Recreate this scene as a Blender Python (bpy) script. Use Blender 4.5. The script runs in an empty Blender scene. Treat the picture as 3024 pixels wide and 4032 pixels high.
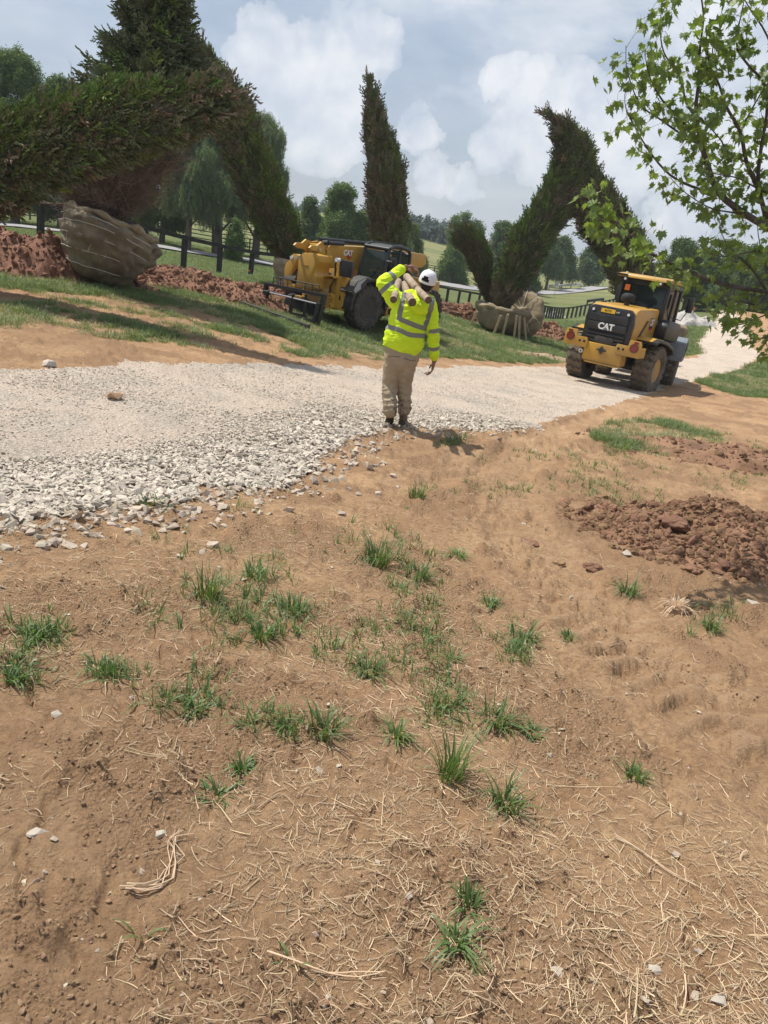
import bpy, bmesh, math, random
import numpy as np
from mathutils import Vector, Matrix, Euler, noise as mn
C = bpy.context.scene.collection
SC = bpy.context.scene
rad = math.radians
# ---------------------------------------------------------------- camera
F, P, R, EYE = 3024.0, rad(19.6), rad(9.0), 1.6
FW = np.array([0, math.cos(P), -math.sin(P)]); R0 = np.array([1., 0, 0]); U0 = np.array([0, math.sin(P), math.cos(P)])
RT = math.cos(R)*R0 + math.sin(R)*U0
UP = -math.sin(R)*R0 + math.cos(R)*U0
cd = bpy.data.cameras.new('camera'); cam = bpy.data.objects.new('camera', cd); C.objects.link(cam)
cd.sensor_fit = 'VERTICAL'; cd.sensor_height = 36; cd.sensor_width = 27; cd.lens = 27.0
cd.clip_start = 0.05; cd.clip_end = 6000
mw = Matrix.Identity(4)
for i in range(3):
    mw[i][0] = RT[i]; mw[i][1] = UP[i]; mw[i][2] = -FW[i]
mw[2][3] = EYE
cam.matrix_world = mw
SC.camera = cam
SC.render.resolution_x = 768; SC.render.resolution_y = 1024

def ray(px, py): return FW + RT*(px-1512)/F + UP*(2016-py)/F
def un(px, py, Y):                      # the point at forward distance Y seen at a photo pixel
    d = ray(px, py); p = np.array([0, 0, EYE]) + d*(Y/d[1]); return Vector(p)
def ppm(px, py, Y):                     # photo pixels per metre there
    d = ray(px, py); return F/(Y/d[1])
# ---------------------------------------------------------------- light
SUN_EL, SUN_AZ = rad(62), rad(-66)      # azimuth measured from +Y towards +X
sdir = Vector((math.sin(SUN_AZ)*math.cos(SUN_EL), math.cos(SUN_AZ)*math.cos(SUN_EL), math.sin(SUN_EL)))
sl = bpy.data.lights.new('sun', 'SUN'); so = bpy.data.objects.new('sun', sl); C.objects.link(so)
sl.energy = 3.9; sl.angle = rad(0.6); sl.color = (1.0, 0.945, 0.855)
so.rotation_euler = sdir.to_track_quat('Z', 'Y').to_euler()
so.location = (-20, 10, 60)
SC.view_settings.view_transform = 'Standard'; SC.view_settings.look = 'None'
SC.view_settings.exposure = 0.46; SC.view_settings.gamma = 1.0; SC.view_settings.use_curve_mapping = False
try:
    SC.cycles.max_bounces = 5; SC.cycles.diffuse_bounces = 3; SC.cycles.glossy_bounces = 2
    SC.cycles.transmission_bounces = 4; SC.cycles.transparent_max_bounces = 12
    SC.cycles.use_denoising = True
except Exception: pass

w = bpy.data.worlds.new('World'); SC.world = w; w.use_nodes = True
nt = w.node_tree; nt.nodes.clear()
def N(nt, typ, **kw):
    n = nt.nodes.new(typ)
    for k, v in kw.items():
        if k.startswith('i_'):
            n.inputs[int(k[2:]) if k[2:].isdigit() else k[2:].replace('_', ' ')].default_value = v
        else: setattr(n, k, v)
    return n
def Lk(nt, a, b, ao=0, bi=0):
    nt.links.new(a.outputs[ao] if not isinstance(ao, str) else a.outputs[ao], b.inputs[bi])
def math_(nt, op, a, b=None, clamp=False):
    n = nt.nodes.new('ShaderNodeMath'); n.operation = op; n.use_clamp = clamp
    for i, v in enumerate((a, b)):
        if v is None: continue
        if isinstance(v, (int, float)): n.inputs[i].default_value = v
        else: nt.links.new(v, n.inputs[i])
    return n.outputs[0]
def mixc(nt, f, a, b, typ='MIX'):
    n = nt.nodes.new('ShaderNodeMix'); n.data_type = 'RGBA'; n.blend_type = typ
    for s, v in ((0, f), (6, a), (7, b)):
        if isinstance(v, (int, float)): n.inputs[s].default_value = v
        elif isinstance(v, tuple): n.inputs[s].default_value = (*v[:3], 1)
        else: nt.links.new(v, n.inputs[s])
    return n.outputs[2]
def ramp(nt, f, stops):
    n = nt.nodes.new('ShaderNodeValToRGB'); e = n.color_ramp.elements
    while len(e) < len(stops): e.new(0.5)
    for i, (p, c) in enumerate(stops):
        e[i].position = p; e[i].color = (*c, 1) if isinstance(c, tuple) else (c, c, c, 1)
    nt.links.new(f, n.inputs[0]); return n.outputs[0]
def nz(nt, vec, scale, det=4, rough=.55, dist=0.0):
    n = nt.nodes.new('ShaderNodeTexNoise'); n.inputs['Scale'].default_value = scale
    n.inputs['Detail'].default_value = det; n.inputs['Roughness'].default_value = rough
    n.inputs['Distortion'].default_value = dist
    if vec is not None: nt.links.new(vec, n.inputs['Vector'])
    return n.outputs[0]

def sky():
    tc = N(nt, 'ShaderNodeTexCoord'); g = tc.outputs['Generated']
    sk = N(nt, 'ShaderNodeTexSky'); sk.sky_type = 'NISHITA'; sk.sun_disc = False
    sk.sun_elevation = SUN_EL; sk.sun_rotation = SUN_AZ
    sk.air_density = 1.0; sk.dust_density = 1.6; sk.ozone_density = 1.0
    sm = N(nt, 'ShaderNodeVectorMath', operation='SCALE'); Lk(nt, sk, sm); sm.inputs['Scale'].default_value = 0.085
    # thin veil over the blue, stretched along the horizon
    mp = N(nt, 'ShaderNodeMapping'); Lk(nt, tc, mp, 'Generated'); mp.inputs['Scale'].default_value = (1, 1, 2.6)
    v1 = nz(nt, mp.outputs[0], 2.3, 6, .58, .1)
    veil = ramp(nt, v1, [(0.34, 0.45), (0.66, 0.85)])
    v3 = nz(nt, mp.outputs[0], 5.0, 7, .58, .1)
    vcol = ramp(nt, v3, [(0.32, (.44, .53, .68)), (0.5, (.56, .645, .775)), (0.68, (.76, .81, .88))])
    base = mixc(nt, veil, sm.outputs[0], vcol)
    # soft low cumulus banks everywhere
    mp2 = N(nt, 'ShaderNodeMapping'); Lk(nt, tc, mp2, 'Generated'); mp2.inputs['Scale'].default_value = (1, 1, 2.0)
    v4 = nz(nt, mp2.outputs[0], 4.2, 9, .58, .15)
    bank = ramp(nt, v4, [(0.53, 0.0), (0.68, .8)])
    base = mixc(nt, bank, base, (.82, .855, .91))
    # cumulus towers: billows round real directions
    blobs = [(1075,170,95),(1180,230,110),(1245,180,85),(1330,240,130),(1420,160,80),(1490,175,70),(1000,250,70),(1190,330,130),(1290,400,110),(1150,440,95),(1320,520,120),(1210,530,90),
             (2130,320,60),(2090,420,60),(2270,370,80),(2330,450,100),(2230,490,100),(2060,520,80),(1960,590,75),(2140,560,110),(2400,560,120),(2480,690,120),(1700,690,70),(1650,520,60),(1990,300,70),
             (2560,400,90),(1820,730,60),(2700,840,90),(2950,500,200),(2800,150,150),(-500,300,200),(4000,500,300)]
    warp = N(nt, 'ShaderNodeTexNoise'); warp.inputs['Scale'].default_value = 14; warp.inputs['Detail'].default_value = 8; warp.inputs['Roughness'].default_value = .62
    nt.links.new(g, warp.inputs['Vector'])
    wv = N(nt, 'ShaderNodeVectorMath', operation='MULTIPLY_ADD'); nt.links.new(warp.outputs['Color'], wv.inputs[0])
    wv.inputs[1].default_value = (.085, .085, .085); nt.links.new(g, wv.inputs[2])
    cur = None; tot = None
    for (bx, by, br) in blobs:
        d = Vector(ray(bx, by)).normalized() + Vector((.0425,)*3)
        n = N(nt, 'ShaderNodeVectorMath', operation='DISTANCE'); nt.links.new(wv.outputs[0], n.inputs[0]); n.inputs[1].default_value = d
        q = math_(nt, 'SUBTRACT', 1.0, math_(nt, 'DIVIDE', n.outputs['Value'], br/F*1.25))
        if cur is None: cur = q
        else:
            m = nt.nodes.new('ShaderNodeMath'); m.operation = 'SMOOTH_MAX'
            nt.links.new(cur, m.inputs[0]); nt.links.new(q, m.inputs[1]); m.inputs[2].default_value = .18; cur = m.outputs[0]
    dens = ramp(nt, cur, [(0.0, 0.0), (0.07, .5), (0.40, .95)])
    fine = nz(nt, g, 26, 6, .6, .1)
    lit = math_(nt, 'ADD', math_(nt, 'MULTIPLY', nz(nt, g, 13, 8, .62, .2), .62), math_(nt, 'MULTIPLY', fine, .38))
    ccol = ramp(nt, lit, [(0.36, (.60, .67, .78)), (0.47, (.72, .77, .85)), (0.57, (.87, .89, .93)), (.68, (.98, .98, .99))])
    low = math_(nt, 'MULTIPLY', dens, .78)
    out = mixc(nt, low, base, ccol)
    bg = N(nt, 'ShaderNodeBackground'); nt.links.new(out, bg.inputs[0]); bg.inputs[1].default_value = 0.76
    wo = N(nt, 'ShaderNodeOutputWorld'); Lk(nt, bg, wo)
sky()

# ---------------------------------------------------------------- helpers
def prop(o, label=None, cat=None, group=None, kind=None):
    if label: o['label'] = label
    if cat: o['category'] = cat
    if group: o['group'] = group
    if kind: o['kind'] = kind
    return o
def link(name, me, mat=None, parent=None, smooth=False):
    o = bpy.data.objects.new(name, me); C.objects.link(o)
    if mat is not None:
        for m in (mat if isinstance(mat, (list, tuple)) else [mat]): me.materials.append(m)
    if smooth: me.polygons.foreach_set('use_smooth', [True]*len(me.polygons))
    if parent is not None: o.parent = parent
    return o
def mesh(name, v, f, mat=None, parent=None, smooth=False):
    me = bpy.data.meshes.new(name); me.from_pydata([tuple(p) for p in v], [], [tuple(q) for q in f]); me.update()
    return link(name, me, mat, parent, smooth)
def fastmesh(name, V, Fq):
    V = np.asarray(V, np.float32); Fq = np.asarray(Fq, np.int32); k = Fq.shape[1]
    me = bpy.data.meshes.new(name); me.vertices.add(len(V)); me.vertices.foreach_set('co', V.ravel())
    me.loops.add(Fq.size); me.loops.foreach_set('vertex_index', Fq.ravel())
    me.polygons.add(len(Fq)); me.polygons.foreach_set('loop_start', np.arange(0, Fq.size, k, dtype=np.int32))
    me.update(calc_edges=True); return me
def empty(name, loc=(0, 0, 0), rz=0.0, label=None, cat=None, group=None):
    o = bpy.data.objects.new(name, None); C.objects.link(o); o.location = loc; o.rotation_euler = (0, 0, rz); o.empty_display_size = .2
    return prop(o, label, cat, group)

class B:                                 # collects shapes; ends as ONE mesh object
    def __init__(s): s.bm = bmesh.new()
    def box(s, c, d, rot=None, bev=0.0, taper=None):
        b = bmesh.new(); bmesh.ops.create_cube(b, size=1)
        for v in b.verts:
            if taper and v.co.z > 0: v.co.x *= taper[0]; v.co.y *= taper[1]
            v.co = Vector((v.co.x*d[0], v.co.y*d[1], v.co.z*d[2]))
        if bev: bmesh.ops.bevel(b, geom=b.edges[:]+b.verts[:], offset=bev, segments=2, profile=.6, affect='EDGES')
        s._add(b, c, rot); return s
    def prism(s, pts, axis, a, b_, bev=0.0, rot=None, c=(0, 0, 0)):   # 2-D outline swept along an axis from a to b_
        b = bmesh.new()
        def P3(u, v, t): return {'x': (t, u, v), 'y': (u, t, v), 'z': (u, v, t)}[axis]
        lo = [b.verts.new(P3(u, v, a)) for u, v in pts]; hi = [b.verts.new(P3(u, v, b_)) for u, v in pts]
        n = len(pts); b.faces.new(lo); b.faces.new(hi[::-1])
        for i in range(n): b.faces.new((lo[i], hi[i], hi[(i+1) % n], lo[(i+1) % n]))
        bmesh.ops.recalc_face_normals(b, faces=b.faces[:])
        if bev: bmesh.ops.bevel(b, geom=b.edges[:]+b.verts[:], offset=bev, segments=2, profile=.6, affect='EDGES')
        s._add(b, c, rot); return s
    def cyl(s, p0, p1, r0, r1=None, n=14, caps=True):
        p0, p1 = Vector(p0), Vector(p1); r1 = r0 if r1 is None else r1
        b = bmesh.new(); d = p1-p0
        bmesh.ops.create_cone(b, cap_ends=caps, segments=n, radius1=r0, radius2=r1, depth=d.length)
        m = Matrix.Translation((p0+p1)/2) @ d.to_track_quat('Z', 'Y').to_matrix().to_4x4()
        bmesh.ops.transform(b, matrix=m, verts=b.verts[:]); s._add(b, (0, 0, 0), None); return s
    def tube(s, pts, r, n=8, closed=False):
        pts = [Vector(p) for p in pts]; L = len(pts)
        rs = r if isinstance(r, (list, tuple)) else [r]*L
        b = bmesh.new(); rings = []; prev = None
        for i, p in enumerate(pts):
            t = (pts[min(i+1, L-1)]-pts[max(i-1, 0)]).normalized()
            if prev is None:
                a = t.orthogonal().normalized()
            else: a = (prev-t*prev.dot(t)).normalized()
            prev = a; c = t.cross(a)
            rings.append([b.verts.new(p+(a*math.cos(2*math.pi*k/n)+c*math.sin(2*math.pi*k/n))*rs[i]) for k in range(n)])
        for i in range(L-1):
            for k in range(n): b.faces.new((rings[i][k], rings[i][(k+1) % n], rings[i+1][(k+1) % n], rings[i+1][k]))
        if n > 2: b.faces.new(rings[0][::-1]); b.faces.new(rings[-1])
        s._add(b, (0, 0, 0), None); return s
    def lathe(s, prof, axis='x', n=32, c=(0, 0, 0), caps=True):    # prof: (radius, along)
        b = bmesh.new(); rings = []
        for r, t in prof:
            rr = []
            for k in range(n):
                a = 2*math.pi*k/n; u, v = r*math.cos(a), r*math.sin(a)
                rr.append(b.verts.new({'x': (t, u, v), 'y': (u, t, v), 'z': (u, v, t)}[axis]))
            rings.append(rr)
        for i in range(len(prof)-1):
            for k in range(n): b.faces.new((rings[i][k], rings[i][(k+1) % n], rings[i+1][(k+1) % n], rings[i+1][k]))
        if caps:
            for rr in (rings[0], rings[-1]): b.faces.new(rr)
        elif caps is None:
            for k in range(n): b.faces.new((rings[-1][k], rings[-1][(k+1) % n], rings[0][(k+1) % n], rings[0][k]))
        bmesh.ops.recalc_face_normals(b, faces=b.faces[:]); s._add(b, c, None); return s
    def _add(s, b, c, rot):
        m = Matrix.Translation(c)
        if rot is not None: m = m @ Euler(rot).to_matrix().to_4x4()
        bmesh.ops.transform(b, matrix=m, verts=b.verts[:])
        me = bpy.data.meshes.new('tmp'); b.to_mesh(me); b.free(); s.bm.from_mesh(me); bpy.data.meshes.remove(me)
    def out(s, name, mat, parent=None, smooth=False, loc=None, rot=None):
        me = bpy.data.meshes.new(name); s.bm.to_mesh(me); s.bm.free()
        o = link(name, me, mat, parent)
        if smooth:
            me.polygons.foreach_set('use_smooth', [True]*len(me.polygons))
            try: me.set_sharp_from_angle(angle=rad(smooth if smooth is not True else 38))
            except Exception: pass
        if loc is not None: o.location = loc
        if rot is not None: o.rotation_euler = rot
        return o

# numpy gradient noise
_rs = np.random.RandomState(7); _perm = np.tile(_rs.permutation(256), 3); _ga = _rs.rand(256)*2*np.pi
def pn(x, y):
    xi = np.floor(x).astype(int); yi = np.floor(y).astype(int); xf = x-xi; yf = y-yi; xi &= 255; yi &= 255
    u = xf*xf*xf*(xf*(xf*6-15)+10); v = yf*yf*yf*(yf*(yf*6-15)+10)
    def g(ix, iy, dx, dy):
        a = _ga[_perm[_perm[ix]+iy]]; return np.cos(a)*dx+np.sin(a)*dy
    return ((g(xi, yi, xf, yf)*(1-u)+g(xi+1, yi, xf-1, yf)*u)*(1-v)+(g(xi, yi+1, xf, yf-1)*(1-u)+g(xi+1, yi+1, xf-1, yf-1)*u)*v)*1.5
def fbm(x, y, o=4, g=.5):
    s = 0; a = 1; t = 0
    for i in range(o): s = s+a*pn(x+17.3*i, y-9.1*i); t += a; a *= g; x = x*2.03; y = y*2.03
    return s/t
def sstep(a, b, x):
    t = np.clip((x-a)/(b-a), 0, 1); return t*t*(3-2*t)
def inpoly(x, y, poly):
    x = np.asarray(x); y = np.asarray(y); r = np.zeros(x.shape, bool); n = len(poly)
    for i in range(n):
        x0, y0 = poly[i][:2]; x1, y1 = poly[(i+1) % n][:2]
        c = (y0 > y) != (y1 > y)
        with np.errstate(divide='ignore', invalid='ignore'):
            xx = (x1-x0)*(y-y0)/((y1-y0) if y1 != y0 else 1e-9)+x0
        r ^= c & (x < xx)
    return r

# ---------------------------------------------------------------- materials
def newmat(name):
    m = bpy.data.materials.new(name); m.use_nodes = True; t = m.node_tree; t.nodes.clear()
    o = t.nodes.new('ShaderNodeOutputMaterial'); b = t.nodes.new('ShaderNodeBsdfPrincipled'); t.links.new(b.outputs[0], o.inputs[0])
    return m, t, b, o
def M(name, c1, c2=None, scale=6., rough=.75, bump=0., bscale=40., rand=0., metal=0., spec=.4, coat=0., transl=0., sharp=None, det=5, c3=None, rvar=0.):
    m, t, b, o = newmat(name)
    tc = t.nodes.new('ShaderNodeTexCoord'); v = tc.outputs['Object']
    col = None
    if c2 is not None:
        f = nz(t, v, scale, det, .6)
        st = sharp or (.36, .64)
        f = ramp(t, f, [(st[0], 0.0), (st[1], 1.0)])
        col = mixc(t, f, c1, c2)
        if c3 is not None:
            f3 = ramp(t, nz(t, v, scale*.31, det, .6), [(.5, 0.0), (.68, .9)])
            col = mixc(t, f3, col, c3)
    if rand:
        oi = t.nodes.new('ShaderNodeObjectInfo')
        h = t.nodes.new('ShaderNodeHueSaturation')
        rr = math_(t, 'ADD', math_(t, 'MULTIPLY', oi.outputs['Random'], rand*2), 1-rand); t.links.new(rr, h.inputs['Value'])
        hh = math_(t, 'ADD', math_(t, 'MULTIPLY', math_(t, 'FRACT', math_(t, 'MULTIPLY', oi.outputs['Random'], 7.31)), .06*min(1, rand*2)), .5-.03*min(1, rand*2)); t.links.new(hh, h.inputs['Hue'])
        if col is None: h.inputs['Color'].default_value = (*c1, 1)
        else: t.links.new(col, h.inputs['Color'])
        col = h.outputs[0]
    if col is None: b.inputs['Base Color'].default_value = (*c1, 1)
    else: t.links.new(col, b.inputs['Base Color'])
    b.inputs['Roughness'].default_value = rough; b.inputs['Metallic'].default_value = metal
    b.inputs['Specular IOR Level'].default_value = spec; b.inputs['Coat Weight'].default_value = coat
    if rvar:
        t.links.new(math_(t, 'ADD', math_(t, 'MULTIPLY', nz(t, v, scale*1.7, 5, .6), rvar), rough-rvar/2), b.inputs['Roughness'])
    if bump:
        bn = t.nodes.new('ShaderNodeBump'); bn.inputs['Strength'].default_value = bump; bn.inputs['Distance'].default_value = .02
        t.links.new(nz(t, v, bscale, 6, .65), bn.inputs['Height']); t.links.new(bn.outputs[0], b.inputs['Normal'])
    if transl:
        tr = t.nodes.new('ShaderNodeBsdfTranslucent'); mx = t.nodes.new('ShaderNodeMixShader'); mx.inputs[0].default_value = transl
        if col is not None: t.links.new(mixc(t, 1.0, col, (1.25, 1.35, .6), 'MULTIPLY'), tr.inputs[0])
        else: tr.inputs[0].default_value = (c1[0]*1.25, c1[1]*1.35, c1[2]*.6, 1)
        t.links.new(b.outputs[0], mx.inputs[1]); t.links.new(tr.outputs[0], mx.inputs[2]); t.links.new(mx.outputs[0], o.inputs[0])
    return m

# scatter: one object whose points carry instances of a few small meshes
def scatter(name, P_, rot, scl, idx, sources, parent=None):
    P_ = np.asarray(P_, np.float32); n = len(P_)
    me = bpy.data.meshes.new(name); me.vertices.add(n); me.vertices.foreach_set('co', P_.ravel())
    a = me.attributes.new('rot', 'FLOAT_VECTOR', 'POINT'); a.data.foreach_set('vector', np.asarray(rot, np.float32).ravel())
    scl = np.asarray(scl, np.float32)
    if scl.ndim == 1: scl = np.repeat(scl[:, None], 3, 1)
    a = me.attributes.new('scl', 'FLOAT_VECTOR', 'POINT'); a.data.foreach_set('vector', scl.ravel())
    a = me.attributes.new('idx', 'INT', 'POINT'); a.data.foreach_set('value', np.asarray(idx, np.int32))
    o = link(name, me, None, parent)
    g = bpy.data.node_groups.new(name+'_nodes', 'GeometryNodeTree')
    g.interface.new_socket('Geometry', in_out='INPUT', socket_type='NodeSocketGeometry'); g.interface.new_socket('Geometry', in_out='OUTPUT', socket_type='NodeSocketGeometry')
    gi = g.nodes.new('NodeGroupInput'); go = g.nodes.new('NodeGroupOutput')
    ip = g.nodes.new('GeometryNodeInstanceOnPoints'); ci = g.nodes.new('GeometryNodeCollectionInfo')
    ci.inputs['Collection'].default_value = sources; ci.inputs['Separate Children'].default_value = True; ci.inputs['Reset Children'].default_value = True
    def na(nm, ty):
        q = g.nodes.new('GeometryNodeInputNamedAttribute'); q.data_type = ty; q.inputs['Name'].default_value = nm; return q.outputs['Attribute']
    er = g.nodes.new('FunctionNodeEulerToRotation'); g.links.new(na('rot', 'FLOAT_VECTOR'), er.inputs[0])
    g.links.new(gi.outputs[0], ip.inputs['Points']); g.links.new(ci.outputs[0], ip.inputs['Instance']); ip.inputs['Pick Instance'].default_value = True
    g.links.new(na('idx', 'INT'), ip.inputs['Instance Index']); g.links.new(er.outputs[0], ip.inputs['Rotation']); g.links.new(na('scl', 'FLOAT_VECTOR'), ip.inputs['Scale'])
    g.links.new(ip.outputs[0], go.inputs[0])
    md = o.modifiers.new('scatter', 'NODES'); md.node_group = g
    return o
def sources(name, meshes, mat):
    c = bpy.data.collections.new(name)
    for i, (v, f) in enumerate(meshes):
        me = bpy.data.meshes.new(name); me.from_pydata([tuple(p) for p in v], [], f); me.update()
        me.materials.append(mat if not isinstance(mat, list) else mat[i % len(mat)])
        c.objects.link(bpy.data.objects.new('%s_%02d' % (name, i), me))
    return c
rng = np.random.RandomState(11); random.seed(5)
# ---------------------------------------------------------------- terrain height (metres), a smooth surface through surveyed spots
ctl = []
for yy in (-6, -1, 1, 3, 6, 9, 13, 17, 20):
    for k in (-1.1, -.55, 0, .55, 1.1): ctl.append((k*(yy+8), yy, -.058*max(yy, -2)))
for (x, y, Y) in [(15,955,25),(603,1045,31),(1718,1200,60),(2224,1260,97),(0,895,52),(500,955,56),(1000,1032,65),(1700,1112,100),(2050,1158,125),(2200,1160,140),(2375,1132,170),
                  (1720,945,260),(1640,1062,150),(1300,1000,140),(970,870,200),(970,965,110),(500,850,150),(0,780,150),(2880,1212,105),(2650,1196,100),(3024,1235,105),(2700,1280,62),
                  (2420,1512,23),(2760,1400,38),(3000,1400,40),(1430,1300,22),(1040,1230,20),(757,1076,33.3),(897,1096,35.7),(1017,1115,38),(1960,1310,34),(2300,1330,45),(1200,1090,33),
                  (2100,1070,230),(2300,1090,230),(2050,1030,330),(2250,1060,330),(2600,1110,300),(0,690,420),(700,800,420),(1400,880,420),(2900,1150,260),(-700,800,150),(-600,980,35),(3600,1300,100),(3600,1550,30)]:
    p = un(x, y, Y); ctl.append((p.x, p.y, p.z))
for (x, y, z) in [(-700, 900, 12), (0, 1000, 12), (700, 900, 8), (-2600, 2600, 15), (0, 2800, 15), (2600, 2600, 15), (-200, 60, -2), (200, 60, 0), (-300, 300, 4), (300, 300, 3), (-60, -8, 0), (60, -8, 0)]: ctl.append((x, y, z))
ctl = np.array(ctl, float)
def _w(x, y): q = np.maximum(y, -9)+14.; return np.stack([x/q*2.2, np.log(q)], -1)
_cw = _w(ctl[:, 0], ctl[:, 1])
def _k(r2): return r2*np.log(r2+1e-9)*.5
_K = _k(((_cw[:, None]-_cw[None])**2).sum(-1)) + np.eye(len(ctl))*.004
_Pm = np.hstack([np.ones((len(ctl), 1)), _cw]); _A = np.vstack([np.hstack([_K, _Pm]), np.hstack([_Pm.T, np.zeros((3, 3))])])
# fit z scaled by distance so near spots are fitted tightly
_sc = 1/(np.maximum(ctl[:, 1], 0)+14)
_c = np.linalg.solve(_A, np.concatenate([ctl[:, 2]*_sc, np.zeros(3)]))
def H(x, y):
    x = np.atleast_1d(np.asarray(x, float)); y = np.atleast_1d(np.asarray(y, float)); sh = x.shape; x = x.ravel(); y = y.ravel()
    out = np.empty(len(x)); n = len(ctl)
    for s in range(0, len(x), 60000):
        q = _w(x[s:s+60000], y[s:s+60000]); r2 = ((q[:, None]-_cw[None])**2).sum(-1)
        v = _k(r2)@_c[:n]+_c[n]+q@_c[n+1:]; out[s:s+60000] = v/(1/(np.maximum(y[s:s+60000], 0)+14))
    return out.reshape(sh)
def hz(x, y): return float(H(x, y)[0])
def gp(px, py, lo=1.0, hi=500.):        # where a photo pixel meets the ground
    d = ray(px, py); Y = np.concatenate([np.linspace(.9, 60, 700), np.linspace(60.5, hi, 500)])
    z = EYE+d[2]/d[1]*Y; h = H(d[0]/d[1]*Y, Y); b = np.where(z < h)[0]
    if not len(b): i = len(Y)-1
    else: i = b[0]
    if i > 0 and len(b):
        a0, a1 = z[i-1]-h[i-1], h[i]-z[i]; t = a0/(a0+a1+1e-9); y = Y[i-1]+(Y[i]-Y[i-1])*t
    else: y = Y[i]
    x = d[0]/d[1]*y; return Vector((x, y, hz(x, y)))

ROAD_PX = [(-700,1500),(-250,1480),(0,1462),(157,1448),(400,1438),(783,1428),(1000,1432),(1300,1440),(1458,1446),(1823,1440),(2150,1443),(2400,1440),(2560,1430),(2642,1412),(2740,1410),(2762,1394),(2746,1353),(2784,1302),(2803,1277),(2828,1248),(2822,1208),
           (2880,1212),(2942,1290),(2952,1353),(2999,1400),(2942,1435),(2911,1460),(2800,1476),(2727,1501),(2626,1520),(2474,1576),(2378,1604),(2259,1632),(2043,1695),(1823,1698),(1522,1690),(1385,1722),(1300,1805),(1175,1850),(1081,1910),(862,1930),(690,1972),(439,2000),(196,2024),(0,2058),(-400,2130),(-1200,2300)]
ROAD = [gp(x, y)[:2] for x, y in ROAD_PX]
def pl(L): return [gp(x, y)[:2] for x, y in L]
VERGE = pl([(-600,900),(-600,1110),(0,1130),(300,1160),(700,1190),(1000,1290),(1100,1330),(1200,1370),(1500,1400),(1700,1405),(2000,1428),(2250,1430),(2420,1330),(2300,1280),(2000,1215),(1700,1180),(1400,1130),(1000,1060),(600,1020),(0,930)])
MIXED = pl([(-600,1110),(0,1130),(300,1160),(700,1190),(1000,1290),(1100,1330),(1500,1400),(1500,1425),(1000,1400),(600,1350),(300,1330),(0,1310),(-600,1290)])
RG1 = pl([(2440,1200),(2600,1190),(2820,1206),(2825,1250),(2780,1300),(2745,1350),(2760,1395),(2640,1408),(2500,1400),(2420,1330)])
RG2 = pl([(2740,1502),(2820,1478),(2930,1455),(3020,1405),(3300,1420),(3300,1600),(3024,1570),(2900,1560),(2800,1530)])
RG3 = pl([(2330,1700),(2450,1660),(2650,1660),(2830,1700),(2850,1760),(2700,1800),(2500,1790),(2350,1770)])
FENCE = [(-15.6, 19.5), (-13.1, 24.8), (-10.6, 31.0), (1.25, 60.0), (17.7, 97.0), (30, 113), (46, 122)]
PAVED = [gp(x, y) for x, y in [(-500,835),(-200,862),(0,890),(250,915),(500,955),(800,1000),(1000,1033),(1400,1078),(1700,1112),(1900,1136),(2050,1152),(2200,1152),(2300,1142),(2375,1130)]]
def seg_d(x, y, path):
    best = np.full(np.shape(x), 1e9)
    for i in range(len(path)-1):
        ax, ay = path[i][:2]; bx, by = path[i+1][:2]; dx, dy = bx-ax, by-ay
        t = np.clip(((x-ax)*dx+(y-ay)*dy)/(dx*dx+dy*dy+1e-9), 0, 1)
        best = np.minimum(best, np.hypot(x-ax-t*dx, y-ay-t*dy))
    return best
FPOLY = [(-2000, -400), (-60, 14), *FENCE, (90, 140), (200, 180), (2500, 400), (2500, 3000), (-2500, 3000)]
def masks(x, y):
    jx = x+fbm(x*1.7, y*1.7, 4)*.35; jy = y+fbm(x*1.7+40, y*1.7, 4)*.35
    n1 = fbm(x*.9+5, y*.9, 4); n2 = fbm(x*3.3, y*3.3+9, 4)
    g = inpoly(jx, jy, ROAD).astype(float)
    gr = np.zeros(np.shape(x))
    gr = np.maximum(gr, inpoly(jx, jy, VERGE)*np.clip(.85+n1*1.1+n2*.4, .08, 1))
    gr = np.maximum(gr, inpoly(jx, jy, MIXED)*np.clip(.25+n1*1.6, 0, .8))
    for q, b in ((RG1, 1.0), (RG2, .85), (RG3, .42)): gr = np.maximum(gr, inpoly(jx, jy, q)*np.clip(b+n1*.9, 0, 1))
    fp = inpoly(x, y, FPOLY)
    gr = np.where(fp, 1.0, gr)
    far = (y > 48) & (x > 8) & ~fp
    gr = np.where(far & (g < .5), np.clip(1+n1*.5, .6, 1), gr)
    gr = np.where(far & (g < .5) & (x > .36*y+2.0), .15, gr)
    return g, gr*(1-g)
MOUND_C = gp(2760, 2140)
def roughf(x, y): return sstep(-.06, .16, fbm(x*1.25+50, y*1.25, 4)+.35*fbm(x*5, y*5+8, 2))
def relief(x, y, g, gr, fp=None):
    d = np.hypot(x, y+.5)
    nearw = sstep(60, 10, d)
    ro = roughf(x, y)
    soil = fbm(x*1.1, y*1.1, 3)*.022 + np.abs(fbm(x*3.1+3, y*3.1, 3))*.020 + fbm(x*11, y*11, 4)*(.004+.020*ro) + np.maximum(fbm(x*6.5+9, y*6.5, 3)-.10, 0)*(.02+.10*ro) + np.abs(fbm(x*24, y*24, 3))*(.004+.014*ro)
    soil = soil - .022*sstep(.05, .0, np.abs(fbm(x*1.9+30, y*1.9, 3)))*(1-ro*.5)
    # tyre marks: lugs pressed across the two wheel lines on the right
    z = soil*nearw
    z = z*(1-g*.75) + g*fbm(x*1.6, y*1.6, 3)*.03*nearw
    # loose bank where the verge meets the road
    for (tx, ty, tw, dirx) in ():
        pass
    return z
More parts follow.
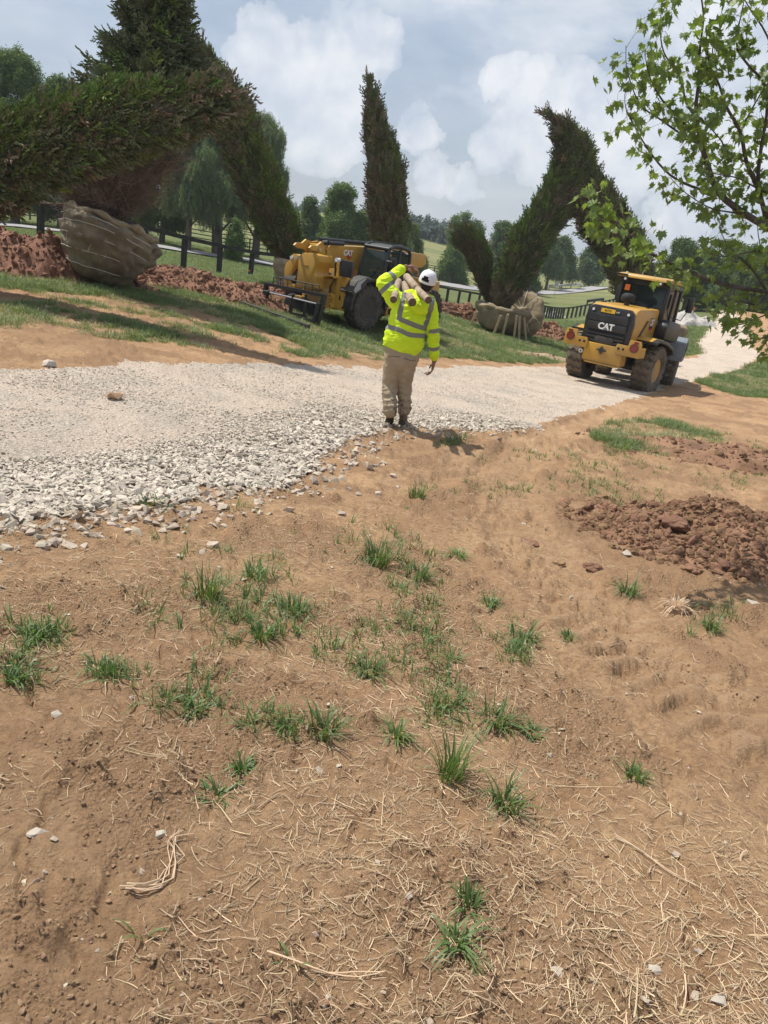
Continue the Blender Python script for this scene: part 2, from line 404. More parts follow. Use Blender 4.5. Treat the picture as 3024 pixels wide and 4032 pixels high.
TRACKS = [([gp(2950,2900), gp(2560,2620), gp(2250,2350), gp(2040,2080), gp(1960,1880), gp(2100,1740), gp(2500,1600)], .30),
          ([gp(3200,2100), gp(2800,1900), gp(2500,1800), gp(2200,1760), gp(1900,1800), gp(1600,1900)], .28)]
def tracks(x, y, both=False):
    z = np.zeros(np.shape(x)); pr = np.zeros(np.shape(x))
    for path, wd in TRACKS:
        cum = 0
        best = np.full(np.shape(x), 1e9); al = np.zeros(np.shape(x))
        for i in range(len(path)-1):
            ax, ay = path[i][:2]; bx, by = path[i+1][:2]; dx, dy = bx-ax, by-ay; L = math.hypot(dx, dy)
            t = np.clip(((x-ax)*dx+(y-ay)*dy)/(L*L), 0, 1); dd = np.hypot(x-ax-t*dx, y-ay-t*dy)
            m = dd < best; best = np.where(m, dd, best); al = np.where(m, cum+t*L, al); cum += L
        w_ = sstep(wd+.08, wd-.04, best)
        lug = sstep(-.2, .7, np.sin((al+best*.35)*2*np.pi/.17+fbm(x*2, y*2, 2)*2.2))
        pr = np.maximum(pr, w_*lug)
        z += w_*(-.040+lug*.048*(.65+fbm(x*3, y*3, 2)))+sstep(.16, .03, np.abs(best-wd-.06))*.022
    return (z, pr) if both else z
def build_ground():
    ax, ay = 0.0, -1.2
    r = 1.2*np.exp(np.linspace(0, math.log(3600/1.2), 900))
    r = np.concatenate([[.02, .5], r])
    th = np.concatenate([np.linspace(-88, -40, 34)[:-1], np.linspace(-40, 40, 640), np.linspace(40, 88, 34)[1:]])*math.pi/180
    RR, TT = np.meshgrid(r, th, indexing='ij'); x = ax+RR*np.sin(TT); y = ay+RR*np.cos(TT)
    g, gr = masks(x, y)
    tz, tp = tracks(x, y, True)
    z = H(x, y)+relief(x, y, g, gr)+tz*(1-g)
    z += sstep(120, 400, y)*fbm(x*.008, y*.008, 3)*6*sstep(3000, 300, y)
    nr, ncol = x.shape
    V = np.stack([x, y, z], -1).reshape(-1, 3)
    i = np.arange(nr-1)[:, None]*ncol+np.arange(ncol-1)[None]; i = i.ravel()
    me = fastmesh('ground', V, np.stack([i, i+1, i+1+ncol, i+ncol], 1)[:, ::-1])
    for nm, a in (('gravel', g), ('grass', gr), ('print', tp*(.5+.9*fbm(x*.9, y*.9, 3)).clip(0, 1)*(1-g))):
        at_ = me.attributes.new(nm, 'FLOAT', 'POINT'); at_.data.foreach_set('value', a.ravel().astype(np.float32))
    mnd = sstep(1.0, 0, seg_d(x, y, TRACKS[0][0])-.3)
    dk = np.clip(.5+fbm(x*.55, y*.55+3, 3)*1.5, 0, 1); dk = np.maximum(dk*.8, sstep(2.6, .6, np.hypot(x-MOUND_C.x, (y-MOUND_C.y)*.8)))
    at_ = me.attributes.new('moist', 'FLOAT', 'POINT'); at_.data.foreach_set('value', dk.ravel().astype(np.float32))
    at_ = me.attributes.new('loose', 'FLOAT', 'POINT'); lo_ = np.clip(roughf(x, y)-sstep(.03, -.02, seg_d(x, y, TRACKS[0][0])-.30)*.8, 0, 1); at_.data.foreach_set('value', lo_.ravel().astype(np.float32))
    m, t, b, o_ = newmat('ground soil, gravel and turf')
    tc = t.nodes.new('ShaderNodeTexCoord'); v = tc.outputs['Object']
    def at(n_):
        q = t.nodes.new('ShaderNodeAttribute'); q.attribute_name = n_; return q.outputs['Fac']
    # soil
    s1 = nz(t, v, 2.2, 8, .68); s2 = nz(t, v, 28, 6, .7); s3 = nz(t, v, .6, 4, .6)
    soil = mixc(t, ramp(t, s1, [(.33, 0.), (.62, 1.)]), (.44, .262, .142), (.58, .378, .215))
    soil = mixc(t, ramp(t, s2, [(.35, .65), (.58, 0.)]), soil, (.21, .128, .076))
    soil = mixc(t, ramp(t, s3, [(.48, 0.), (.7, .6)]), soil, (.44, .262, .145))
    soil = mixc(t, math_(t, 'MULTIPLY', at('moist'), .35), soil, (.185, .113, .070))
    gcl = nz(t, v, 120, 4, .7); soil = mixc(t, ramp(t, gcl, [(.56, 0.), (.68, .6)]), soil, (.50, .35, .22)); gc2 = nz(t, v, 85, 5, .75); soil = mixc(t, ramp(t, gc2, [(.30, .5), (.44, 0.)]), soil, (.18, .108, .064))
    lf = ramp(t, math_(t, 'ADD', at('loose'), math_(t, 'MULTIPLY', math_(t, 'SUBTRACT', nz(t, v, 16, 6, .7), .5), .9)), [(.35, 0.), (.75, .72)])
    soil = mixc(t, lf, soil, (.35, .218, .126))
    soil = mixc(t, math_(t, 'MULTIPLY', at('print'), .75), soil, (.50, .335, .205))
    # gravel bed
    g1 = nz(t, v, 1.1, 6, .65); vo = t.nodes.new('ShaderNodeTexVoronoi'); vo.inputs['Scale'].default_value = 34; t.links.new(v, vo.inputs['Vector'])
    gcol = mixc(t, ramp(t, vo.outputs['Color'], [(.1, 0.), (.9, 1.)]), (.50, .435, .365), (.66, .585, .49))
    gcol = mixc(t, ramp(t, g1, [(.36, 0.), (.52, .95)]), gcol, (.70, .58, .47))
    ged = ramp(t, vo.outputs['Distance'], [(.3, 0.), (.7, .35)]); gcol = mixc(t, ged, gcol, (.22, .175, .135))
    gn = nz(t, v, 9, 6, .7)
    gm = math_(t, 'ADD', at('gravel'), math_(t, 'MULTIPLY', math_(t, 'SUBTRACT', gn, .5), 1.1))
    gm = ramp(t, gm, [(.42, 0.), (.62, 1.)])
    # turf
    t1 = nz(t, v, .35, 6, .65); t2 = nz(t, v, 7, 6, .7)
    turf = mixc(t, ramp(t, t1, [(.35, 0.), (.65, 1.)]), (.085, .125, .042), (.125, .160, .058))
    turf = mixc(t, ramp(t, t2, [(.5, 0.), (.75, .55)]), turf, (.17, .165, .075))
    # mown stripes far off
    mp = t.nodes.new('ShaderNodeMapping'); mp.inputs['Rotation'].default_value = (0, 0, rad(-8)); mp.inputs['Scale'].default_value = (.012, .17, .0); t.links.new(v, mp.inputs['Vector'])
    st = nz(t, mp.outputs[0], 1.0, 5, .55); sep = t.nodes.new('ShaderNodeSeparateXYZ'); t.links.new(v, sep.inputs[0])
    fm = t.nodes.new('ShaderNodeMapRange'); fm.inputs[1].default_value = 105; fm.inputs[2].default_value = 150; t.links.new(sep.outputs[1], fm.inputs[0])
    stf = math_(t, 'MULTIPLY', ramp(t, st, [(.40, .15), (.60, 1.)]), fm.outputs[0])
    turf = mixc(t, stf, turf, (.215, .22, .095))
    tm = math_(t, 'ADD', at('grass'), math_(t, 'MULTIPLY', math_(t, 'SUBTRACT', nz(t, v, 5, 7, .7), .5), 1.0))
    tm = ramp(t, tm, [(.40, 0.), (.62, .93)])
    col = mixc(t, tm, soil, turf); col = mixc(t, gm, col, gcol)
    t.links.new(col, b.inputs['Base Color']); b.inputs['Roughness'].default_value = .95; b.inputs['Specular IOR Level'].default_value = .12
    bn = t.nodes.new('ShaderNodeBump'); bn.inputs['Strength'].default_value = .85; bn.inputs['Distance'].default_value = .045
    hh = math_(t, 'ADD', math_(t, 'MULTIPLY', nz(t, v, 14, 10, .78), 1.0), math_(t, 'MULTIPLY', nz(t, v, 75, 6, .75), .55))
    v2 = t.nodes.new('ShaderNodeTexVoronoi'); v2.inputs['Scale'].default_value = 75; t.links.new(v, v2.inputs['Vector']); hh = math_(t, 'ADD', hh, math_(t, 'MULTIPLY', math_(t, 'MULTIPLY', v2.outputs['Distance'], at('loose')), -.5))
    hh = math_(t, 'ADD', hh, math_(t, 'MULTIPLY', math_(t, 'MULTIPLY', vo.outputs['Distance'], gm), -.7))
    t.links.new(hh, bn.inputs['Height']); t.links.new(bn.outputs[0], b.inputs['Normal'])
    o = link('ground', me, m, None, True); prop(o, 'brown soil, gravel and turf ground sloping down to the meadows', kind='structure')
    return o
ground = build_ground()
def zg(x, y):
    x = np.atleast_1d(np.asarray(x, float)); y = np.atleast_1d(np.asarray(y, float)); g, gr = masks(x, y)
    return H(x, y)+relief(x, y, g, gr)+tracks(x, y)*(1-g)
def zg1(x, y): return float(zg(x, y)[0])

def strip(name, path, wd, mat, lift, label, nseg=3):     # road sheet following the ground
    pts = []
    for i in range(len(path)-1):
        a, b_ = path[i], path[i+1]; n = max(2, int((Vector(b_[:2])-Vector(a[:2])).length/2.5))
        for k in range(n): pts.append(Vector(a[:2]).lerp(Vector(b_[:2]), k/n))
    pts.append(Vector(path[-1][:2])); V = []; Fc = []
    for _ in range(3): pts = [pts[0]]+[(pts[i-1]+pts[i]*2+pts[i+1])/4 for i in range(1, len(pts)-1)]+[pts[-1]]
    for i, p in enumerate(pts):
        t_ = (pts[min(i+1, len(pts)-1)]-pts[max(i-1, 0)]).normalized(); n_ = Vector((-t_.y, t_.x))
        for k in range(nseg+1):
            q = p+n_*wd*(k/nseg-.5); V.append((q.x, q.y, float(H(q.x, q.y)[0])+lift))
    for i in range(len(pts)-1):
        for k in range(nseg): a = i*(nseg+1)+k; Fc.append((a, a+1, a+nseg+2, a+nseg+1))
    o = mesh(name, V, Fc, mat, None, True); return prop(o, label, kind='structure')
m_road = M('pale worn road', (.33, .32, .325), (.28, .27, .27), 1.2, .9, .2, 30)
strip('road', PAVED, 3.8, m_road, .10, 'pale country road crossing the meadow behind the black fence')

# convex hull stones
def stone(seed, flat=.6, n=11, squash=1.0):
    rs = np.random.RandomState(seed); p = rs.randn(n, 3); p /= np.linalg.norm(p, axis=1)[:, None]; p *= .5*(.75+.5*rs.rand(n, 1)); p[:, 2] *= flat; p[:, 0] *= 1.15
    b = bmesh.new(); [b.verts.new(q) for q in p]; r = bmesh.ops.convex_hull(b, input=b.verts[:])
    bmesh.ops.delete(b, geom=[e for e in b.verts if not e.link_faces], context='VERTS')
    b.verts.index_update(); v = [x.co.copy() for x in b.verts]; f = [[w_.index for w_ in fa.verts] for fa in b.faces]; b.free(); return v, f
def clod(seed, sub=2, amp=.28):
    b = bmesh.new(); bmesh.ops.create_icosphere(b, subdivisions=sub, radius=.5); o = Vector((seed*3.1, seed*1.7, seed*.9))
    for v in b.verts: v.co *= 1+amp*(mn.noise(v.co*2.2+o)+.5*mn.noise(v.co*5.5+o)); v.co.z *= .6; v.co.x *= 1.2
    v = [x.co.copy() for x in b.verts]; f = [[w_.index for w_ in fa.verts] for fa in b.faces]; b.free(); return v, f
m_stone = M('crushed limestone', (.58, .515, .43), (.45, .395, .325), 3, .92, .3, 30, rand=.22)
m_clod = M('soil clod', (.33, .205, .12), (.43, .285, .175), 3, .97, .6, 12, rand=.18)
S_ST = sources('limestone_chip', [stone(i, .45+.05*(i % 4)) for i in range(8)], m_stone)
S_PB = sources('pebble', [stone(20+i, .6) for i in range(8)], M('tan pebble', (.40, .32, .24), (.50, .43, .35), 3, .92, .3, 30, rand=.2))
S_CL = sources('soil_crumb', [clod(i, 1 if i < 4 else 2, .5) for i in range(7)], m_clod)
def rrot(n, tilt=.5): return np.stack([rng.randn(n)*tilt, rng.randn(n)*tilt, rng.rand(n)*6.283], 1)
def view_pts(n, y0, y1, pad=.06, pw=1.6):          # random ground spots inside the view, denser near
    t_ = rng.rand(n); Y = y0*((y1/y0)**(t_**pw if pw != 1 else t_)); X = (rng.rand(n)*2-1)*(.55+pad)*(Y+1.0)
    return X, Y
# road gravel
X, Y = view_pts(230000, 3.2, 30, .1, 1.0); g, gr = masks(X, Y)
worn = fbm(X*.35+2, Y*.7, 3)
bord = seg_d(X, Y, [ROAD[i] for i in range(33, len(ROAD))])   # distance to the near edge of the road
big = sstep(1.6, .1, bord)
keep = (g > .5) & ((rng.rand(len(X)) < np.clip(.42-worn*2.6, .05, 1)) | (big > .25))
X, Y, big = X[keep], Y[keep], big[keep]; n = len(X)
s = (.012+.018*rng.rand(n)**2)+big*(.008+.046*rng.rand(n)**3)
X = X+rng.randn(n)*.02
z = zg(X, Y)+s*.14+big*.012
scatter('gravel', np.stack([X, Y, z], 1), rrot(n, .35), np.stack([s*(1+rng.rand(n)*.6), s, s*(.7+.5*rng.rand(n))], 1), rng.randint(0, 8, n), S_ST)['kind'] = 'stuff'
bpy.data.objects['gravel']['label'] = 'crushed pale limestone gravel covering the haul road'
# gravel spilled off the edge and pebbles in the soil
X, Y = view_pts(60000, 1.2, 16, .05, 1.0); g, gr = masks(X, Y); bord = seg_d(X, Y, [ROAD[i] for i in range(33, len(ROAD))])
keep = (g < .5) & (rng.rand(len(X)) < np.maximum(sstep(.75, .0, bord)**2*.75, .014))
X, Y, bord = X[keep], Y[keep], bord[keep]; n = len(X)
s = np.where(bord < .9, .03+.055*rng.rand(n)**2, .006+.022*rng.rand(n)**3)
o = scatter('pebbles', np.stack([X, Y, zg(X, Y)+s*.1], 1), rrot(n, .3), s, rng.randint(0, 8, n), S_PB); prop(o, 'pale pebbles and chips spilled over bare soil', kind='stuff')
# crumbs of soil
X, Y = view_pts(200000, 1.0, 15, .05, 1.0); g, gr = masks(X, Y)
cl = fbm(X*1.3, Y*1.3, 3)
keep = (g < .5) & (rng.rand(len(X)) < .04+.6*roughf(X, Y)); X, Y = X[keep], Y[keep]; n = len(X)
s = .0025+.013*rng.rand(n)**8
o = scatter('soil_crumbs', np.stack([X, Y, zg(X, Y)+s*.15], 1), rrot(n, .8), s, rng.randint(0, 7, n), S_CL); prop(o, 'loose crumbs of dry brown soil', kind='stuff')
# ---------------------------------------------------------------- foliage pieces
def quad(v, f, c, a, b_):
    i = len(v); v += [c-a-b_, c+a-b_, c+a+b_, c-a+b_]; f.append((i, i+1, i+2, i+3))
def leafclump(seed, n=34, size=.075, rad_=.5, up=.3, drop=0.0, pointed=True):
    rs = random.Random(seed); v, f = [], []
    for k in range(n):
        d = Vector((rs.gauss(0, 1), rs.gauss(0, 1), rs.gauss(0, .8))).normalized()*rad_*rs.random()**.5
        if drop: d.z = -rs.random()*drop; d.x *= .45; d.y *= .45
        a = Vector((rs.gauss(0, 1), rs.gauss(0, 1), rs.gauss(0, .5)+(-2.2 if drop else 0))).normalized()
        nn = Vector((rs.gauss(0, 1), rs.gauss(0, 1), rs.gauss(0, 1)+up)).normalized(); b_ = a.cross(nn).normalized()
        s = size*rs.uniform(.7, 1.35); i = len(v); wd = .16 if drop else .46
        v += [d-a*s, d+b_*s*wd*1.2-a*s*.1, d+a*s, d-b_*s*wd*1.2-a*s*.1]; f.append((i, i+1, i+2, i+3))
    return v, f
def spray(seed, L=.5, side=7, wd=.022):           # a conifer twig: axis and side twigs, each a three-sided brush of needles
    rs = random.Random(seed); v, f = [], []
    def brush(p, q, w_):
        d = (q-p).normalized(); a = d.orthogonal().normalized(); c = d.cross(a)
        for k in range(3):
            g_ = a*math.cos(k*2.09)+c*math.sin(k*2.09); i = len(v)
            v.extend([p, p.lerp(q, .45)+g_*w_, q, p.lerp(q, .5)-g_*w_*.4]); f.append((i, i+1, i+2, i+3))
    tip = Vector((rs.uniform(-.06, .06), L, rs.uniform(-.02, .10))); brush(Vector(), tip, wd*1.2)
    for k in range(side):
        t_ = .12+.8*k/side; p = tip*t_; sg = 1 if k % 2 else -1
        q = p+Vector((sg*rs.uniform(.5, .8), .62, rs.uniform(-.35, .30))).normalized()*L*(.52-.36*t_)*rs.uniform(.8, 1.3); brush(p, q, wd)
        if side > 5:
            q2 = p+(q-p)*.5; r2 = q2+Vector((sg*.1, .75, rs.uniform(-.2, .3))).normalized()*L*.17; brush(q2, r2, wd*.9)
    return v, f
m_spr = M('spruce needles', (.155, .180, .098), (.225, .245, .132), 1.5, .85, rand=.32, spec=.2)
m_sprl = M('fresh spruce tips', (.22, .30, .09), (.18, .25, .08), 1.5, .8, rand=.3, spec=.2)
m_sprb = M('browned spruce needles', (.28, .215, .155), (.21, .18, .12), 1.5, .9, rand=.35, spec=.15)
m_twig = M('bare spruce twigs', (.20, .145, .11), (.28, .21, .165), 3, .9, rand=.3)
m_bark = M('dark bark', (.085, .064, .048), (.14, .11, .085), 5, .95, .8, 18)
S_SP = sources('spruce_spray', [spray(i, .42+.05*(i % 3), 7) for i in range(9)], [m_spr, m_spr, m_sprb, m_spr, m_spr, m_sprl, m_spr, m_sprb, m_spr])   # 0,1,3,4,6,8 green; 2,7 brown; 5 fresh
def twigm(seed):
    rs = random.Random(seed); v, f = [], []
    def tw(p, q, w_):
        d = (q-p).normalized(); a = d.orthogonal().normalized(); c = d.cross(a); i = len(v)
        for s_, e in ((p, w_), (q, w_*.4)):
            for k in range(3): v.append(s_+(a*math.cos(k*2.09)+c*math.sin(k*2.09))*e)
        for k in range(3): f.append((i+k, i+(k+1) % 3, i+3+(k+1) % 3, i+3+k))
    tip = Vector((0, 1, .0)); tw(Vector(), tip, .011)
    for k in range(9):
        t_ = .1+.85*k/9; p = tip*t_; sg = 1 if k % 2 else -1
        q = p+Vector((sg*rs.uniform(.5, .9), .7, rs.uniform(-.5, .5))).normalized()*(.55-.35*t_)*rs.uniform(.6, 1.2); tw(p, q, .006)
        q2 = p.lerp(q, .5); tw(q2, q2+Vector((rs.uniform(-.2, .2), .3, rs.uniform(-.2, .2)))*.6, .004)
    return v, f
S_TW = sources('bare_twig', [twigm(i) for i in range(5)], m_twig)
def dir2eul(d, roll=None):
    q = Vector(d).to_track_quat('Y', 'Z')
    if roll is not None: q = q @ Matrix.Rotation(roll, 3, 'Y').to_quaternion()
    return tuple(q.to_euler())
def path_eval(pts, rs_, t):
    n = len(pts)-1; u = min(max(t, 0), .9999)*n; i = int(u); f = u-i
    p0, p1, p2, p3 = pts[max(i-1, 0)], pts[i], pts[i+1], pts[min(i+2, n)]
    p = .5*((2*p1)+(p2-p0)*f+(2*p0-5*p1+4*p2-p3)*f*f+(3*p1-p0-3*p2+p3)*f**3)
    return p, rs_[i]*(1-f)+rs_[i+1]*f
def bark_tube(name, pts, rr, mat, parent, n=10):
    V = []; Fc = []; prev = None; L = len(pts)
    for i, p in enumerate(pts):
        t_ = (pts[min(i+1, L-1)]-pts[max(i-1, 0)]).normalized()
        a = t_.orthogonal().normalized() if prev is None else (prev-t_*prev.dot(t_)).normalized(); prev = a; c = t_.cross(a)
        for k in range(n): V.append(p+(a*math.cos(6.283*k/n)+c*math.sin(6.283*k/n))*rr[i])
    for i in range(L-1):
        for k in range(n): Fc.append((i*n+k, i*n+(k+1) % n, (i+1)*n+(k+1) % n, (i+1)*n+k))
    Fc.append(tuple(range(n))[::-1]); Fc.append(tuple((L-1)*n+k for k in range(n)))
    return mesh(name, V, Fc, mat, parent, True)
def trained_spruce(name, spine, label, nspray, group, lean_out=.35, brown=.22, fresh=.12, barelow=0., core=.64, wisps=40, sl_=1.0):
    """a tall spruce bent and clipped into a thick limb: trunk in the middle, sprays all over"""
    rs = random.Random(hash(name+label) % 1000 if False else len(label)*7+nspray)
    pts = [Vector(p) for p, r in spine]; rr = [r*.90 for p, r in spine]
    base = pts[0].copy()
    t_ = empty(name, base, 0, label, 'tree', group)
    rel = [p-base for p in pts]
    tr = []; trr = []
    for k in range(19): p, r = path_eval(rel, rr, k/18); tr.append(p); trr.append(max(.02, .17*(1-k/20)))
    bark_tube('trunk', tr, trr, m_bark, t_, 8)
    # dense inner brush so the crown is not see-through
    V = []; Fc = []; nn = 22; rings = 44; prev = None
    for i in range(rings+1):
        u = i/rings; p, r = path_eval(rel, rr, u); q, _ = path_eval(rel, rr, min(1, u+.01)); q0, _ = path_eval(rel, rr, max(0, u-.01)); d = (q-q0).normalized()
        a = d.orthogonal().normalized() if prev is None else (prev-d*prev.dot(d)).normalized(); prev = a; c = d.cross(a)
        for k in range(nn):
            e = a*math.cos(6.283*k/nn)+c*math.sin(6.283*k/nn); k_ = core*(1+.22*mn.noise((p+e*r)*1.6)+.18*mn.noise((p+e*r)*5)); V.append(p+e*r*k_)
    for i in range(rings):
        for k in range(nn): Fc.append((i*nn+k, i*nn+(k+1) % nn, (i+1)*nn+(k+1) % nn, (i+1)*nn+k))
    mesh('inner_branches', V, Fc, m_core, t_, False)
    P_, Rr, Sc, Id = [], [], [], []
    areas = []
    for k in range(60): p, r = path_eval(rel, rr, (k+.5)/60); q, _ = path_eval(rel, rr, (k+1.5)/60); areas.append(max(r, .1)*max(.01, (q-p).length))
    tot = sum(areas); cum = []; s_ = 0
    for a in areas: s_ += a/tot; cum.append(s_)
    import bisect
    for k in range(nspray):
        u = (bisect.bisect(cum, rs.random())+rs.random())/60; u = min(u, .999)
        p, r = path_eval(rel, rr, u); q, _ = path_eval(rel, rr, min(1, u+.02)); q0, _ = path_eval(rel, rr, max(0, u-.02)); d = (q-q0).normalized()
        a = d.orthogonal().normalized(); c = d.cross(a); ph = rs.random()*6.283; e = a*math.cos(ph)+c*math.sin(ph)
        lump = 1+.30*mn.noise((p+e*r+base)*(1.3 if r > .9 else 1.0))+.14*mn.noise((p+e*r+base)*3.4)
        pos = p+e*max(r-.12, r*.6)*lump*rs.uniform(.74, .97)
        dirv = (d*rs.uniform(.7, 1.5)+e*rs.uniform(-.1, .05+lean_out*1.4)+Vector((rs.gauss(0, .3), rs.gauss(0, .3), rs.gauss(0, .25))))
        P_.append(pos); Rr.append(dir2eul(dirv, rs.gauss(0, .8))); Sc.append(rs.uniform(.65, 1.35)*(1.2 if r > 1.2 else .95 if r > .6 else .7 if r > .3 else .42)*sl_)
        hgt = mn.noise((pos+base)*.7)
        x_ = rs.random()
        if x_ < brown*(1+1.6*hgt) or (barelow and u < barelow and rs.random() < .75): Id.append(rs.choice((2, 7)))
        elif x_ > 1-fresh*(1+3*(e.z > .2)): Id.append(5)
        else: Id.append(rs.choice((0, 1, 3, 4, 6, 8)))
    for k in range(wisps):                       # loose tips at the end of the limb
        u = rs.uniform(.62, .985); p, r = path_eval(rel, rr, u); q0, _ = path_eval(rel, rr, u-.03); d = (p-q0).normalized()
        e = Vector((rs.gauss(0, 1), rs.gauss(0, 1), rs.gauss(0, 1))).normalized()
        P_.append(p+e*r*.8); Rr.append(dir2eul(d+e*.55, rs.random()*6)); Sc.append(rs.uniform(.9, 1.7)*(1.1 if rr[0] > .8 else .75)*sl_); Id.append(rs.choice((2, 7, 0, 1, 3)))
    o = scatter('crown', [tuple(p) for p in P_], Rr, Sc, Id, S_SP, t_); o['kind'] = 'stuff'
    return t_
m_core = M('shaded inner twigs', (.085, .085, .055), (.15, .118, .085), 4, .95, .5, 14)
def sp(L, Y, Yend=None, k=1.0):                        # spine from photo spots and pixel radii at a real distance
    out = []
    for i, (x, y, r) in enumerate(L):
        yy = Y if Yend is None else Y+(Yend-Y)*i/(len(L)-1)
        out.append((un(x, y, yy), k*r/ppm(x, y, yy)))
    return out
GTS = 'tall spruces trained and clipped into bent limbs'
s_ = sp([(-900,1180,120),(-700,960,190),(-420,800,215),(-150,700,205),(0,645,185),(200,575,168),(400,502,165),(600,455,150),(760,425,125),(850,400,80),(925,375,22)], gp(345, 1130).y-3.2, gp(345, 1130).y-3.6)
trained_spruce('bent_spruce_tree', s_, 'massive spruce limb reaching in from the side and hanging over the wrapped root ball', 14000, GTS, .45, .22, .14, wisps=110, sl_=.72)
s_ = sp([(1152,1100,40),(1140,1040,62),(1120,960,80),(1085,880,84),(1040,780,88),(985,640,92),(925,500,88),(868,360,74),(822,262,48),(775,170,16)], 28, 27)
trained_spruce('bent_spruce_tree', s_, 'dark spruce limb leaning down to the ground behind the front of the telehandler', 6500, GTS, .3, .2, .18, wisps=60)
s_ = sp([(1543,1120,60),(1540,1040,78),(1536,950,84),(1528,850,86),(1518,740,84),(1508,640,76),(1490,540,64),(1472,440,40),(1460,370,20),(1455,318,5)], 27.5, 28)
trained_spruce('bent_spruce_tree', s_, 'dark upright spruce column with a thin curved tip rising behind the telehandler cab', 5200, GTS, .15, .3, .04, wisps=46)
s_ = sp([(1960,1235,36),(1985,1160,62),(2025,1080,76),(2075,980,84),(2135,880,82),(2195,790,84),(2245,690,90),(2262,610,76),(2235,540,48),(2200,490,22),(2150,440,3)], 33.5, 33, 1.03)
trained_spruce('bent_spruce_tree', s_, 'twisted spruce with a shaggy pointed top growing from the staked root ball', 5600, GTS, .5, .12, .14, .12, wisps=110)
s_ = sp([(2520,1300,40),(2508,1220,50),(2490,1130,76),(2470,1040,92),(2435,960,98),(2385,880,92),(2330,800,86),(2275,715,84),(2240,640,60)], 33, 33.5, 1.08)
trained_spruce('bent_spruce_tree', s_, 'thick spruce limb that leans up from behind the wheel loader', 4800, GTS, .55, .25, .06, wisps=20)
s_ = sp([(1935,1215,20),(1920,1150,34),(1900,1070,52),(1882,1000,60),(1856,955,58),(1825,935,46),(1800,915,14)], 34.5, 34)
trained_spruce('bent_spruce_tree', s_, 'short stubby spruce limb with a rounded brown head beside the twisted spruce', 2400, GTS, .3, .35, .12, .25, wisps=10)

# the upright spruce that rises from the tilted root ball
def ball_spruce():
    L = [(400,945,.1),(440,860,1),(500,700,1),(545,520,1),(585,340,1),(612,180,1),(628,40,1),(640,-90,1)]; Y = gp(345, 1130).y+.9; kk = Y/23.5
    pts = [un(x, y, Y) for x, y, r in L]; base = pts[0].copy(); rel = [p-base for p in pts]
    t_ = empty('spruce_tree', base, 0, 'tall upright spruce with bare brown lower twigs rising from the tilted root ball', 'tree')
    bark_tube('trunk', rel, [.17, .16, .15, .13, .10, .07, .05, .02], m_bark, t_, 8)
    rs = random.Random(4); P_, Rr, Sc, Id = [], [], [], []
    prof = [(0.0, .0), (.35, 1.5), (.48, 1.75), (.6, 1.35), (.68, .95), (.78, .72), (.9, .42), (1, .10)]
    def rad_at(u):
        for (a, r0), (b_, r1) in zip(prof, prof[1:]):
            if a <= u <= b_: return (r0+(r1-r0)*(u-a)/(b_-a))*kk
        return .1
    br = B()
    for k in range(230):                         # boughs
        u = rs.uniform(.30, 1)**.9; p, _ = path_eval(rel, [0]*8, u); ph = rs.random()*6.283; L_ = rad_at(u)*rs.uniform(.65, 1.12)
        o_ = Vector((math.cos(ph), math.sin(ph), rs.uniform(-.12, .42))); tip = p+o_*L_+Vector((0, 0, L_*.10)); mid = p.lerp(tip, .5)-Vector((0, 0, L_*.06))
        if L_ < .05: continue
        br.tube([p, mid, tip], [.022, .015, .006], 4)
        m = int(9+L_*24)
        for j in range(m):
            f = rs.uniform(.12, 1.02); q = p.lerp(tip, f)+Vector((rs.gauss(0, .07), rs.gauss(0, .07), rs.gauss(0, .07)-.05))
            P_.append(q); Rr.append(dir2eul(o_+Vector((rs.gauss(0, .6), rs.gauss(0, .6), rs.gauss(0, .4))), rs.gauss(0, .6))); Sc.append(rs.uniform(.55, 1.05)); Id.append(rs.choice((0, 1, 3, 4, 6, 8, 0, 1, 5)))
    br.out('branches', m_bark, t_)
    o = scatter('crown', [tuple(p) for p in P_], Rr, Sc, Id, S_SP, t_); o['kind'] = 'stuff'
    P_, Rr, Sc = [], [], []
    br = B()
    for k in range(70):                          # bare tied-up lower twigs
        u = rs.uniform(.015, .30); p, _ = path_eval(rel, [0]*8, u); ph = rs.random()*6.283; L_ = rs.uniform(1.2, 2.3)*kk
        o_ = Vector((math.cos(ph)*.85, math.sin(ph)*.85, 1.15)).normalized(); mid = p+o_*L_*.5+Vector((math.cos(ph), math.sin(ph), 0))*.18; tip = p+o_*L_
        br.tube([p, mid, tip], [.022, .014, .005], 4)
        for j in range(16):
            f = rs.uniform(.15, 1); q = p.lerp(mid, f*2) if f < .5 else mid.lerp(tip, f*2-1)
            P_.append(q); Rr.append(dir2eul(o_+Vector((rs.gauss(0, .55), rs.gauss(0, .55), rs.gauss(0, .4))), rs.gauss(0, 1))); Sc.append(rs.uniform(.45, .95))
    br.out('bare_branches', m_twig, t_)
    o = scatter('bare_twigs', [tuple(p) for p in P_], Rr, Sc, [rs.randrange(5) for _ in P_], S_TW, t_); o['kind'] = 'stuff'
ball_spruce()

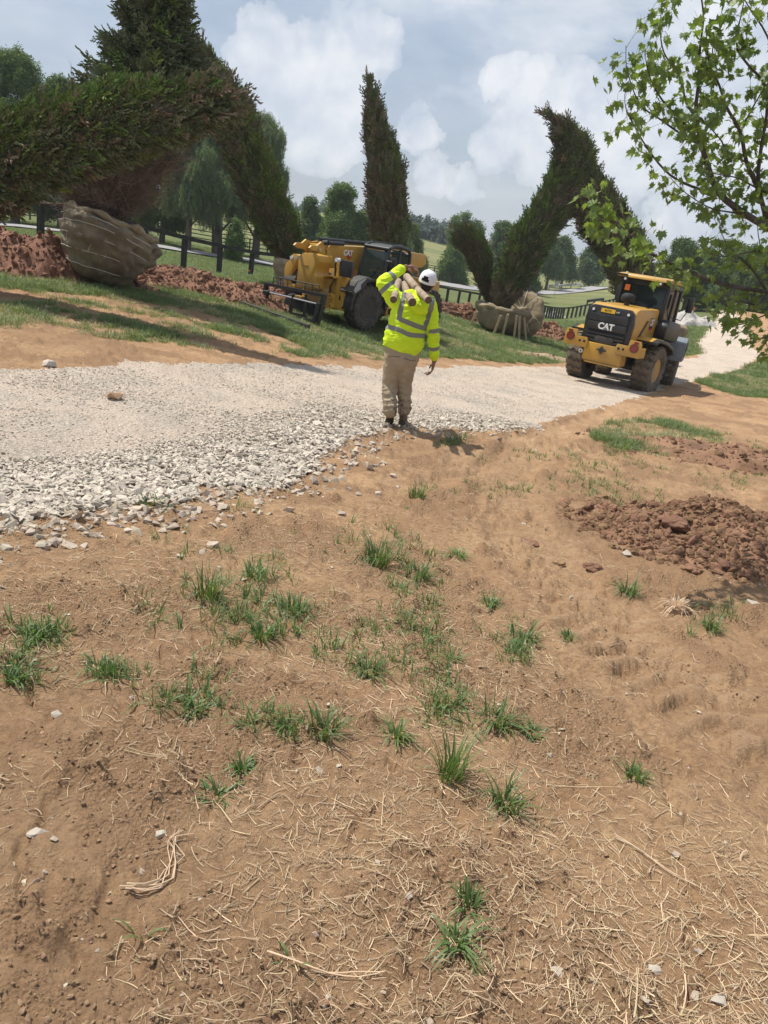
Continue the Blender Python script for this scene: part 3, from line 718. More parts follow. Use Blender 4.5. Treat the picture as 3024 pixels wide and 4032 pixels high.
# ---------------------------------------------------------------- broadleaf trees beyond the fence
m_lf = [M('dark leaf', (.080, .128, .046), (.11, .165, .056), 1, .6, rand=.3, transl=.22), M('mid green leaf', (.105, .165, .050), (.145, .21, .064), 1, .6, rand=.28, transl=.25),
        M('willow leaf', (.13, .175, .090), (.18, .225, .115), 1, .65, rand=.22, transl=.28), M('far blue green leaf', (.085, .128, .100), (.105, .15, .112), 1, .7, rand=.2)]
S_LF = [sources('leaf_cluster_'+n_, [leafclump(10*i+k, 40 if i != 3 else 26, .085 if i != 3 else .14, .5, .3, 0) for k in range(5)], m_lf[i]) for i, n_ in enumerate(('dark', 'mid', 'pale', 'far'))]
S_WL = sources('willow_strand', [leafclump(90+k, 50, .085, .30, .2, 1.1) for k in range(5)], m_lf[2])
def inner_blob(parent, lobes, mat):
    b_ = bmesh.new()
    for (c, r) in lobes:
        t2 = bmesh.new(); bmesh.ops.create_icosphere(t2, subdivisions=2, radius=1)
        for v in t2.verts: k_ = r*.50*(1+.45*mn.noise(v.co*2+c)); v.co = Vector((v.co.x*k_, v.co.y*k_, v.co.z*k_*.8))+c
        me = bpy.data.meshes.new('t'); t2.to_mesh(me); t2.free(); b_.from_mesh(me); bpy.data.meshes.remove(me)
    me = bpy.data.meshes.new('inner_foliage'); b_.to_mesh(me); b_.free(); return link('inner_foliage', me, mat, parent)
def broadleaf(px, ybase, ytop, wpx, Y, kind, label, seed, name='broadleaf_tree', low=.25, dens=1.0, trunks=1, group='trees in the meadows beyond the fence', lean=0, wil=False, size=None, open_=0.):
    rs = random.Random(seed); b0 = un(px, ybase, Y); b0.z = hz(b0.x, b0.y)-.1; k = ppm(px, ybase, Y)
    h = un(px+lean, ytop, Y).z-b0.z; wd = wpx/k/2
    t_ = empty(name, b0, 0, label, 'tree', group)
    # limbs
    lobes = []; n = rs.randint(11, 15) if wpx > 60 else 7
    lx = (un(px+lean, ytop, Y).x-b0.x)
    tops = []
    for i in range(n):
        f = (i+.5)/n; zz = h*(low+(.92-low)*f); wz = wd*math.sin(math.pi*min(1, .18+.80*f)**.9)**.7
        ph = i*2.4+rs.random(); rr_ = rs.uniform(.25, .78)*wz
        c = Vector((math.cos(ph)*rr_*1.1+lx*f, math.sin(ph)*rr_*.8, zz)); r = wd*rs.uniform(.34, .52)*(1.1-.45*f)
        lobes.append((c, r))
    lobes.append((Vector((lx, 0, h-wd*.30)), wd*.33))
    br = B(); tw = max(.10, h*.024)
    for q in range(trunks):
        off = Vector((rs.gauss(0, .35)*(trunks > 1), rs.gauss(0, .3)*(trunks > 1), 0)); top = Vector((lx*.8+off.x*3, off.y*2, h*.72))
        br.tube([off, off+Vector((off.x*.6, 0, h*.2)), off.lerp(top, .5)+Vector((rs.gauss(0, .2), 0, 0)), top], [tw*1.35, tw, tw*.6, tw*.2], 8)
    br.out('trunk', m_bark, t_, True)
    br = B()
    for (c, r) in lobes: 
        s0 = Vector((lx*c.z/h*.6, 0, max(h*.14, c.z-abs(c.x)*.8-r*.8))); br.tube([s0, s0.lerp(c, .5)+Vector((0, 0, -.05*h*.3)), c], [tw*.42, tw*.28, tw*.1], 5)
    br.out('limbs', m_bark, t_)
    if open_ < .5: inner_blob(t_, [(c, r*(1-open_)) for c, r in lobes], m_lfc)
    P_, Rr, Sc, Id = [], [], [], []
    lfs = size or max(.55, min(1.9, Y/95))
    for (c, r) in lobes:
        m = int(dens*150*(r/lfs)**2*(1-open_*.35)); m = max(14, min(m, 520))
        for j in range(m):
            d = Vector((rs.gauss(0, 1), rs.gauss(0, 1), rs.gauss(0, 1))).normalized()
            if d.z < -.55 and rs.random() < .5: continue
            q = c+Vector((d.x*r, d.y*r, d.z*r*.82))*(rs.uniform(.55, 1.08) if open_ < .3 else rs.random()**.4)*(1+.6*mn.noise(d*2.1+c))
            if wil: q = c+d*r*rs.uniform(.4, 1.0)
            P_.append(q); Rr.append((rs.gauss(0, .18 if wil else .6), rs.gauss(0, .18 if wil else .6), rs.random()*6.28)); Sc.append(lfs*rs.uniform(.65, 1.35)*(1.25 if wil else 1)); Id.append(rs.randrange(5))
    o = scatter('crown', [tuple(p) for p in P_], Rr, Sc, Id, S_WL if wil else S_LF[kind], t_); o['kind'] = 'stuff'
    return t_
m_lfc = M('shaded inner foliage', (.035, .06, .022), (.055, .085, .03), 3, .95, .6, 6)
GT = 'trees in the meadows beyond the fence'
TR = [ # px, base, top, width px, Y, kind, label, options
 (60,900,190,380,62,1,'large leafy tree at the far left edge behind the spruce limb',dict(low=.12)),
 (240,880,300,300,60,0,'leafy tree with a sunlit rounded top left of the upright spruce',dict(low=.15)),
 (-160,900,180,380,66,1,'leafy tree mostly beyond the left edge of the view',dict(low=.15)),
 (470,890,540,250,70,0,'dark leafy tree glimpsed behind the bare twigs of the root-ball spruce',dict(low=.1)),
 (640,905,520,230,66,1,'green tree with a straight trunk right of the root-ball spruce',dict(low=.18)),
 (742,925,470,240,62,2,'willow with a thick dark trunk under the spruce arch',dict(low=.38,wil=True)),
 (868,948,440,300,64,2,'willow with three spreading trunks just left of the leaning limb',dict(low=.42,wil=True,trunks=3)),
 (1010,950,430,330,72,2,'tall drooping willow showing on the outer side of the leaning limb',dict(low=.32,wil=True,lean=30)),
 (932,938,868,74,60,1,'small round bush beneath the willows',dict(low=.05)),
 (1225,950,778,120,95,0,'compact dark tree right of the leaning limb',dict(low=.08)),
 (1365,965,722,220,85,1,'open crowned tree with gaps of sky left of the spruce column',dict(low=.15,open_=.45,dens=1.3,lean=-15)),
 (1300,960,840,90,88,1,'low light green tree between the compact tree and the open tree',dict(low=.05)),
 (1450,960,830,130,105,0,'dark bushy tree touching the left side of the spruce column',dict(low=.05)),
 (1635,985,868,125,75,2,'drooping willow just right of the spruce column',dict(low=.08,wil=True)),
 (1800,935,852,70,190,1,'slender tree with a split top on the hill crest',dict(low=.3,open_=.3,dens=1.3)),
 (1838,940,838,75,185,1,'tallest tree of the hill crest above the stubby spruce limb',dict(low=.25,open_=.3)),
 (1880,945,870,90,180,0,'round tree on the hill crest behind the stubby spruce limb',dict(low=.1)),
 (1790,1085,965,120,120,1,'broad bush-like tree left of the stubby spruce limb',dict(low=.03)),
 (1990,1070,872,150,140,0,'large round tree between the stubby limb and the twisted spruce',dict(low=.05)),
 (2060,1080,950,110,135,0,'lower tree just left of the twisted spruce',dict(low=.05)),
 (2090,1110,930,70,130,1,'narrow tree partly covered by the twisted spruce',dict(low=.1)),
 (2095,1110,990,60,118,0,'small tree with a visible trunk right of the twisted spruce base',dict(low=.3)),
 (2160,1085,920,110,150,1,'shade tree standing on grass below the arch of the twisted spruce',dict(low=.3)),
 (2220,1075,935,120,160,0,'broad shade tree seen through the opening of the spruce arch',dict(low=.25)),
 (2330,1075,985,110,175,0,'rounded tree at the foot of the arch opening',dict(low=.2)),
 (2540,1110,1050,60,240,3,'bluish distant tree behind the loader cab',dict(low=.05)),
 (2700,1195,945,210,88,0,'wide dark tree left of the gravel drive end',dict(low=.18,trunks=2)),
 (2590,1130,1055,90,200,3,'distant rounded tree right of the loader cab',dict(low=.05)),
 (2800,1195,985,170,96,0,'dark tree where the gravel drive disappears',dict(low=.1)),
 (2900,1205,950,190,104,1,'green tree behind the end of the gravel drive',dict(low=.05)),
 (3000,1225,980,190,100,0,'dark tree behind the two small white signs',dict(low=.05)),
 (3090,1245,940,200,96,1,'leafy tree at the right edge beyond the maple branches',dict(low=.08)),
]
for i, (px, yb, yt, wp, Y, kd, lb, op) in enumerate(TR): broadleaf(px, yb, yt, wp, Y, kd, lb, 100+i, **op)
# far tree lines along the hill tops
def treeline(px0, px1, y0, y1, Y, hgt, label, n):
    P_, Sc, Id = [], [], []
    for i in range(n):
        u = rng.rand(); p = un(px0+(px1-px0)*u, y0+(y1-y0)*u, Y+rng.randn()*4); zb = hz(p.x, p.y)
        hh = hgt*(.62+.38*math.sin(u*37+3)*math.sin(u*91)+.1*rng.randn()); p.z = min(zb, p.z) if False else zb
        P_.append((p.x, p.y, p.z+max(.3, hh)*rng.rand()**.7)); Sc.append(1.7+1.3*rng.rand()); Id.append(rng.randint(5))
    o = scatter('treeline', P_, rrot(n, .5), Sc, Id, S_LF[3]); prop(o, label, kind='stuff')
treeline(1560, 1840, 925, 962, 258, 6.0, 'dark far-off wood along the crest of the mown hill', 1500)
treeline(-300, 1300, 640, 880, 330, 6, 'far-off wood beyond the willows', 3500)
treeline(2380, 2760, 1085, 1150, 255, 7, 'far-off wood beyond the loader', 1700)
# ---------------------------------------------------------------- grass and straw
def blades(seed, n, h, spread, wd, lean=.5, segs=3, flat=.0):
    rs = random.Random(seed); v, f = [], []
    for k in range(n):
        ph = rs.random()*6.283; r = spread*rs.random()**.6; p = Vector((math.cos(ph)*r, math.sin(ph)*r, -.004))
        out = Vector((math.cos(ph+rs.gauss(0, .7)), math.sin(ph+rs.gauss(0, .7)), 0)); hh = h*rs.uniform(.45, 1.1); ln = lean*rs.uniform(.3, 1.5)
        side = Vector((-out.y, out.x, 0)); w_ = wd*rs.uniform(.7, 1.3); i = len(v)
        for s_ in range(segs+1):
            t_ = s_/segs; bend = t_**1.7*ln; q = p+out*hh*bend*(1-.1*t_)+Vector((0, 0, hh*(t_*math.cos(min(1.3, bend*1.1))-(.25*bend*t_ if ln > .8 else 0))))
            ww = w_*(1-t_**1.8)*.5+.0004
            v += [q-side*ww, q+side*ww]
            if s_: j = i+2*(s_-1); f.append((j, j+1, j+3, j+2))
    return v, f
m_grass = M('grass blades', (.155, .205, .085), (.215, .265, .12), 9, .55, rand=.28, transl=.3, spec=.45)
m_grassd = M('dry grass blades', (.42, .36, .22), (.52, .44, .29), 9, .8, rand=.2, transl=.2)
m_blade = M('tall weed grass', (.100, .165, .052), (.150, .220, .075), 12, .5, rand=.15, transl=.3, spec=.5)
m_straw = M('dry straw', (.52, .39, .245), (.66, .52, .34), 25, .75, rand=.24, spec=.3, rvar=.2)
m_straw2 = M('weathered straw', (.36, .26, .16), (.46, .34, .22), 25, .85, rand=.2)
S_GR = sources('turf_tuft', [blades(i, 20, .085+.02*(i % 3), .085, .0055, .7) for i in range(6)]+[blades(60+i, 14, .07, .09, .005, .9) for i in range(2)], [m_grass]*6+[m_grassd]*2)
S_GF = sources('meadow_tuft', [blades(20+i, 18, .13, .16, .014, .6, 2) for i in range(4)]+[blades(80, 12, .12, .16, .012, .6, 2)], [m_grass]*4+[m_grassd])
X, Y = view_pts(190000, 9.5, 34, .08, 1.0); g, gr = masks(X, Y); ok = (rng.rand(len(X)) < gr*(.25+.75*gr)*.92) & (g < .5) & ~inpoly(X, Y, FPOLY); X, Y, gr = X[ok], Y[ok], gr[ok]; n = len(X)
dry = fbm(X*.5+7, Y*.5, 3) > .10-.25*(1-gr)
idx = np.where(dry & (rng.rand(n) < .75), rng.randint(6, 8, n), rng.randint(0, 6, n))
o = scatter('verge_grass', np.stack([X, Y, zg(X, Y)], 1), np.stack([rng.randn(n)*.1, rng.randn(n)*.1, rng.rand(n)*6.28], 1), (.75+.8*rng.rand(n))*(.7+.4*gr), idx, S_GR); prop(o, 'short patchy grass on the verge between the haul road and the fence', kind='stuff')
X, Y = view_pts(70000, 24, 75, .1, 1.0); g, gr = masks(X, Y); ok = (g < .5) & (gr > .5) & ((Y > 33) | inpoly(X, Y, FPOLY)) & (seg_d(X, Y, PAVED) > 3.2); X, Y = X[ok], Y[ok]; n = len(X)
o = scatter('meadow_grass', np.stack([X, Y, H(X, Y)], 1), np.stack([rng.randn(n)*.1, rng.randn(n)*.1, rng.rand(n)*6.28], 1), .8+.9*rng.rand(n), np.where(rng.rand(n) < .1, 4, rng.randint(0, 4, n)), S_GF); prop(o, 'green meadow grass beyond the black fence', kind='stuff')
# small grass in the bare soil
GS_PX = [(860,2200,300,500),(800,2370,330,260),(1050,2330,200,180),(1450,2120,330,160),(1600,2230,260,160),(1250,2480,260,140),(950,2420,120,120),(2000,1920,300,60),(2400,1960,260,90),(2300,1880,120,80),(2600,1750,330,70),(2450,1840,260,60),(2850,1900,200,60),(2150,1790,250,50),(1780,1740,100,30),(150,2520,130,80),(80,2650,110,90),(760,2760,200,120),(450,2650,200,60),(1750,2800,160,140),(1650,2450,260,150),(2020,2520,160,140),(2800,2450,160,90),(1060,2860,160,80),(560,1950,100,60),(2500,2000,200,60),(2960,1780,120,40),(1500,2560,200,160),(1700,2600,260,120)]
px, py = [], []
for (a, b_, c, d) in GS_PX:
    for k in range(26 if b_ > 2050 else 46):
        q = gp(a+rng.randn()*c*.38, b_+rng.randn()*d*.42); px.append(q.x); py.append(q.y)
px, py = np.array(px), np.array(py); g, gr = masks(px, py); ok = g < .5; px, py = px[ok], py[ok]; n = len(px)
m_tuft = m_blade
S_GS = sources('soil_grass', [blades(120+i, 16, .085, .055, .0045, .85, 4) for i in range(5)]+[blades(140+i, 5, .11, .02, .0055, .8, 4) for i in range(3)]+[blades(150, 16, .055, .09, .0035, 1.2, 3)], [m_blade]*8+[m_straw2])
o = scatter('sparse_grass', np.stack([px, py, zg(px, py)], 1), np.stack([rng.randn(n)*.15, rng.randn(n)*.15, rng.rand(n)*6.28], 1), .55+.75*rng.rand(n)**1.5, rng.randint(0, 9, n), S_GS); prop(o, 'thin scattered grass shoots in the bare soil', kind='stuff')

# the tufts that stand out, each a thing
TUFTS = [(1270,2850,230,'bushy round tuft of bright green grass, fullest one in the middle of the soil',.9,.8),
 (1770,3010,230,'tall dark green tuft with long upright blades in the middle of the bare soil',1.2,.55),
 (1990,3130,210,'wide sprawling grass tuft casting a shadow just below the tallest tuft',.9,1.0),
 (1960,2790,250,'long lying clump of grass above and right of the tallest tuft',.7,1.0),
 (2100,2860,150,'small end of the lying grass clump reaching towards the tyre marks',.6,1.0),
 (1450,2600,200,'spreading grass clump in straw above the bushy round tuft',.65,1.1),
 (2070,2480,170,'flattened grass tuft beside the pale tyre prints',.5,1.2),
 (2230,2510,110,'small grass tuft touching the tyre prints at the right',.5,1.1),
 (1930,2350,130,'small domed grass tuft on bare soil left of the tyre marks',.6,1.1),
 (2470,2310,160,'drooping grass tuft at the foot of the big soil heap',.7,1.1),
 (820,2300,230,'broad dark grass clump left of centre above the straw',.9,.7),
 (1000,2250,170,'grass clump just right of the broad dark clump',.7,.8),
 (1480,2170,220,'leafy grass clump in the middle distance in front of the walking person',.9,.8),
 (1800,2170,130,'pale green tuft beside the first tyre mark',.6,1.1),
 (1640,1935,130,'dark grass tuft nearest to the feet of the walking person',.8,.7),
 (1640,2240,200,'low wide grass clump right of the leafy clump in the middle distance',.5,1.1),
 (1030,2470,190,'grass tuft mixed with straw below the broad dark clump',.7,.8),
 (1150,2370,190,'ragged grass tuft left of the middle surrounded by straw',.6,.9),
 (770,2760,180,'flat splayed grass tuft in the straw on the left side',.5,1.2),
 (950,3020,120,'small fresh tuft just above the lowest splayed tuft on the left',.6,1.1),
 (850,3110,160,'lowest splayed tuft on the left with arching blades',.7,1.2),
 (130,2500,130,'grass tuft near the left edge, upper one of two',.7,.9),
 (60,2660,140,'grass tuft cut by the left edge, lower one of two',.7,.9),
 (2500,3030,150,'thin grass tuft on bare soil at the right',.6,.8),
 (1850,3530,170,'sprig of broad grass blades in thick straw near the bottom',.7,.8),
 (1790,3700,130,'curled grass blades close to the bottom edge of the soil',.8,1.2),
 (560,3650,170,'few broad grass blades near the bottom left corner',.9,.9),
 (1140,3770,120,'blade of grass lying across damp soil near the bottom edge',.7,1.2),
 (1560,2870,180,'loose grass clump between the bushy round tuft and the tallest tuft',.7,.9),
 (2800,2450,150,'grass shoots beside the pale dead tuft at the right',.6,.8)]
for i, (px_, py_, wp, lb, h_, ln) in enumerate(TUFTS):
    q = gp(px_, py_+wp*.22); dist = math.hypot(q.y, EYE-q.z); wm = wp/F*dist
    nb = 4 if 'few' in lb or 'blade of' in lb else int(28+wm*190)
    v, f = blades(500+i, nb, max(.10, wm*.62)*h_*1.15, wm*.25, .0062, ln*.95, 5)
    q.z = zg1(q.x, q.y); t_ = mesh('grass_tuft', v, f, m_blade, None, True); t_.location = q
    prop(t_, lb, 'grass tuft', 'grass tufts in the bare soil')
def tuft_dead():
    q = gp(2660, 2410); v, f = blades(900, 70, .11, .05, .004, 1.3, 5); q.z = zg1(q.x, q.y)+.02
    o = mesh('dead_grass_tuft', v, f, m_straw, None, True); o.location = q; prop(o, 'upturned pale dead grass clump with roots beside the soil heap', 'grass tuft')
    v, f = clod(77, 3, .4); v = [p*.13 for p in v]; mesh('root_clod', v, f, m_clod, o)
tuft_dead()

# straw
def strawm(seed, L=1.0, wd=.012, kink=False):
    rs = random.Random(seed); pts = [Vector((0, -.5, 0))]; d = Vector((0, 1, 0)); k = 5
    turn = rs.gauss(0, .13)
    for i in range(k):
        tw = turn+rs.gauss(0, .05)+(rs.choice((-1, 1))*.7 if kink and i == 2 else 0)
        d = (Matrix.Rotation(tw, 3, 'Z') @ d); d.z = rs.gauss(0, .12); pts.append(pts[-1]+d*L/k)
    v, f = [], []
    for i, p in enumerate(pts):
        t_ = (pts[min(i+1, k)]-pts[max(i-1, 0)]).normalized(); s_ = t_.cross(Vector((0, 0, 1))).normalized(); ww = wd*(1-.45*i/k)
        v += [p-s_*ww, p+Vector((0, 0, ww*1.1)), p+s_*ww]
        if i:
            j = 3*(i-1); f += [(j, j+1, j+4, j+3), (j+1, j+2, j+5, j+4)]
    c = sum(v, Vector())/len(v); return [p-c for p in v], f
S_SW = sources('straw_piece', [strawm(i, 1, .016+.006*(i % 4), i % 3 == 2) for i in range(14)], [m_straw, m_straw, m_straw2])
def straw_density(x, y):
    a = fbm(x*.75+3, y*.75, 3); b_ = fbm(x*2.3, y*2.3+20, 3)
    d_ = .44+a*1.0+b_*.7
    d_ += 1.1*np.exp(-((x-.62)**2+(y-1.75)**2*1.4)/.20) + .8*np.exp(-((x-.15)**2+(y-2.0)**2)/.22)+.9*np.exp(-((x-1.1)**2+(y-1.55)**2)/.10)
    d_ += .55*np.exp(-((x+.3)**2/1.4+(y-3.6)**2/1.4)) + .4*np.exp(-((x+1.5)**2/.8+(y-3.2)**2/.8))
    d_ *= sstep(8.6, 5.4, y+.25*np.abs(x))
    d_ *= 1-.85*sstep(.12, .42, x/(y+.6)-.05*b_)*sstep(1.9, 2.9, y)          # bare wheel lines and heap at the right
    return np.clip(d_, .0, 1.4)
X, Y = view_pts(105000, 1.05, 9.5, .04, 1.0); ok = rng.rand(len(X)) < straw_density(X, Y)*(.40+.34*sstep(1.8, 3.2, Y)); X, Y = X[ok], Y[ok]
g, gr = masks(X, Y); ok = g < .5; X, Y = X[ok], Y[ok]; n = len(X)
ang = fbm(X*1.4, Y*1.4, 2)*5+rng.randn(n)*.9
L_ = (.014+.062*rng.rand(n)**2.4)*(1+1.2*(rng.rand(n) < .02))
Z = zg(X, Y)
o = scatter('straw', np.stack([X, Y, Z+.003+.004*rng.rand(n)], 1), np.stack([rng.randn(n)*.16, rng.randn(n)*.3, ang], 1), np.stack([L_**.5*.21, L_, L_**.5*.21], 1), rng.randint(0, 14, n), S_SW); prop(o, 'short pieces of pale dry straw lying all over the soil', kind='stuff')
def long_straw(label, pts, r, n=1, sp_=.006):
    b_ = B(); rs = random.Random(len(label))
    for k in range(n):
        P3 = []
        for (x, y) in pts:
            q = gp(x, y); q.z = zg1(q.x, q.y)+.006+r; P3.append(q+Vector((rs.gauss(0, sp_)*(n > 1), rs.gauss(0, sp_)*(n > 1), rs.random()*.004*n**.5)))
        c0 = Vector(P3[0]); P4 = [path_eval(P3, [1]*len(P3), t/8)[0] for t in range(9)]
        b_.tube(P4, [r*(1-.06*i) for i in range(9)], 6)
    o = b_.out('straw_stalk', m_straw, None, True); prop(o, label, 'straw')
long_straw('long pale straw stalk lying across damp soil, the longest near the bottom', [(1060,3765),(1180,3800),(1290,3835),(1400,3845),(1510,3845)], .0022, 2, .004)
long_straw('bent bundle of pale straw curving like a hook on the left side', [(490,3510),(600,3510),(660,3440),(690,3380),(665,3345),(720,3300)], .0022, 5, .010)
long_straw('straight straw stalk lying diagonally in the thick straw at the right', [(2420,3305),(2520,3370),(2620,3440),(2730,3510)], .0016, 3, .006)
long_straw('thin straw stalk running right from the wide sprawling tuft', [(2150,3100),(2260,3096),(2360,3104),(2450,3110)], .0015, 1)
long_straw('pair of straw stalks among short straw left of centre', [(500,2965),(580,2970),(650,2985)], .002, 3, .006)
long_straw('bent straw stalk lying right of the bent bundle', [(1010,3200),(1100,3150),(1160,3190)], .0016, 1)

m_peb = M('weathered field stone', (.38, .33, .27), (.46, .42, .35), 6, .92, .3, 40)
# single stones in the soil
for i, (x, y, s_, lb) in enumerate([(145,3285,.042,'pale flat stone on the soil near the left edge'), (628,3290,.026,'small pale stone right of the flat one'), (2205,3820,.040,'tan rounded stone near the bottom right'), (215,2815,.030,'light square stone among straw at the left'),
     (2460,2185,.060,'pale upright stone at the left foot of the soil heap'), (2065,2058,.045,'cream stone lying on the pale tyre print'), (2965,2385,.075,'grey stone at the right edge below the soil heap'), (2820,3945,.030,'grey pointed stone in the bottom right corner'), (2575,3825,.026,'small white stone in straw near the bottom right'),
     (1250,1675,.10,'dark flat stone on the gravel left of the walking person'), (450,1573,.13,'dark brown clod sitting alone on the gravel'), (195,1442,.16,'grey stone on the far edge of the gravel')]):
    v, f = stone(40+i, .55, 16); s2 = s_*1.25; q = gp(x, y); o = mesh('stone', [p*s2 for p in v], f, m_clod if 'clod' in lb else (m_stone if 'gravel' in lb else m_peb), None); o.location = (q.x, q.y, zg1(q.x, q.y)+s2*.15); o.rotation_euler = (0, 0, i*1.3); prop(o, lb, 'stone')

# ---------------------------------------------------------------- maple reaching in from the right
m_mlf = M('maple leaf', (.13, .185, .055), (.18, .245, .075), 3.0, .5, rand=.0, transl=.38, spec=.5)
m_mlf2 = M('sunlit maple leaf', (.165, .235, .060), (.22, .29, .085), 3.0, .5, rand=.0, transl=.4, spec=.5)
m_mbark = M('maple bark', (.075, .058, .052), (.12, .095, .085), 20, .85, .3, 60)
LEAF2D = [(0,0),(.10,-.06),(.30,-.18),(.26,-.02),(.46,.02),(.34,.12),(.50,.30),(.36,.30),(.40,.46),(.24,.36),(.16,.42),(.20,.62),(.10,.58),(0,.92)]
def leafmesh(seed):
    rs = random.Random(seed); pts = LEAF2D+[(-x, y) for x, y in LEAF2D[-2:0:-1]]
    V = [Vector((x, y, -.35*abs(x)**1.3-.28*max(0, y)**2+rs.gauss(0, .015))) for x, y in pts]; mid = len(V); V.append(Vector((0, .30, .03)))
    Fc = [(mid, i, (i+1) % mid) for i in range(mid)]
    i0 = len(V); V += [Vector((-.012, 0, 0)), Vector((.012, 0, 0)), Vector((.01, -.55, .12)), Vector((-.01, -.55, .12))]; Fc.append((i0, i0+1, i0+2, i0+3))
    return V, Fc
LM = []
for k in range(8):
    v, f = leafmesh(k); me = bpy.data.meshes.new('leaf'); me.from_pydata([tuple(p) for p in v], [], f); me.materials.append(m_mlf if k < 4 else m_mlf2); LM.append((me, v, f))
def maple():
    rs = random.Random(21); root = Vector((5.2, 6.6, zg1(5.2, 6.6)))
    t_ = empty('maple_tree', root, 0, 'young maple tree with star shaped leaves reaching in from the right edge', 'tree')
    Y = 6.0
    def b(L, y0=6.2, y1=5.4): return [un(x, y, y0+(y1-y0)*i/(len(L)-1))-root for i, (x, y) in enumerate(L)]
    LIMBS = [ # pixel courses, start -> tip, leaf density, light
     (b([(3420,1100),(3180,960),(3024,893),(2930,840),(2830,760),(2790,660),(2760,560),(2740,440),(2750,330),(2755,200),(2770,60),(2750,-60)]), .030, 1.0, 0),
     (b([(2830,760),(2740,740),(2640,690),(2560,600),(2500,500),(2465,430),(2460,370)]), .011, .75, 0),
     (b([(2760,570),(2700,540),(2600,470),(2520,410),(2470,280),(2465,180)]), .010, .8, 0),
     (b([(2770,600),(2700,490),(2620,410),(2570,330),(2545,250),(2540,190)]), .010, 1.0, 0),
     (b([(2755,480),(2700,400),(2680,290),(2620,220),(2600,130),(2605,20),(2600,-30)]), .009, 1.1, 0),
     (b([(2750,330),(2800,250),(2810,170),(2860,60)]), .008, .7, 0),
     (b([(3024,893),(2990,760),(2940,640),(2915,520),(2860,420),(2830,330),(2790,240),(2780,100)]), .018, 1.15, 0),
     (b([(3060,900),(3000,800),(2985,700),(3000,560),(3020,440),(3010,330),(2950,260),(2900,180),(2920,50),(2940,-40)]), .018, 1.1, 0),
     (b([(2940,640),(2870,600),(2830,540),(2770,480),(2700,420)]), .008, 1.1, 0),
     (b([(2915,520),(2960,430),(3020,330),(3090,230)]), .008, 1.0, 0),
     (b([(3110,700),(3060,560),(3030,430),(3070,300),(3020,140),(2950,30),(2900,-60)]), .014, .9, 0),
     (b([(3000,870),(2900,840),(2800,820),(2700,760),(2640,700)]), .008, .8, 0),
     (b([(3100,800),(2980,740),(2900,700),(2800,680),(2740,640)]), .008, 1.1, 0),
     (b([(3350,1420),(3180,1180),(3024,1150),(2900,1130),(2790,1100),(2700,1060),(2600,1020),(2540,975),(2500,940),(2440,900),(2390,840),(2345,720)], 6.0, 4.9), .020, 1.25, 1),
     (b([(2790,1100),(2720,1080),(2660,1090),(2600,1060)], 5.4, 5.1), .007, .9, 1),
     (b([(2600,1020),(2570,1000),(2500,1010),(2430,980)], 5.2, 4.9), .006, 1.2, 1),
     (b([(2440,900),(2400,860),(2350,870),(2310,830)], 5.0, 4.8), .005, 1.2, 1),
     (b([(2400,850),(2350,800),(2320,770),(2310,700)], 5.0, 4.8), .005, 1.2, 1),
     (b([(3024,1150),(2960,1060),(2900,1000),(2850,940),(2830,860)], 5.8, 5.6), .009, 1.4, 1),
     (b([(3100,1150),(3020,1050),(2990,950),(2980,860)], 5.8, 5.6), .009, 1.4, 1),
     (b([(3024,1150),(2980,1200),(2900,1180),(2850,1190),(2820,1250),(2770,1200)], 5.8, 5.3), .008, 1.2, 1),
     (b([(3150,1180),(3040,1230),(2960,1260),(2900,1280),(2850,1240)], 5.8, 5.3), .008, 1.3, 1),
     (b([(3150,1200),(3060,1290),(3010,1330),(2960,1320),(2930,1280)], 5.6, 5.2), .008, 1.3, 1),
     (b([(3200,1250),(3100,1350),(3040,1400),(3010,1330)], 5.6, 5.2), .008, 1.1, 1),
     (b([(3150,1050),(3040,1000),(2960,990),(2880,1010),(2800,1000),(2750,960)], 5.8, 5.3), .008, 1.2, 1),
     (b([(3250,1050),(3100,950),(3050,850),(3040,720),(3060,600)], 6.2, 6.0), .012, 1.2, 0)]
    trunk = [Vector((0, 0, -.1)), Vector((-.05, .02, .5)), LIMBS[13][0][0], LIMBS[0][0][0], LIMBS[0][0][0]+Vector((-.1, 0, 1.0))]
    bark_tube('trunk', trunk, [.075, .07, .065, .05, .03], m_mbark, t_, 10)
    leaves = []
    for (pts, r0, dens, lt) in LIMBS:
        n = len(pts)*3; P3 = [path_eval(pts, [1]*len(pts), k/n)[0] for k in range(n+1)]
        bark_tube('branch', P3, [max(.0022, r0*(1-.88*k/n)) for k in range(n+1)], m_mbark, t_, 6)
        L = sum((P3[k+1]-P3[k]).length for k in range(n)); start = .15 if r0 > .015 else .05
        m = int(L*(27 if not lt else 19)*dens)
        for j in range(m):
            u = start+(1-start)*(rs.random()**.8); p, _ = path_eval(pts, [1]*len(pts), u); q, _ = path_eval(pts, [1]*len(pts), min(1, u+.03))
            cl = Vector((rs.gauss(0, 1), rs.gauss(0, 1), rs.gauss(0, 1)))*(.050 if not lt else .034)
            for kk in range(rs.choice((1, 2, 2, 3))):
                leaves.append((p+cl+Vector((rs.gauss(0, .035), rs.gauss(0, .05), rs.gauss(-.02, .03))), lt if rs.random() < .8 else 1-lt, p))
    # petioles/twigs as one cheap part
    tb = B()
    for (p, lt, c0) in leaves[::3]: tb.tube([c0, c0.lerp(p, .6)+Vector((0, 0, .012)), p], .0013, 3)
    tb.out('twigs', m_mbark, t_)['kind'] = 'stuff'
    xf = []
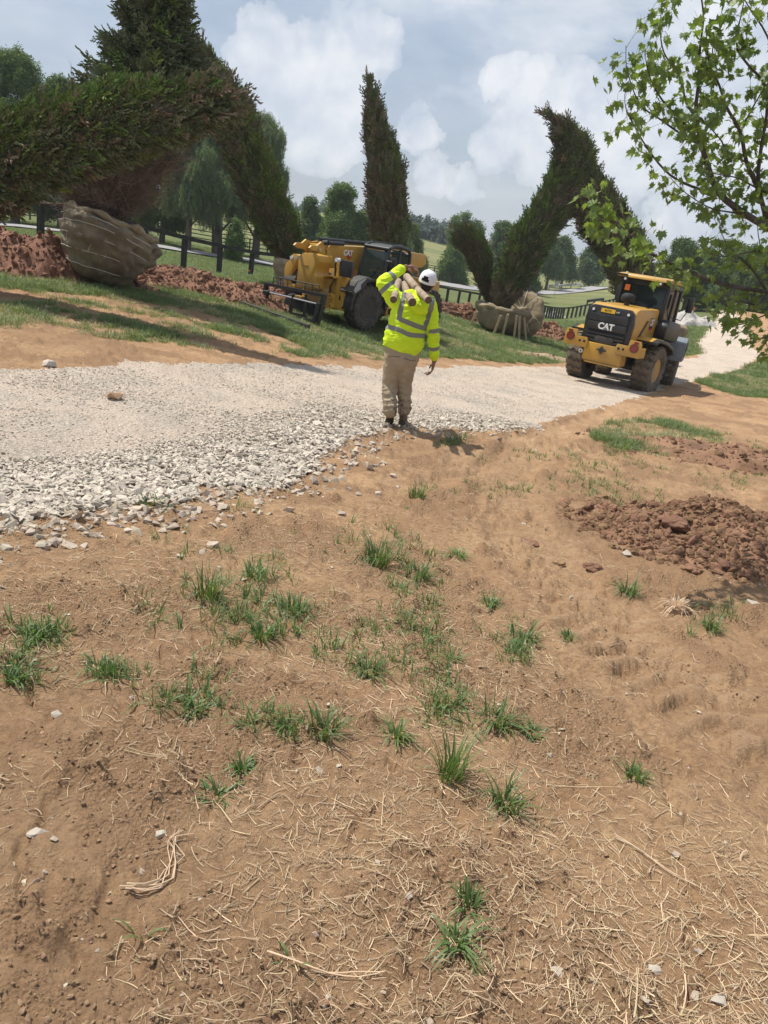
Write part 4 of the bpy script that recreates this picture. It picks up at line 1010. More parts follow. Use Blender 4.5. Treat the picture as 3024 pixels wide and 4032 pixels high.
    for (p, lt, _) in leaves:
        hang = Vector((rs.gauss(0, .55), rs.gauss(0, .55), -1.0 if rs.random() < .75 else .1)).normalized()
        q = hang.to_track_quat('Y', 'Z') @ Matrix.Rotation(rs.uniform(-.9, .9)+(math.pi if rs.random() < .5 else 0), 3, 'Y').to_quaternion()
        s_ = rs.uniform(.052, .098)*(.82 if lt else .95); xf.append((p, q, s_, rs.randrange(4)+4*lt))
    def vis(e):
        v_ = np.array(e[0]+root)-np.array([0, 0, EYE]); zc = v_@FW; a, b2 = 1512+F*(v_@RT)/zc, 2016-F*(v_@UP)/zc
        return (0 < a < 3060 and b2 > -20, e[2]/zc)
    ins = [e for e in xf if vis(e)[0]]; ins.sort(key=lambda e: -vis(e)[1]); top = set(id(e) for e in ins[:300])
    V, Fc, MI = [], [], []
    for e in xf:
        p, q, s_, k = e
        if id(e) in top:
            o = bpy.data.objects.new('leaf', LM[k][0]); C.objects.link(o); o.parent = t_; o.location = p; o.rotation_mode = 'QUATERNION'; o.rotation_quaternion = q; o.scale = (s_,)*3
        else:
            b0 = len(V); V += [p+(q @ (w_*s_)) for w_ in LM[k][1]]; Fc += [tuple(b0+i for i in fa) for fa in LM[k][2]]; MI += [k//4]*len(LM[k][2])
    o = mesh('leaves', V, Fc, [m_mlf, m_mlf2], t_); o.data.polygons.foreach_set('material_index', MI); o['kind'] = 'stuff'
maple()
# ---------------------------------------------------------------- soil heaps, fences, root balls, signs
m_red = M('red clay soil', (.22, .115, .070), (.31, .17, .105), 3, .97, .9, 10, c3=(.155, .08, .05), rand=.15)
m_brn = M('dug brown soil', (.20, .108, .062), (.29, .165, .098), 4, .97, .9, 14, c3=(.14, .08, .048))
m_redc = M('red soil clod', (.26, .138, .085), (.18, .095, .060), 2, .97, .7, 8, rand=.28)
m_brnc = M('brown soil clod', (.205, .112, .064), (.29, .17, .10), 6, .97, .7, 14, rand=.25)
S_RC = sources('red_clod', [clod(20+i, 1+i % 2, .42) for i in range(6)], m_redc)
S_BC = sources('brown_clod', [clod(30+i, 1+i % 2, .42) for i in range(6)], m_brnc)
def heap(name, label, c, rx, ry, h, rot, mat, src, nclod, cs, seed, rough=.22, res=70, cat='soil heap', vis=None):
    n = res; u = np.linspace(-1.15, 1.15, n); U, Vv = np.meshgrid(u, u, indexing='ij'); ca, sa = math.cos(rot), math.sin(rot)
    lx = U*rx; ly = Vv*ry; x = c[0]+lx*ca-ly*sa; y = c[1]+lx*sa+ly*ca
    rr = np.hypot(U, Vv)+fbm(U*1.9+seed, Vv*1.9, 3)*.35
    def hf(x, y, rr): 
        b_ = np.clip(1-rr**1.7, -.3, 1); return b_*h*(1+fbm(x*.9+seed, y*.9, 3)*.9)+np.where(b_ > 0, 1, .3)*(fbm(x*3.3+seed, y*3.3, 4)*rough*h+np.abs(fbm(x*7, y*7+seed, 3))*rough*h*.6)
    gz = H(x, y); z = gz+hf(x, y, rr)-.02; z = np.where(rr > 1.1, gz-.25, z)
    V = np.stack([x, y, z], -1).reshape(-1, 3); i = (np.arange(n-1)[:, None]*n+np.arange(n-1)[None]).ravel()
    me = fastmesh(name, V, np.stack([i, i+n, i+n+1, i+1], 1)); o = link(name, me, mat, None, False); prop(o, label, cat)
    k = rng.randint(0, n-1, (nclod*3, 2)); ok = rr[k[:, 0], k[:, 1]] < 1.12+rng.rand(nclod*3)*.1; k = k[ok][:nclod]; f = rng.rand(len(k), 2)
    P_ = np.stack([x[k[:, 0], k[:, 1]]+(f[:, 0]-.5)*rx*2/n, y[k[:, 0], k[:, 1]]+(f[:, 1]-.5)*ry*2/n, np.maximum(z[k[:, 0], k[:, 1]], gz[k[:, 0], k[:, 1]]-.01)], 1)
    s_ = cs*(.09+.35*rng.rand(len(k))+1.3*rng.rand(len(k))**14)
    q = scatter('clods', P_, rrot(len(k), 1), s_, rng.randint(0, 6, len(k)), src, o); q['kind'] = 'stuff'
    return o
HP = 'heaps of dug soil'
def at2(px, py, Y): p = un(px, py, Y); return (p.x, p.y)
def gp2(px, py, back): p = gp(px, py); return (p.x*(1+back/p.y), p.y+back)
heap('soil_heap', 'red clay heap at the left edge beside the tilted root ball', gp2(40,1085,1.2), 2.9, 1.5, .72, .1, m_red, S_RC, 6500, .13, 3)['group'] = HP
heap('soil_heap', 'long red clay heap between the root ball and the telehandler', gp2(800,1165,1.0), 2.7, 1.3, .52, -.25, m_red, S_RC, 6500, .12, 8)['group'] = HP
heap('soil_heap', 'small dark red clay heap hidden half behind the tilted root ball', gp2(570,1135,.7), 1.0, .7, .45, 0, m_red, S_RC, 1500, .14, 12, res=40)['group'] = HP
heap('soil_heap', 'low red clay heap behind the fork frame of the telehandler', gp2(1090,1190,1.0), 1.6, 1.0, .32, 0, m_red, S_RC, 1500, .14, 13, res=40)['group'] = HP
heap('soil_heap', 'red clay heap right behind the walking person', at2(1790,1260,37.0), 2.4, 1.4, .60, 0, m_red, S_RC, 4000, .20, 17)['group'] = HP
heap('soil_heap', 'red clay heap between the staked root ball and the wheel loader', at2(2180,1300,38), 3.2, 1.4, .60, 0, m_red, S_RC, 4500, .20, 23)['group'] = HP
heap('soil_heap', 'big crumbly brown soil heap at the right in the foreground', (MOUND_C.x+.25, MOUND_C.y+.1), 1.25, .95, .24, -.1, m_brn, S_BC, 15000, .062, 31, .30, 150)['group'] = HP
heap('soil_heap', 'low brown soil ridge at the right edge behind the big crumbly heap', at2(2960,1720,11.5), 2.2, 1.0, .22, 0, m_brn, S_BC, 1500, .09, 37, .3)['group'] = HP
m_grv = M('pale gravel pile', (.47, .44, .41), (.40, .375, .35), 8, .95, .5, 14)
heap('gravel_pile', 'long low pile of pale gravel on the grass left of the drive', at2(2695,1238,62), 2.5, 1.6, .95, .0, m_grv, S_ST, 500, .12, 41, .04, 60, 'gravel pile')
heap('gravel_pile', 'small pale gravel pile touching the right end of the long pile', at2(2783,1245,62), .85, 1.0, .65, .0, m_grv, S_ST, 200, .12, 43, .04, 50, 'gravel pile')
for i, (x, y, s_, lb) in enumerate([(2640,2140,.23,'large brown clod on top of the soil heap'), (2880,2200,.25,'large crumbly clod at the right of the soil heap'), (2200,2205,.10,'dark clod lying alone left of the soil heap'), (2330,2245,.13,'flat brown clod below the soil heap'), (2090,2130,.13,'dark broken clod beside the tyre marks'), (2780,2090,.16,'clod half buried on the soil heap crest'), (2720,2250,.14,'clod at the lower slope of the soil heap')]):
    v, f = clod(60+i, 4, .42); q = gp(x, y); dist = q.y
    o = mesh('soil_clod', [p*s_*.8 for p in v], f, m_brnc, None); o.location = (q.x, q.y, zg1(q.x, q.y)+(.17 if 'soil heap' in lb and 'left' not in lb and 'below' not in lb and 'lower' not in lb else .02)); prop(o, lb, 'soil clod', 'large clods round the soil heap')

m_fence = M('black fence paint', (.020, .019, .018), (.036, .034, .031), 8, .75, .3, 30)
def fence_run(path, spacing, h, rails, label, post=.15, mesh_=False, group=None, rail_t=.16):
    seg = [Vector(p) for p in path]; L = [0]
    for a, b_ in zip(seg, seg[1:]): L.append(L[-1]+(b_-a).length)
    def P_(s):
        for i in range(len(seg)-1):
            if s <= L[i+1] or i == len(seg)-2: t_ = (s-L[i])/(L[i+1]-L[i]); return seg[i].lerp(seg[i+1], t_)
    n = int(L[-1]/spacing); p0 = seg[0]; base = Vector((p0.x, p0.y, hz(p0.x, p0.y)))
    f = empty('fence', base, 0, label, 'fence', group)
    pm = B().box((0, 0, h/2-.2), (post, post*.85, h+.4), bev=.008); first = pm.out('post', m_fence, f); me = first.data
    pts = []
    for i in range(n+1):
        q = P_(i*spacing); z = hz(q.x, q.y); pts.append(Vector((q.x, q.y, z)))
        o = first if i == 0 else bpy.data.objects.new('post', me)
        if i: C.objects.link(o); o.parent = f
        o.location = pts[-1]-base
        d = P_(min(i*spacing+.5, L[-1]))-P_(max(0, i*spacing-.5)); o.rotation_euler = (random.gauss(0, .012), random.gauss(0, .012), math.atan2(d.y, d.x))
    for i in range(n):
        a, b_ = pts[i], pts[i+1]; d = b_-a
        for rz_ in rails:
            rb = B().box((0, 0, 0), (d.length+.02, .045, rail_t)); o = rb.out('rail', m_fence, f)
            nrm = Vector((-d.y, d.x, 0)).normalized()
            o.location = (a+b_)/2-base+Vector((0, 0, rz_))-nrm*(post*.5+.02); o.rotation_euler = (0, -math.asin(d.z/d.length), math.atan2(d.y, d.x))
    return f
fence_run(FENCE[:4]+[(7.5, 74)], 2.44, 1.38, (1.32,), 'black timber fence with one top rail running from the left edge back behind the machines', .19)
fence_run([(7.5, 74), *FENCE[4:]], 1.1, 1.38, (1.32,), 'black picket-like fence of closely set posts dipping through the meadow left of the wheel loader', .22)
GF = 'black field fences around the far meadows'
fence_run([at2(x, y, Y) for x, y, Y in [(-80,790,84), (150,840,82), (500,905,84), (760,955,86), (1010,1005,88), (1080,1010,92)]], 3.2, 1.35, (1.25, .85, .45), 'four rail fence under the willows at the left of the far meadow', .14, group=GF, rail_t=.10)
fence_run([at2(x, y, Y) for x, y, Y in [(1590,1035,148), (1650,1048,148), (1700,1060,147), (1790,1078,145)]], 3.0, 1.4, (1.3, .9, .5), 'rail fence at the foot of the mown hill right of the telehandler cab', .16, group=GF, rail_t=.12)
fence_run([at2(x, y, Y) for x, y, Y in [(1630,1075,112), (1720,1092,113), (1800,1105,115)]], 1.9, 1.0, (), 'row of short dark posts beyond the country road right of the telehandler', .22, group=GF)
fence_run([at2(x, y, Y) for x, y, Y in [(-100,700,160), (300,790,160), (640,860,150), (1000,930,140), (1330,985,140)]], 3.6, 1.4, (1.3, .9, .5), 'distant rail fence crossing the mown slope behind the willows', .16, group=GF, rail_t=.12)

# burlap root balls laced with twine
m_bur = M('burlap over soil', (.36, .29, .185), (.27, .215, .135), 3.5, .95, .55, 70, c3=(.20, .15, .095))
m_burs = M('stained burlap', (.20, .165, .115), (.275, .225, .15), 2.5, .95, .6, 60, c3=(.13, .09, .06))
m_twn = M('pale twine', (.62, .58, .50), rough=.8)
def ball_geo(prof, n=64, m=40, seed=0, amp=.05, squares=True):
    """folded burlap: profile of (radius, height), bulging between the lacing"""
    V = []; Fc = []
    pr = [Vector((a, b_, 0)) for a, b_ in prof]
    for j in range(m+1):
        q, _ = path_eval(pr, [1]*len(pr), j/m); r, z = max(q.x, .001), q.y
        for k in range(n):
            a = 6.283*k/n; dx, dy = math.cos(a), math.sin(a)
            lace = abs(math.sin(a*5+z*2.1))*.55+abs(math.sin(z*6.2+a*.8))*.45 if squares else .5
            w_ = 1+amp*(lace-.5)*1.6+amp*1.5*mn.noise(Vector((dx*1.6+seed, dy*1.6, z*1.2)))+amp*.8*mn.noise(Vector((dx*6+seed, dy*6, z*5)))+amp*.35*mn.noise(Vector((dx*16, dy*16+seed, z*13)))
            V.append(Vector((dx*r*w_, dy*r*w_, z+amp*.6*mn.noise(Vector((dx*4, dy*4+seed, z*4)))*min(1, r))))
    for j in range(m):
        for k in range(n): Fc.append((j*n+k, j*n+(k+1) % n, (j+1)*n+(k+1) % n, (j+1)*n+k))
    Fc.append(tuple(range(n))[::-1]); Fc.append(tuple(m*n+k for k in range(n)))
    return V, Fc
def twine_rings(name, prof, hs, parent, r=.011, amp=.03, seed=0, arcs=None):
    pr = [Vector((a, b_, 0)) for a, b_ in prof]
    for h in hs:
        q, _ = path_eval(pr, [1]*len(pr), h); pts = []
        a0, a1 = arcs[hs.index(h)] if arcs else (0, 6.283)
        for k in range(41):
            a = a0+(a1-a0)*k/40; dx, dy = math.cos(a), math.sin(a); w_ = 1.035+amp*mn.noise(Vector((dx*2+seed, dy*2, h*5)))
            pts.append(Vector((dx*q.x*w_, dy*q.x*w_, q.y+.06*math.sin(a*2+h*9)+.03*mn.noise(Vector((dx*5, dy*5, h*3))))))
        B().tube(pts, r, 5).out(name, m_twn, parent)
def big_ball():
    p = gp(325, 1130); p.y += .5; z0 = zg1(p.x, p.y)
    t_ = empty('root_ball', (p.x, p.y, z0), 0, 'huge tilted burlap root ball laced with pale twine on the grass at the left', 'root ball')
    prof = [(.02, -.05), (.55, -.02), (.95, .25), (1.24, .75), (1.45, 1.25), (1.52, 1.62), (1.38, 1.90), (1.18, 2.02), (.7, 1.98), (.35, 2.04), (.02, 2.08)]
    V, Fc = ball_geo(prof, 120, 80, 3, .085)
    tilt = empty_part = None
    o = mesh('burlap', V, Fc, m_burs, t_, True); o.rotation_euler = (rad(-13), rad(11), 0); o.location = (.0, .2, .10); o.scale = (.68, .68, .66)
    pts = []                                     # rolled rim
    rim = B()
    for k in range(15):
        a = 6.283*k/15; q = [Vector((math.cos(a+d)*1.40, math.sin(a+d)*1.40, 1.93+.06*math.sin(7*(a+d)))) for d in (0, .14, .28, .42)]
        rim.tube(q, [.07, .13+.03*math.sin(k*5), .12, .06], 9)
    r_ = rim.out('rim_roll', m_bur, o, True)
    twine_rings('twine', prof, [.22, .30, .38, .46, .53, .60], o, .010, .03, 3, [(3.3, 5.9), (3.3, 5.9), (3.0, 6.2), (3.2, 5.8), (3.5, 6.0), (3.2, 5.4)])
    for a in (3.6, 3.95, 4.3, 4.7, 5.1): B().tube([Vector((math.cos(a+.02*k)*(1.28+.032*k), math.sin(a+.02*k)*(1.28+.032*k), .7+.14*k)) for k in range(8)], .008, 4).out('wire', m_twn, o)
big_ball()
def small_ball():
    p = un(1962, 1310, 33.6); z0 = hz(p.x, p.y)
    t_ = empty('root_ball', (p.x, p.y, z0), 0, 'burlap root ball propped on short wooden stakes under the twisted spruce', 'root ball')
    prof = [(.02, .10), (.75, .12), (1.02, .45), (1.12, .85), (1.16, 1.05), (1.0, 1.13), (.6, 1.10), (.3, 1.12), (.02, 1.13)]
    V, Fc = ball_geo(prof, 72, 36, 9, .05); o = mesh('burlap', V, Fc, m_burs, t_, True); o.rotation_euler = (0, rad(4), 0)
    rim = B()
    for k in range(13):
        a = 6.283*k/13; q = [Vector((math.cos(a+d)*1.08, math.sin(a+d)*1.08, 1.08+.05*math.sin(5*(a+d)))) for d in (0, .16, .32, .5)]
        rim.tube(q, [.05, .12, .11, .05], 8)
    rim.out('rim_roll', m_bur, t_, True)
    for (x0, x1, y) in [(-1.12, -1.36, -.8), (-.18, -.32, -1.25), (.10, .06, -1.2), (.48, .56, -1.15), (.62, .80, -1.05), (.85, 1.15, -.75)]:
        B().box((0, 0, 0), (.09, .06, .95 if x0 < 0 else 1.15)).out('stake', m_wood, t_, loc=((x0+x1)/2, y, .38), rot=(rad(12), math.atan2(x0-x1, .9), 0))
m_wood = M('raw pine stake', (.50, .40, .27), (.40, .31, .2), 6, .8, .2, 40)
small_ball()
def fold_ball():
    p = un(2045, 1290, 34.9); z0 = hz(p.x, p.y)
    t_ = empty('root_ball', (p.x, p.y, z0), 0, 'light tan burlap root ball lying on its side behind the staked one', 'root ball')
    prof = [(.02, -1.0), (.55, -.95), (.85, -.6), (.98, 0), (.92, .35), (.6, .5), (.25, .42), (.02, .40)]
    V, Fc = ball_geo(prof, 72, 40, 5, .07); o = mesh('burlap', V, Fc, m_bur, t_, True); o.rotation_euler = (rad(62), rad(-20), 0); o.location = (0, .2, .95)
    for k in range(9):
        a = .5+k*.62; B().tube([Vector((math.cos(a)*r_, math.sin(a)*r_, zz)) for r_, zz in ((.1, .52), (.5, .56), (.8, .5), (.98, .25))], .012, 4).out('twine', m_twn, o)
fold_ball()
def white_ball():
    p = un(1150, 1165, 27.5); z0 = hz(p.x, p.y)
    t_ = empty('root_ball', (p.x, p.y, z0), 0, 'pale burlap root ball half hidden behind the boom of the telehandler', 'root ball')
    prof = [(.02, .0), (.7, .02), (.95, .5), (1.05, 1.0), (.9, 1.25), (.4, 1.25), (.02, 1.25)]
    V, Fc = ball_geo(prof, 60, 30, 15, .05); mesh('burlap', V, Fc, m_bur, t_, True).scale = (.72, .72, .72)
white_ball()
# little flags and signs
m_flag = M('orange flag', (.75, .17, .05), rough=.6); m_white = M('white sign face', (.78, .79, .80), rough=.5); m_grey = M('galvanised steel', (.42, .44, .45), rough=.45, metal=.6)
for (x, y, Y, lb) in [(84,938,24.6,'tiny orange marker flag behind the red heap at the left edge'), (566,1008,30,'tiny orange marker flag on the grass right of the tilted root ball'), (978,1060,36,'tiny orange marker flag on the grass left of the telehandler')]:
    p = un(x, y, Y); z = hz(p.x, p.y); t_ = empty('marker_flag', (p.x, p.y, z), 0, lb, 'marker flag', 'orange marker flags')
    hh = max(.35, p.z-z); B().cyl((0, 0, 0), (0, 0, hh), .004, n=5).out('wire', m_grey, t_); mesh('flag', [(0, 0, hh), (.13, .02, hh-.05), (0, 0, hh-.12), (0, .004, hh), (.13, .024, hh-.05), (0, .004, hh-.12)], [(0, 1, 2), (5, 4, 3)], m_flag, t_)
for (x, y, Y, w_, h_, lb) in [(2896,1198,98,.42,.30,'small white sign at the far end of the gravel drive, left of two'), (2940,1204,92,.26,.34,'small white sign at the far end of the gravel drive, right of two')]:
    p = un(x, y, Y); z = hz(p.x, p.y); t_ = empty('small_sign', (p.x, p.y, z), 0, lb, 'sign'); hh = max(.5, p.z-z)
    B().box((0, 0, hh), (w_, .03, h_)).out('sign_face', m_white, t_); B().cyl((0, .03, 0), (0, .03, hh), .02, n=6).out('post', m_grey, t_)
p = un(2192, 1117, 128); z = hz(p.x, p.y); t_ = empty('road_sign', (p.x, p.y, z), 0, 'grey back of a road sign beside the country road', 'sign')
B().box((0, 0, max(1.5, p.z-z)), (.55, .04, .6)).out('sign_face', m_grey, t_); B().cyl((0, .05, 0), (0, .05, max(1.5, p.z-z)), .035, n=6).out('post', m_grey, t_)
def guard(label, L, Y0, Y1, mat, hgt):
    pts = [un(x, y, Y0+(Y1-Y0)*i/(len(L)-1)) for i, (x, y) in enumerate(L)]; base = Vector((pts[0].x, pts[0].y, hz(pts[0].x, pts[0].y))); t_ = empty('guardrail', base, 0, label, 'guardrail')
    pp = [Vector((q.x, q.y, hz(q.x, q.y)+hgt))-base for q in pts]; B().tube(pp, .22, 4).out('rail', mat, t_)
    for q in pp: B().box((q.x, q.y, q.z-hgt/2), (.2, .2, hgt+.2)).out('post', mat, t_)
guard('grey guardrail along the far side of the country road', [(2165,1120),(2210,1124),(2250,1120),(2290,1112)], 150, 165, m_grey, .7)
guard('dark guardrail on the near side of the road bend behind the loader', [(2322,1152),(2350,1146),(2385,1140)], 118, 122, m_fence, .6)
for (x, y, Y, rx, lb) in [(2190,1180,100,1.6,'low outcrop of pale rock in the meadow behind the fence')]:
    c = at2(x, y, Y); heap('rock_outcrop', lb, c, rx, 1.0, .45, 0, m_grv, S_ST, 300, .35, 51, .3, 40, 'rock')
heap('dirt_patch', 'pale dead turf clod on the verge left of the wheel loader', at2(2160,1370,27.5), 1.4, .45, .14, 0, M('pale trampled straw soil', (.42, .33, .22), (.3, .22, .14), 3, .95, .5, 20), S_BC, 300, .10, 61, .3, 40, 'turf clod')
# ---------------------------------------------------------------- machines
m_yel = M('yellow machine paint', (.52, .295, .045), (.46, .26, .045), 2.5, .42, .05, 60, coat=.12, c3=(.36, .225, .075), rvar=.25)
m_yeld = M('dusty yellow paint', (.46, .28, .075), (.36, .235, .10), 3, .6, .12, 60, c3=(.30, .215, .12), rvar=.2)
m_blk = M('black machine paint', (.018, .019, .021), (.034, .033, .032), 4, .42, .08, 40, rvar=.3, spec=.5)
m_blkd = M('dusty black steel', (.040, .038, .036), (.070, .062, .052), 4, .65, .2, 40)
m_rub = M('dusty tyre rubber', (.105, .088, .068), (.165, .138, .105), 6, .9, .3, 60, c3=(.065, .057, .048))
m_rubd = M('dark tyre rubber', (.040, .037, .034), (.085, .074, .060), 5, .85, .3, 60)
m_lugc = M('light dusty tread', (.19, .155, .115), (.13, .108, .083), 5, .9, .3, 60)
m_chr = M('polished cylinder rod', (.75, .76, .78), rough=.18, metal=1.0)
m_stl = M('pin steel', (.45, .43, .40), rough=.4, metal=.8)
m_gry = M('slate grey panel', (.165, .19, .22), (.22, .235, .25), 3, .55, .05, 30)
m_red = M('tail lamp red', (.22, .035, .025), rough=.3, coat=.5); m_amb = M('amber lens', (.80, .20, .03), rough=.3, coat=.5)
m_lens = M('clear lamp lens', (.75, .76, .78), rough=.15, coat=.6)
m_seat = M('black seat', (.02, .02, .022), rough=.8)
m_ltr = M('white lettering', (.78, .78, .76), rough=.5); m_ltk = M('black lettering', (.02, .02, .02), rough=.5); m_redp = M('red print', (.45, .06, .05), rough=.5); m_yelp = M('bright yellow sticker', (.80, .50, .03), rough=.5)
def glassmat():
    m, t, b, o = newmat('tinted cab glass'); b.inputs['Base Color'].default_value = (.03, .045, .045, 1); b.inputs['Roughness'].default_value = .06; b.inputs['Specular IOR Level'].default_value = .6
    tr = t.nodes.new('ShaderNodeBsdfTransparent'); tr.inputs[0].default_value = (.62, .72, .70, 1); mx = t.nodes.new('ShaderNodeMixShader'); mx.inputs[0].default_value = .36
    t.links.new(b.outputs[0], mx.inputs[1]); t.links.new(tr.outputs[0], mx.inputs[2]); t.links.new(mx.outputs[0], o.inputs[0]); return m
m_gls = glassmat()
def text(name, s, size, mat, parent, loc, rot, ext=.006, bold=.02, sx=1.0):
    c = bpy.data.curves.new(name, 'FONT'); c.body = s; c.size = size; c.extrude = ext; c.offset = bold*size; c.align_x = 'CENTER'; c.align_y = 'CENTER'; c.resolution_u = 3; c.space_character = .92
    o = bpy.data.objects.new(name, c); me = bpy.data.meshes.new_from_object(o); bpy.data.objects.remove(o)
    r = link(name, me, None, parent); me.materials.clear(); me.materials.append(mat); r.location = loc; r.rotation_euler = rot; r.scale = (sx, 1, 1); return r
class FR:
    def __init__(s, o, th): s.o = Vector(o); s.m = Matrix.Rotation(th, 3, 'Z').inverted()
    def pl(s, ax, val, x, y):
        d = s.m @ Vector(ray(x, y)); e = s.m @ (Vector((0, 0, EYE))-s.o); i = 'xyz'.index(ax); return e+d*((val-e[i])/d[i])
def wheel(parent, loc, r, w_, rimr, side, rimmat, pattern='chevron', tyre_m=None, lug_m=None, nl=22, name='wheel'):
    """side: +1 when the outer face points to +x"""
    wh = bpy.data.objects.new(name, None); C.objects.link(wh); wh.parent = parent; wh.location = loc; wh.empty_display_size = .2
    h = w_/2; rt = r-.045
    prof = [(rimr, -h*.82), (rimr+.03, -h*.92), (rimr+(rt-rimr)*.5, -h), (rt-.06, -h*.96), (rt, -h*.84), (rt+.006, 0), (rt, h*.84), (rt-.06, h*.96), (rimr+(rt-rimr)*.5, h), (rimr+.03, h*.92), (rimr, h*.82)]
    B().lathe(prof, 'x', 44, caps=None).out('tyre', tyre_m or m_rub, wh, 50)
    s = side
    rp = [(rimr+.005, s*h*.80), (rimr-.02, s*h*.86), (rimr-.05, s*h*.78), (rimr-.07, s*h*.45), (rimr*.62, s*h*.30), (rimr*.50, s*h*.12), (rimr*.30, s*h*.12), (rimr*.28, s*h*.42), (rimr*.12, s*h*.50)]
    rb = B().lathe(rp, 'x', 32)
    rb.out('rim', rimmat, wh, 40)
    hb = B(); hb.cyl((s*h*.45, 0, 0), (s*h*.62, 0, 0), rimr*.16, rimr*.13, 14)
    for k in range(8): a = k*math.pi/4; hb.cyl((s*h*.12, math.cos(a)*rimr*.42, math.sin(a)*rimr*.42), (s*h*.24, math.cos(a)*rimr*.42, math.sin(a)*rimr*.42), .016, n=6)
    hb.out('hub', m_blkd if rimmat is m_blk else m_yeld, wh)
    # one lug mesh, copied round the tread
    b_ = bmesh.new(); st = 2*math.pi/nl
    def ring(x, a, rr): return (x, -math.sin(a)*rr, math.cos(a)*rr)
    if pattern == 'chevron':
        path = [(-h*.97, -.10), (-h*.62, .02), (-h*.30, -.30), (h*.10, .16), (h*.42, -.16), (h*.66, .10), (h*.97, .0)]; wd = .30
    else:
        path = [(-h*.99, .0), (-h*.55, .0), (-h*.18, .30), (h*.02, .55)]; wd = .27
    lo, hi = [], []
    for (x, f) in path:
        edge = abs(x) > h*.9
        for dlt in (-wd, wd):
            a = (f+dlt)*st; lo.append(b_.verts.new(ring(x, a, rt-.02-(.07 if edge else 0)))); hi.append(b_.verts.new(ring(x, a*.93, r-(.035 if edge else 0)+.0)))
    for i in range(len(path)-1):
        j = i*2; b_.faces.new((hi[j], hi[j+2], hi[j+3], hi[j+1])); b_.faces.new((lo[j], lo[j+2], hi[j+2], hi[j])); b_.faces.new((lo[j+1], hi[j+1], hi[j+3], lo[j+3]))
    b_.faces.new((lo[0], hi[0], hi[1], lo[1])); b_.faces.new((lo[-2], lo[-1], hi[-1], hi[-2]))
    bmesh.ops.recalc_face_normals(b_, faces=b_.faces[:])
    me = bpy.data.meshes.new('tread_lug'); b_.to_mesh(me); b_.free(); me.materials.append(lug_m or m_lugc)
    mes = [me]
    if pattern != 'chevron':
        m2 = me.copy(); 
        for v in m2.vertices: v.co.x *= -1
        m2.flip_normals(); mes.append(m2)
    for q, mm in enumerate(mes):
        for k in range(nl):
            o = bpy.data.objects.new('tread_lug', mm); C.objects.link(o); o.parent = wh; o.rotation_euler = (k*st+q*st*.5, 0, 0)
    return wh

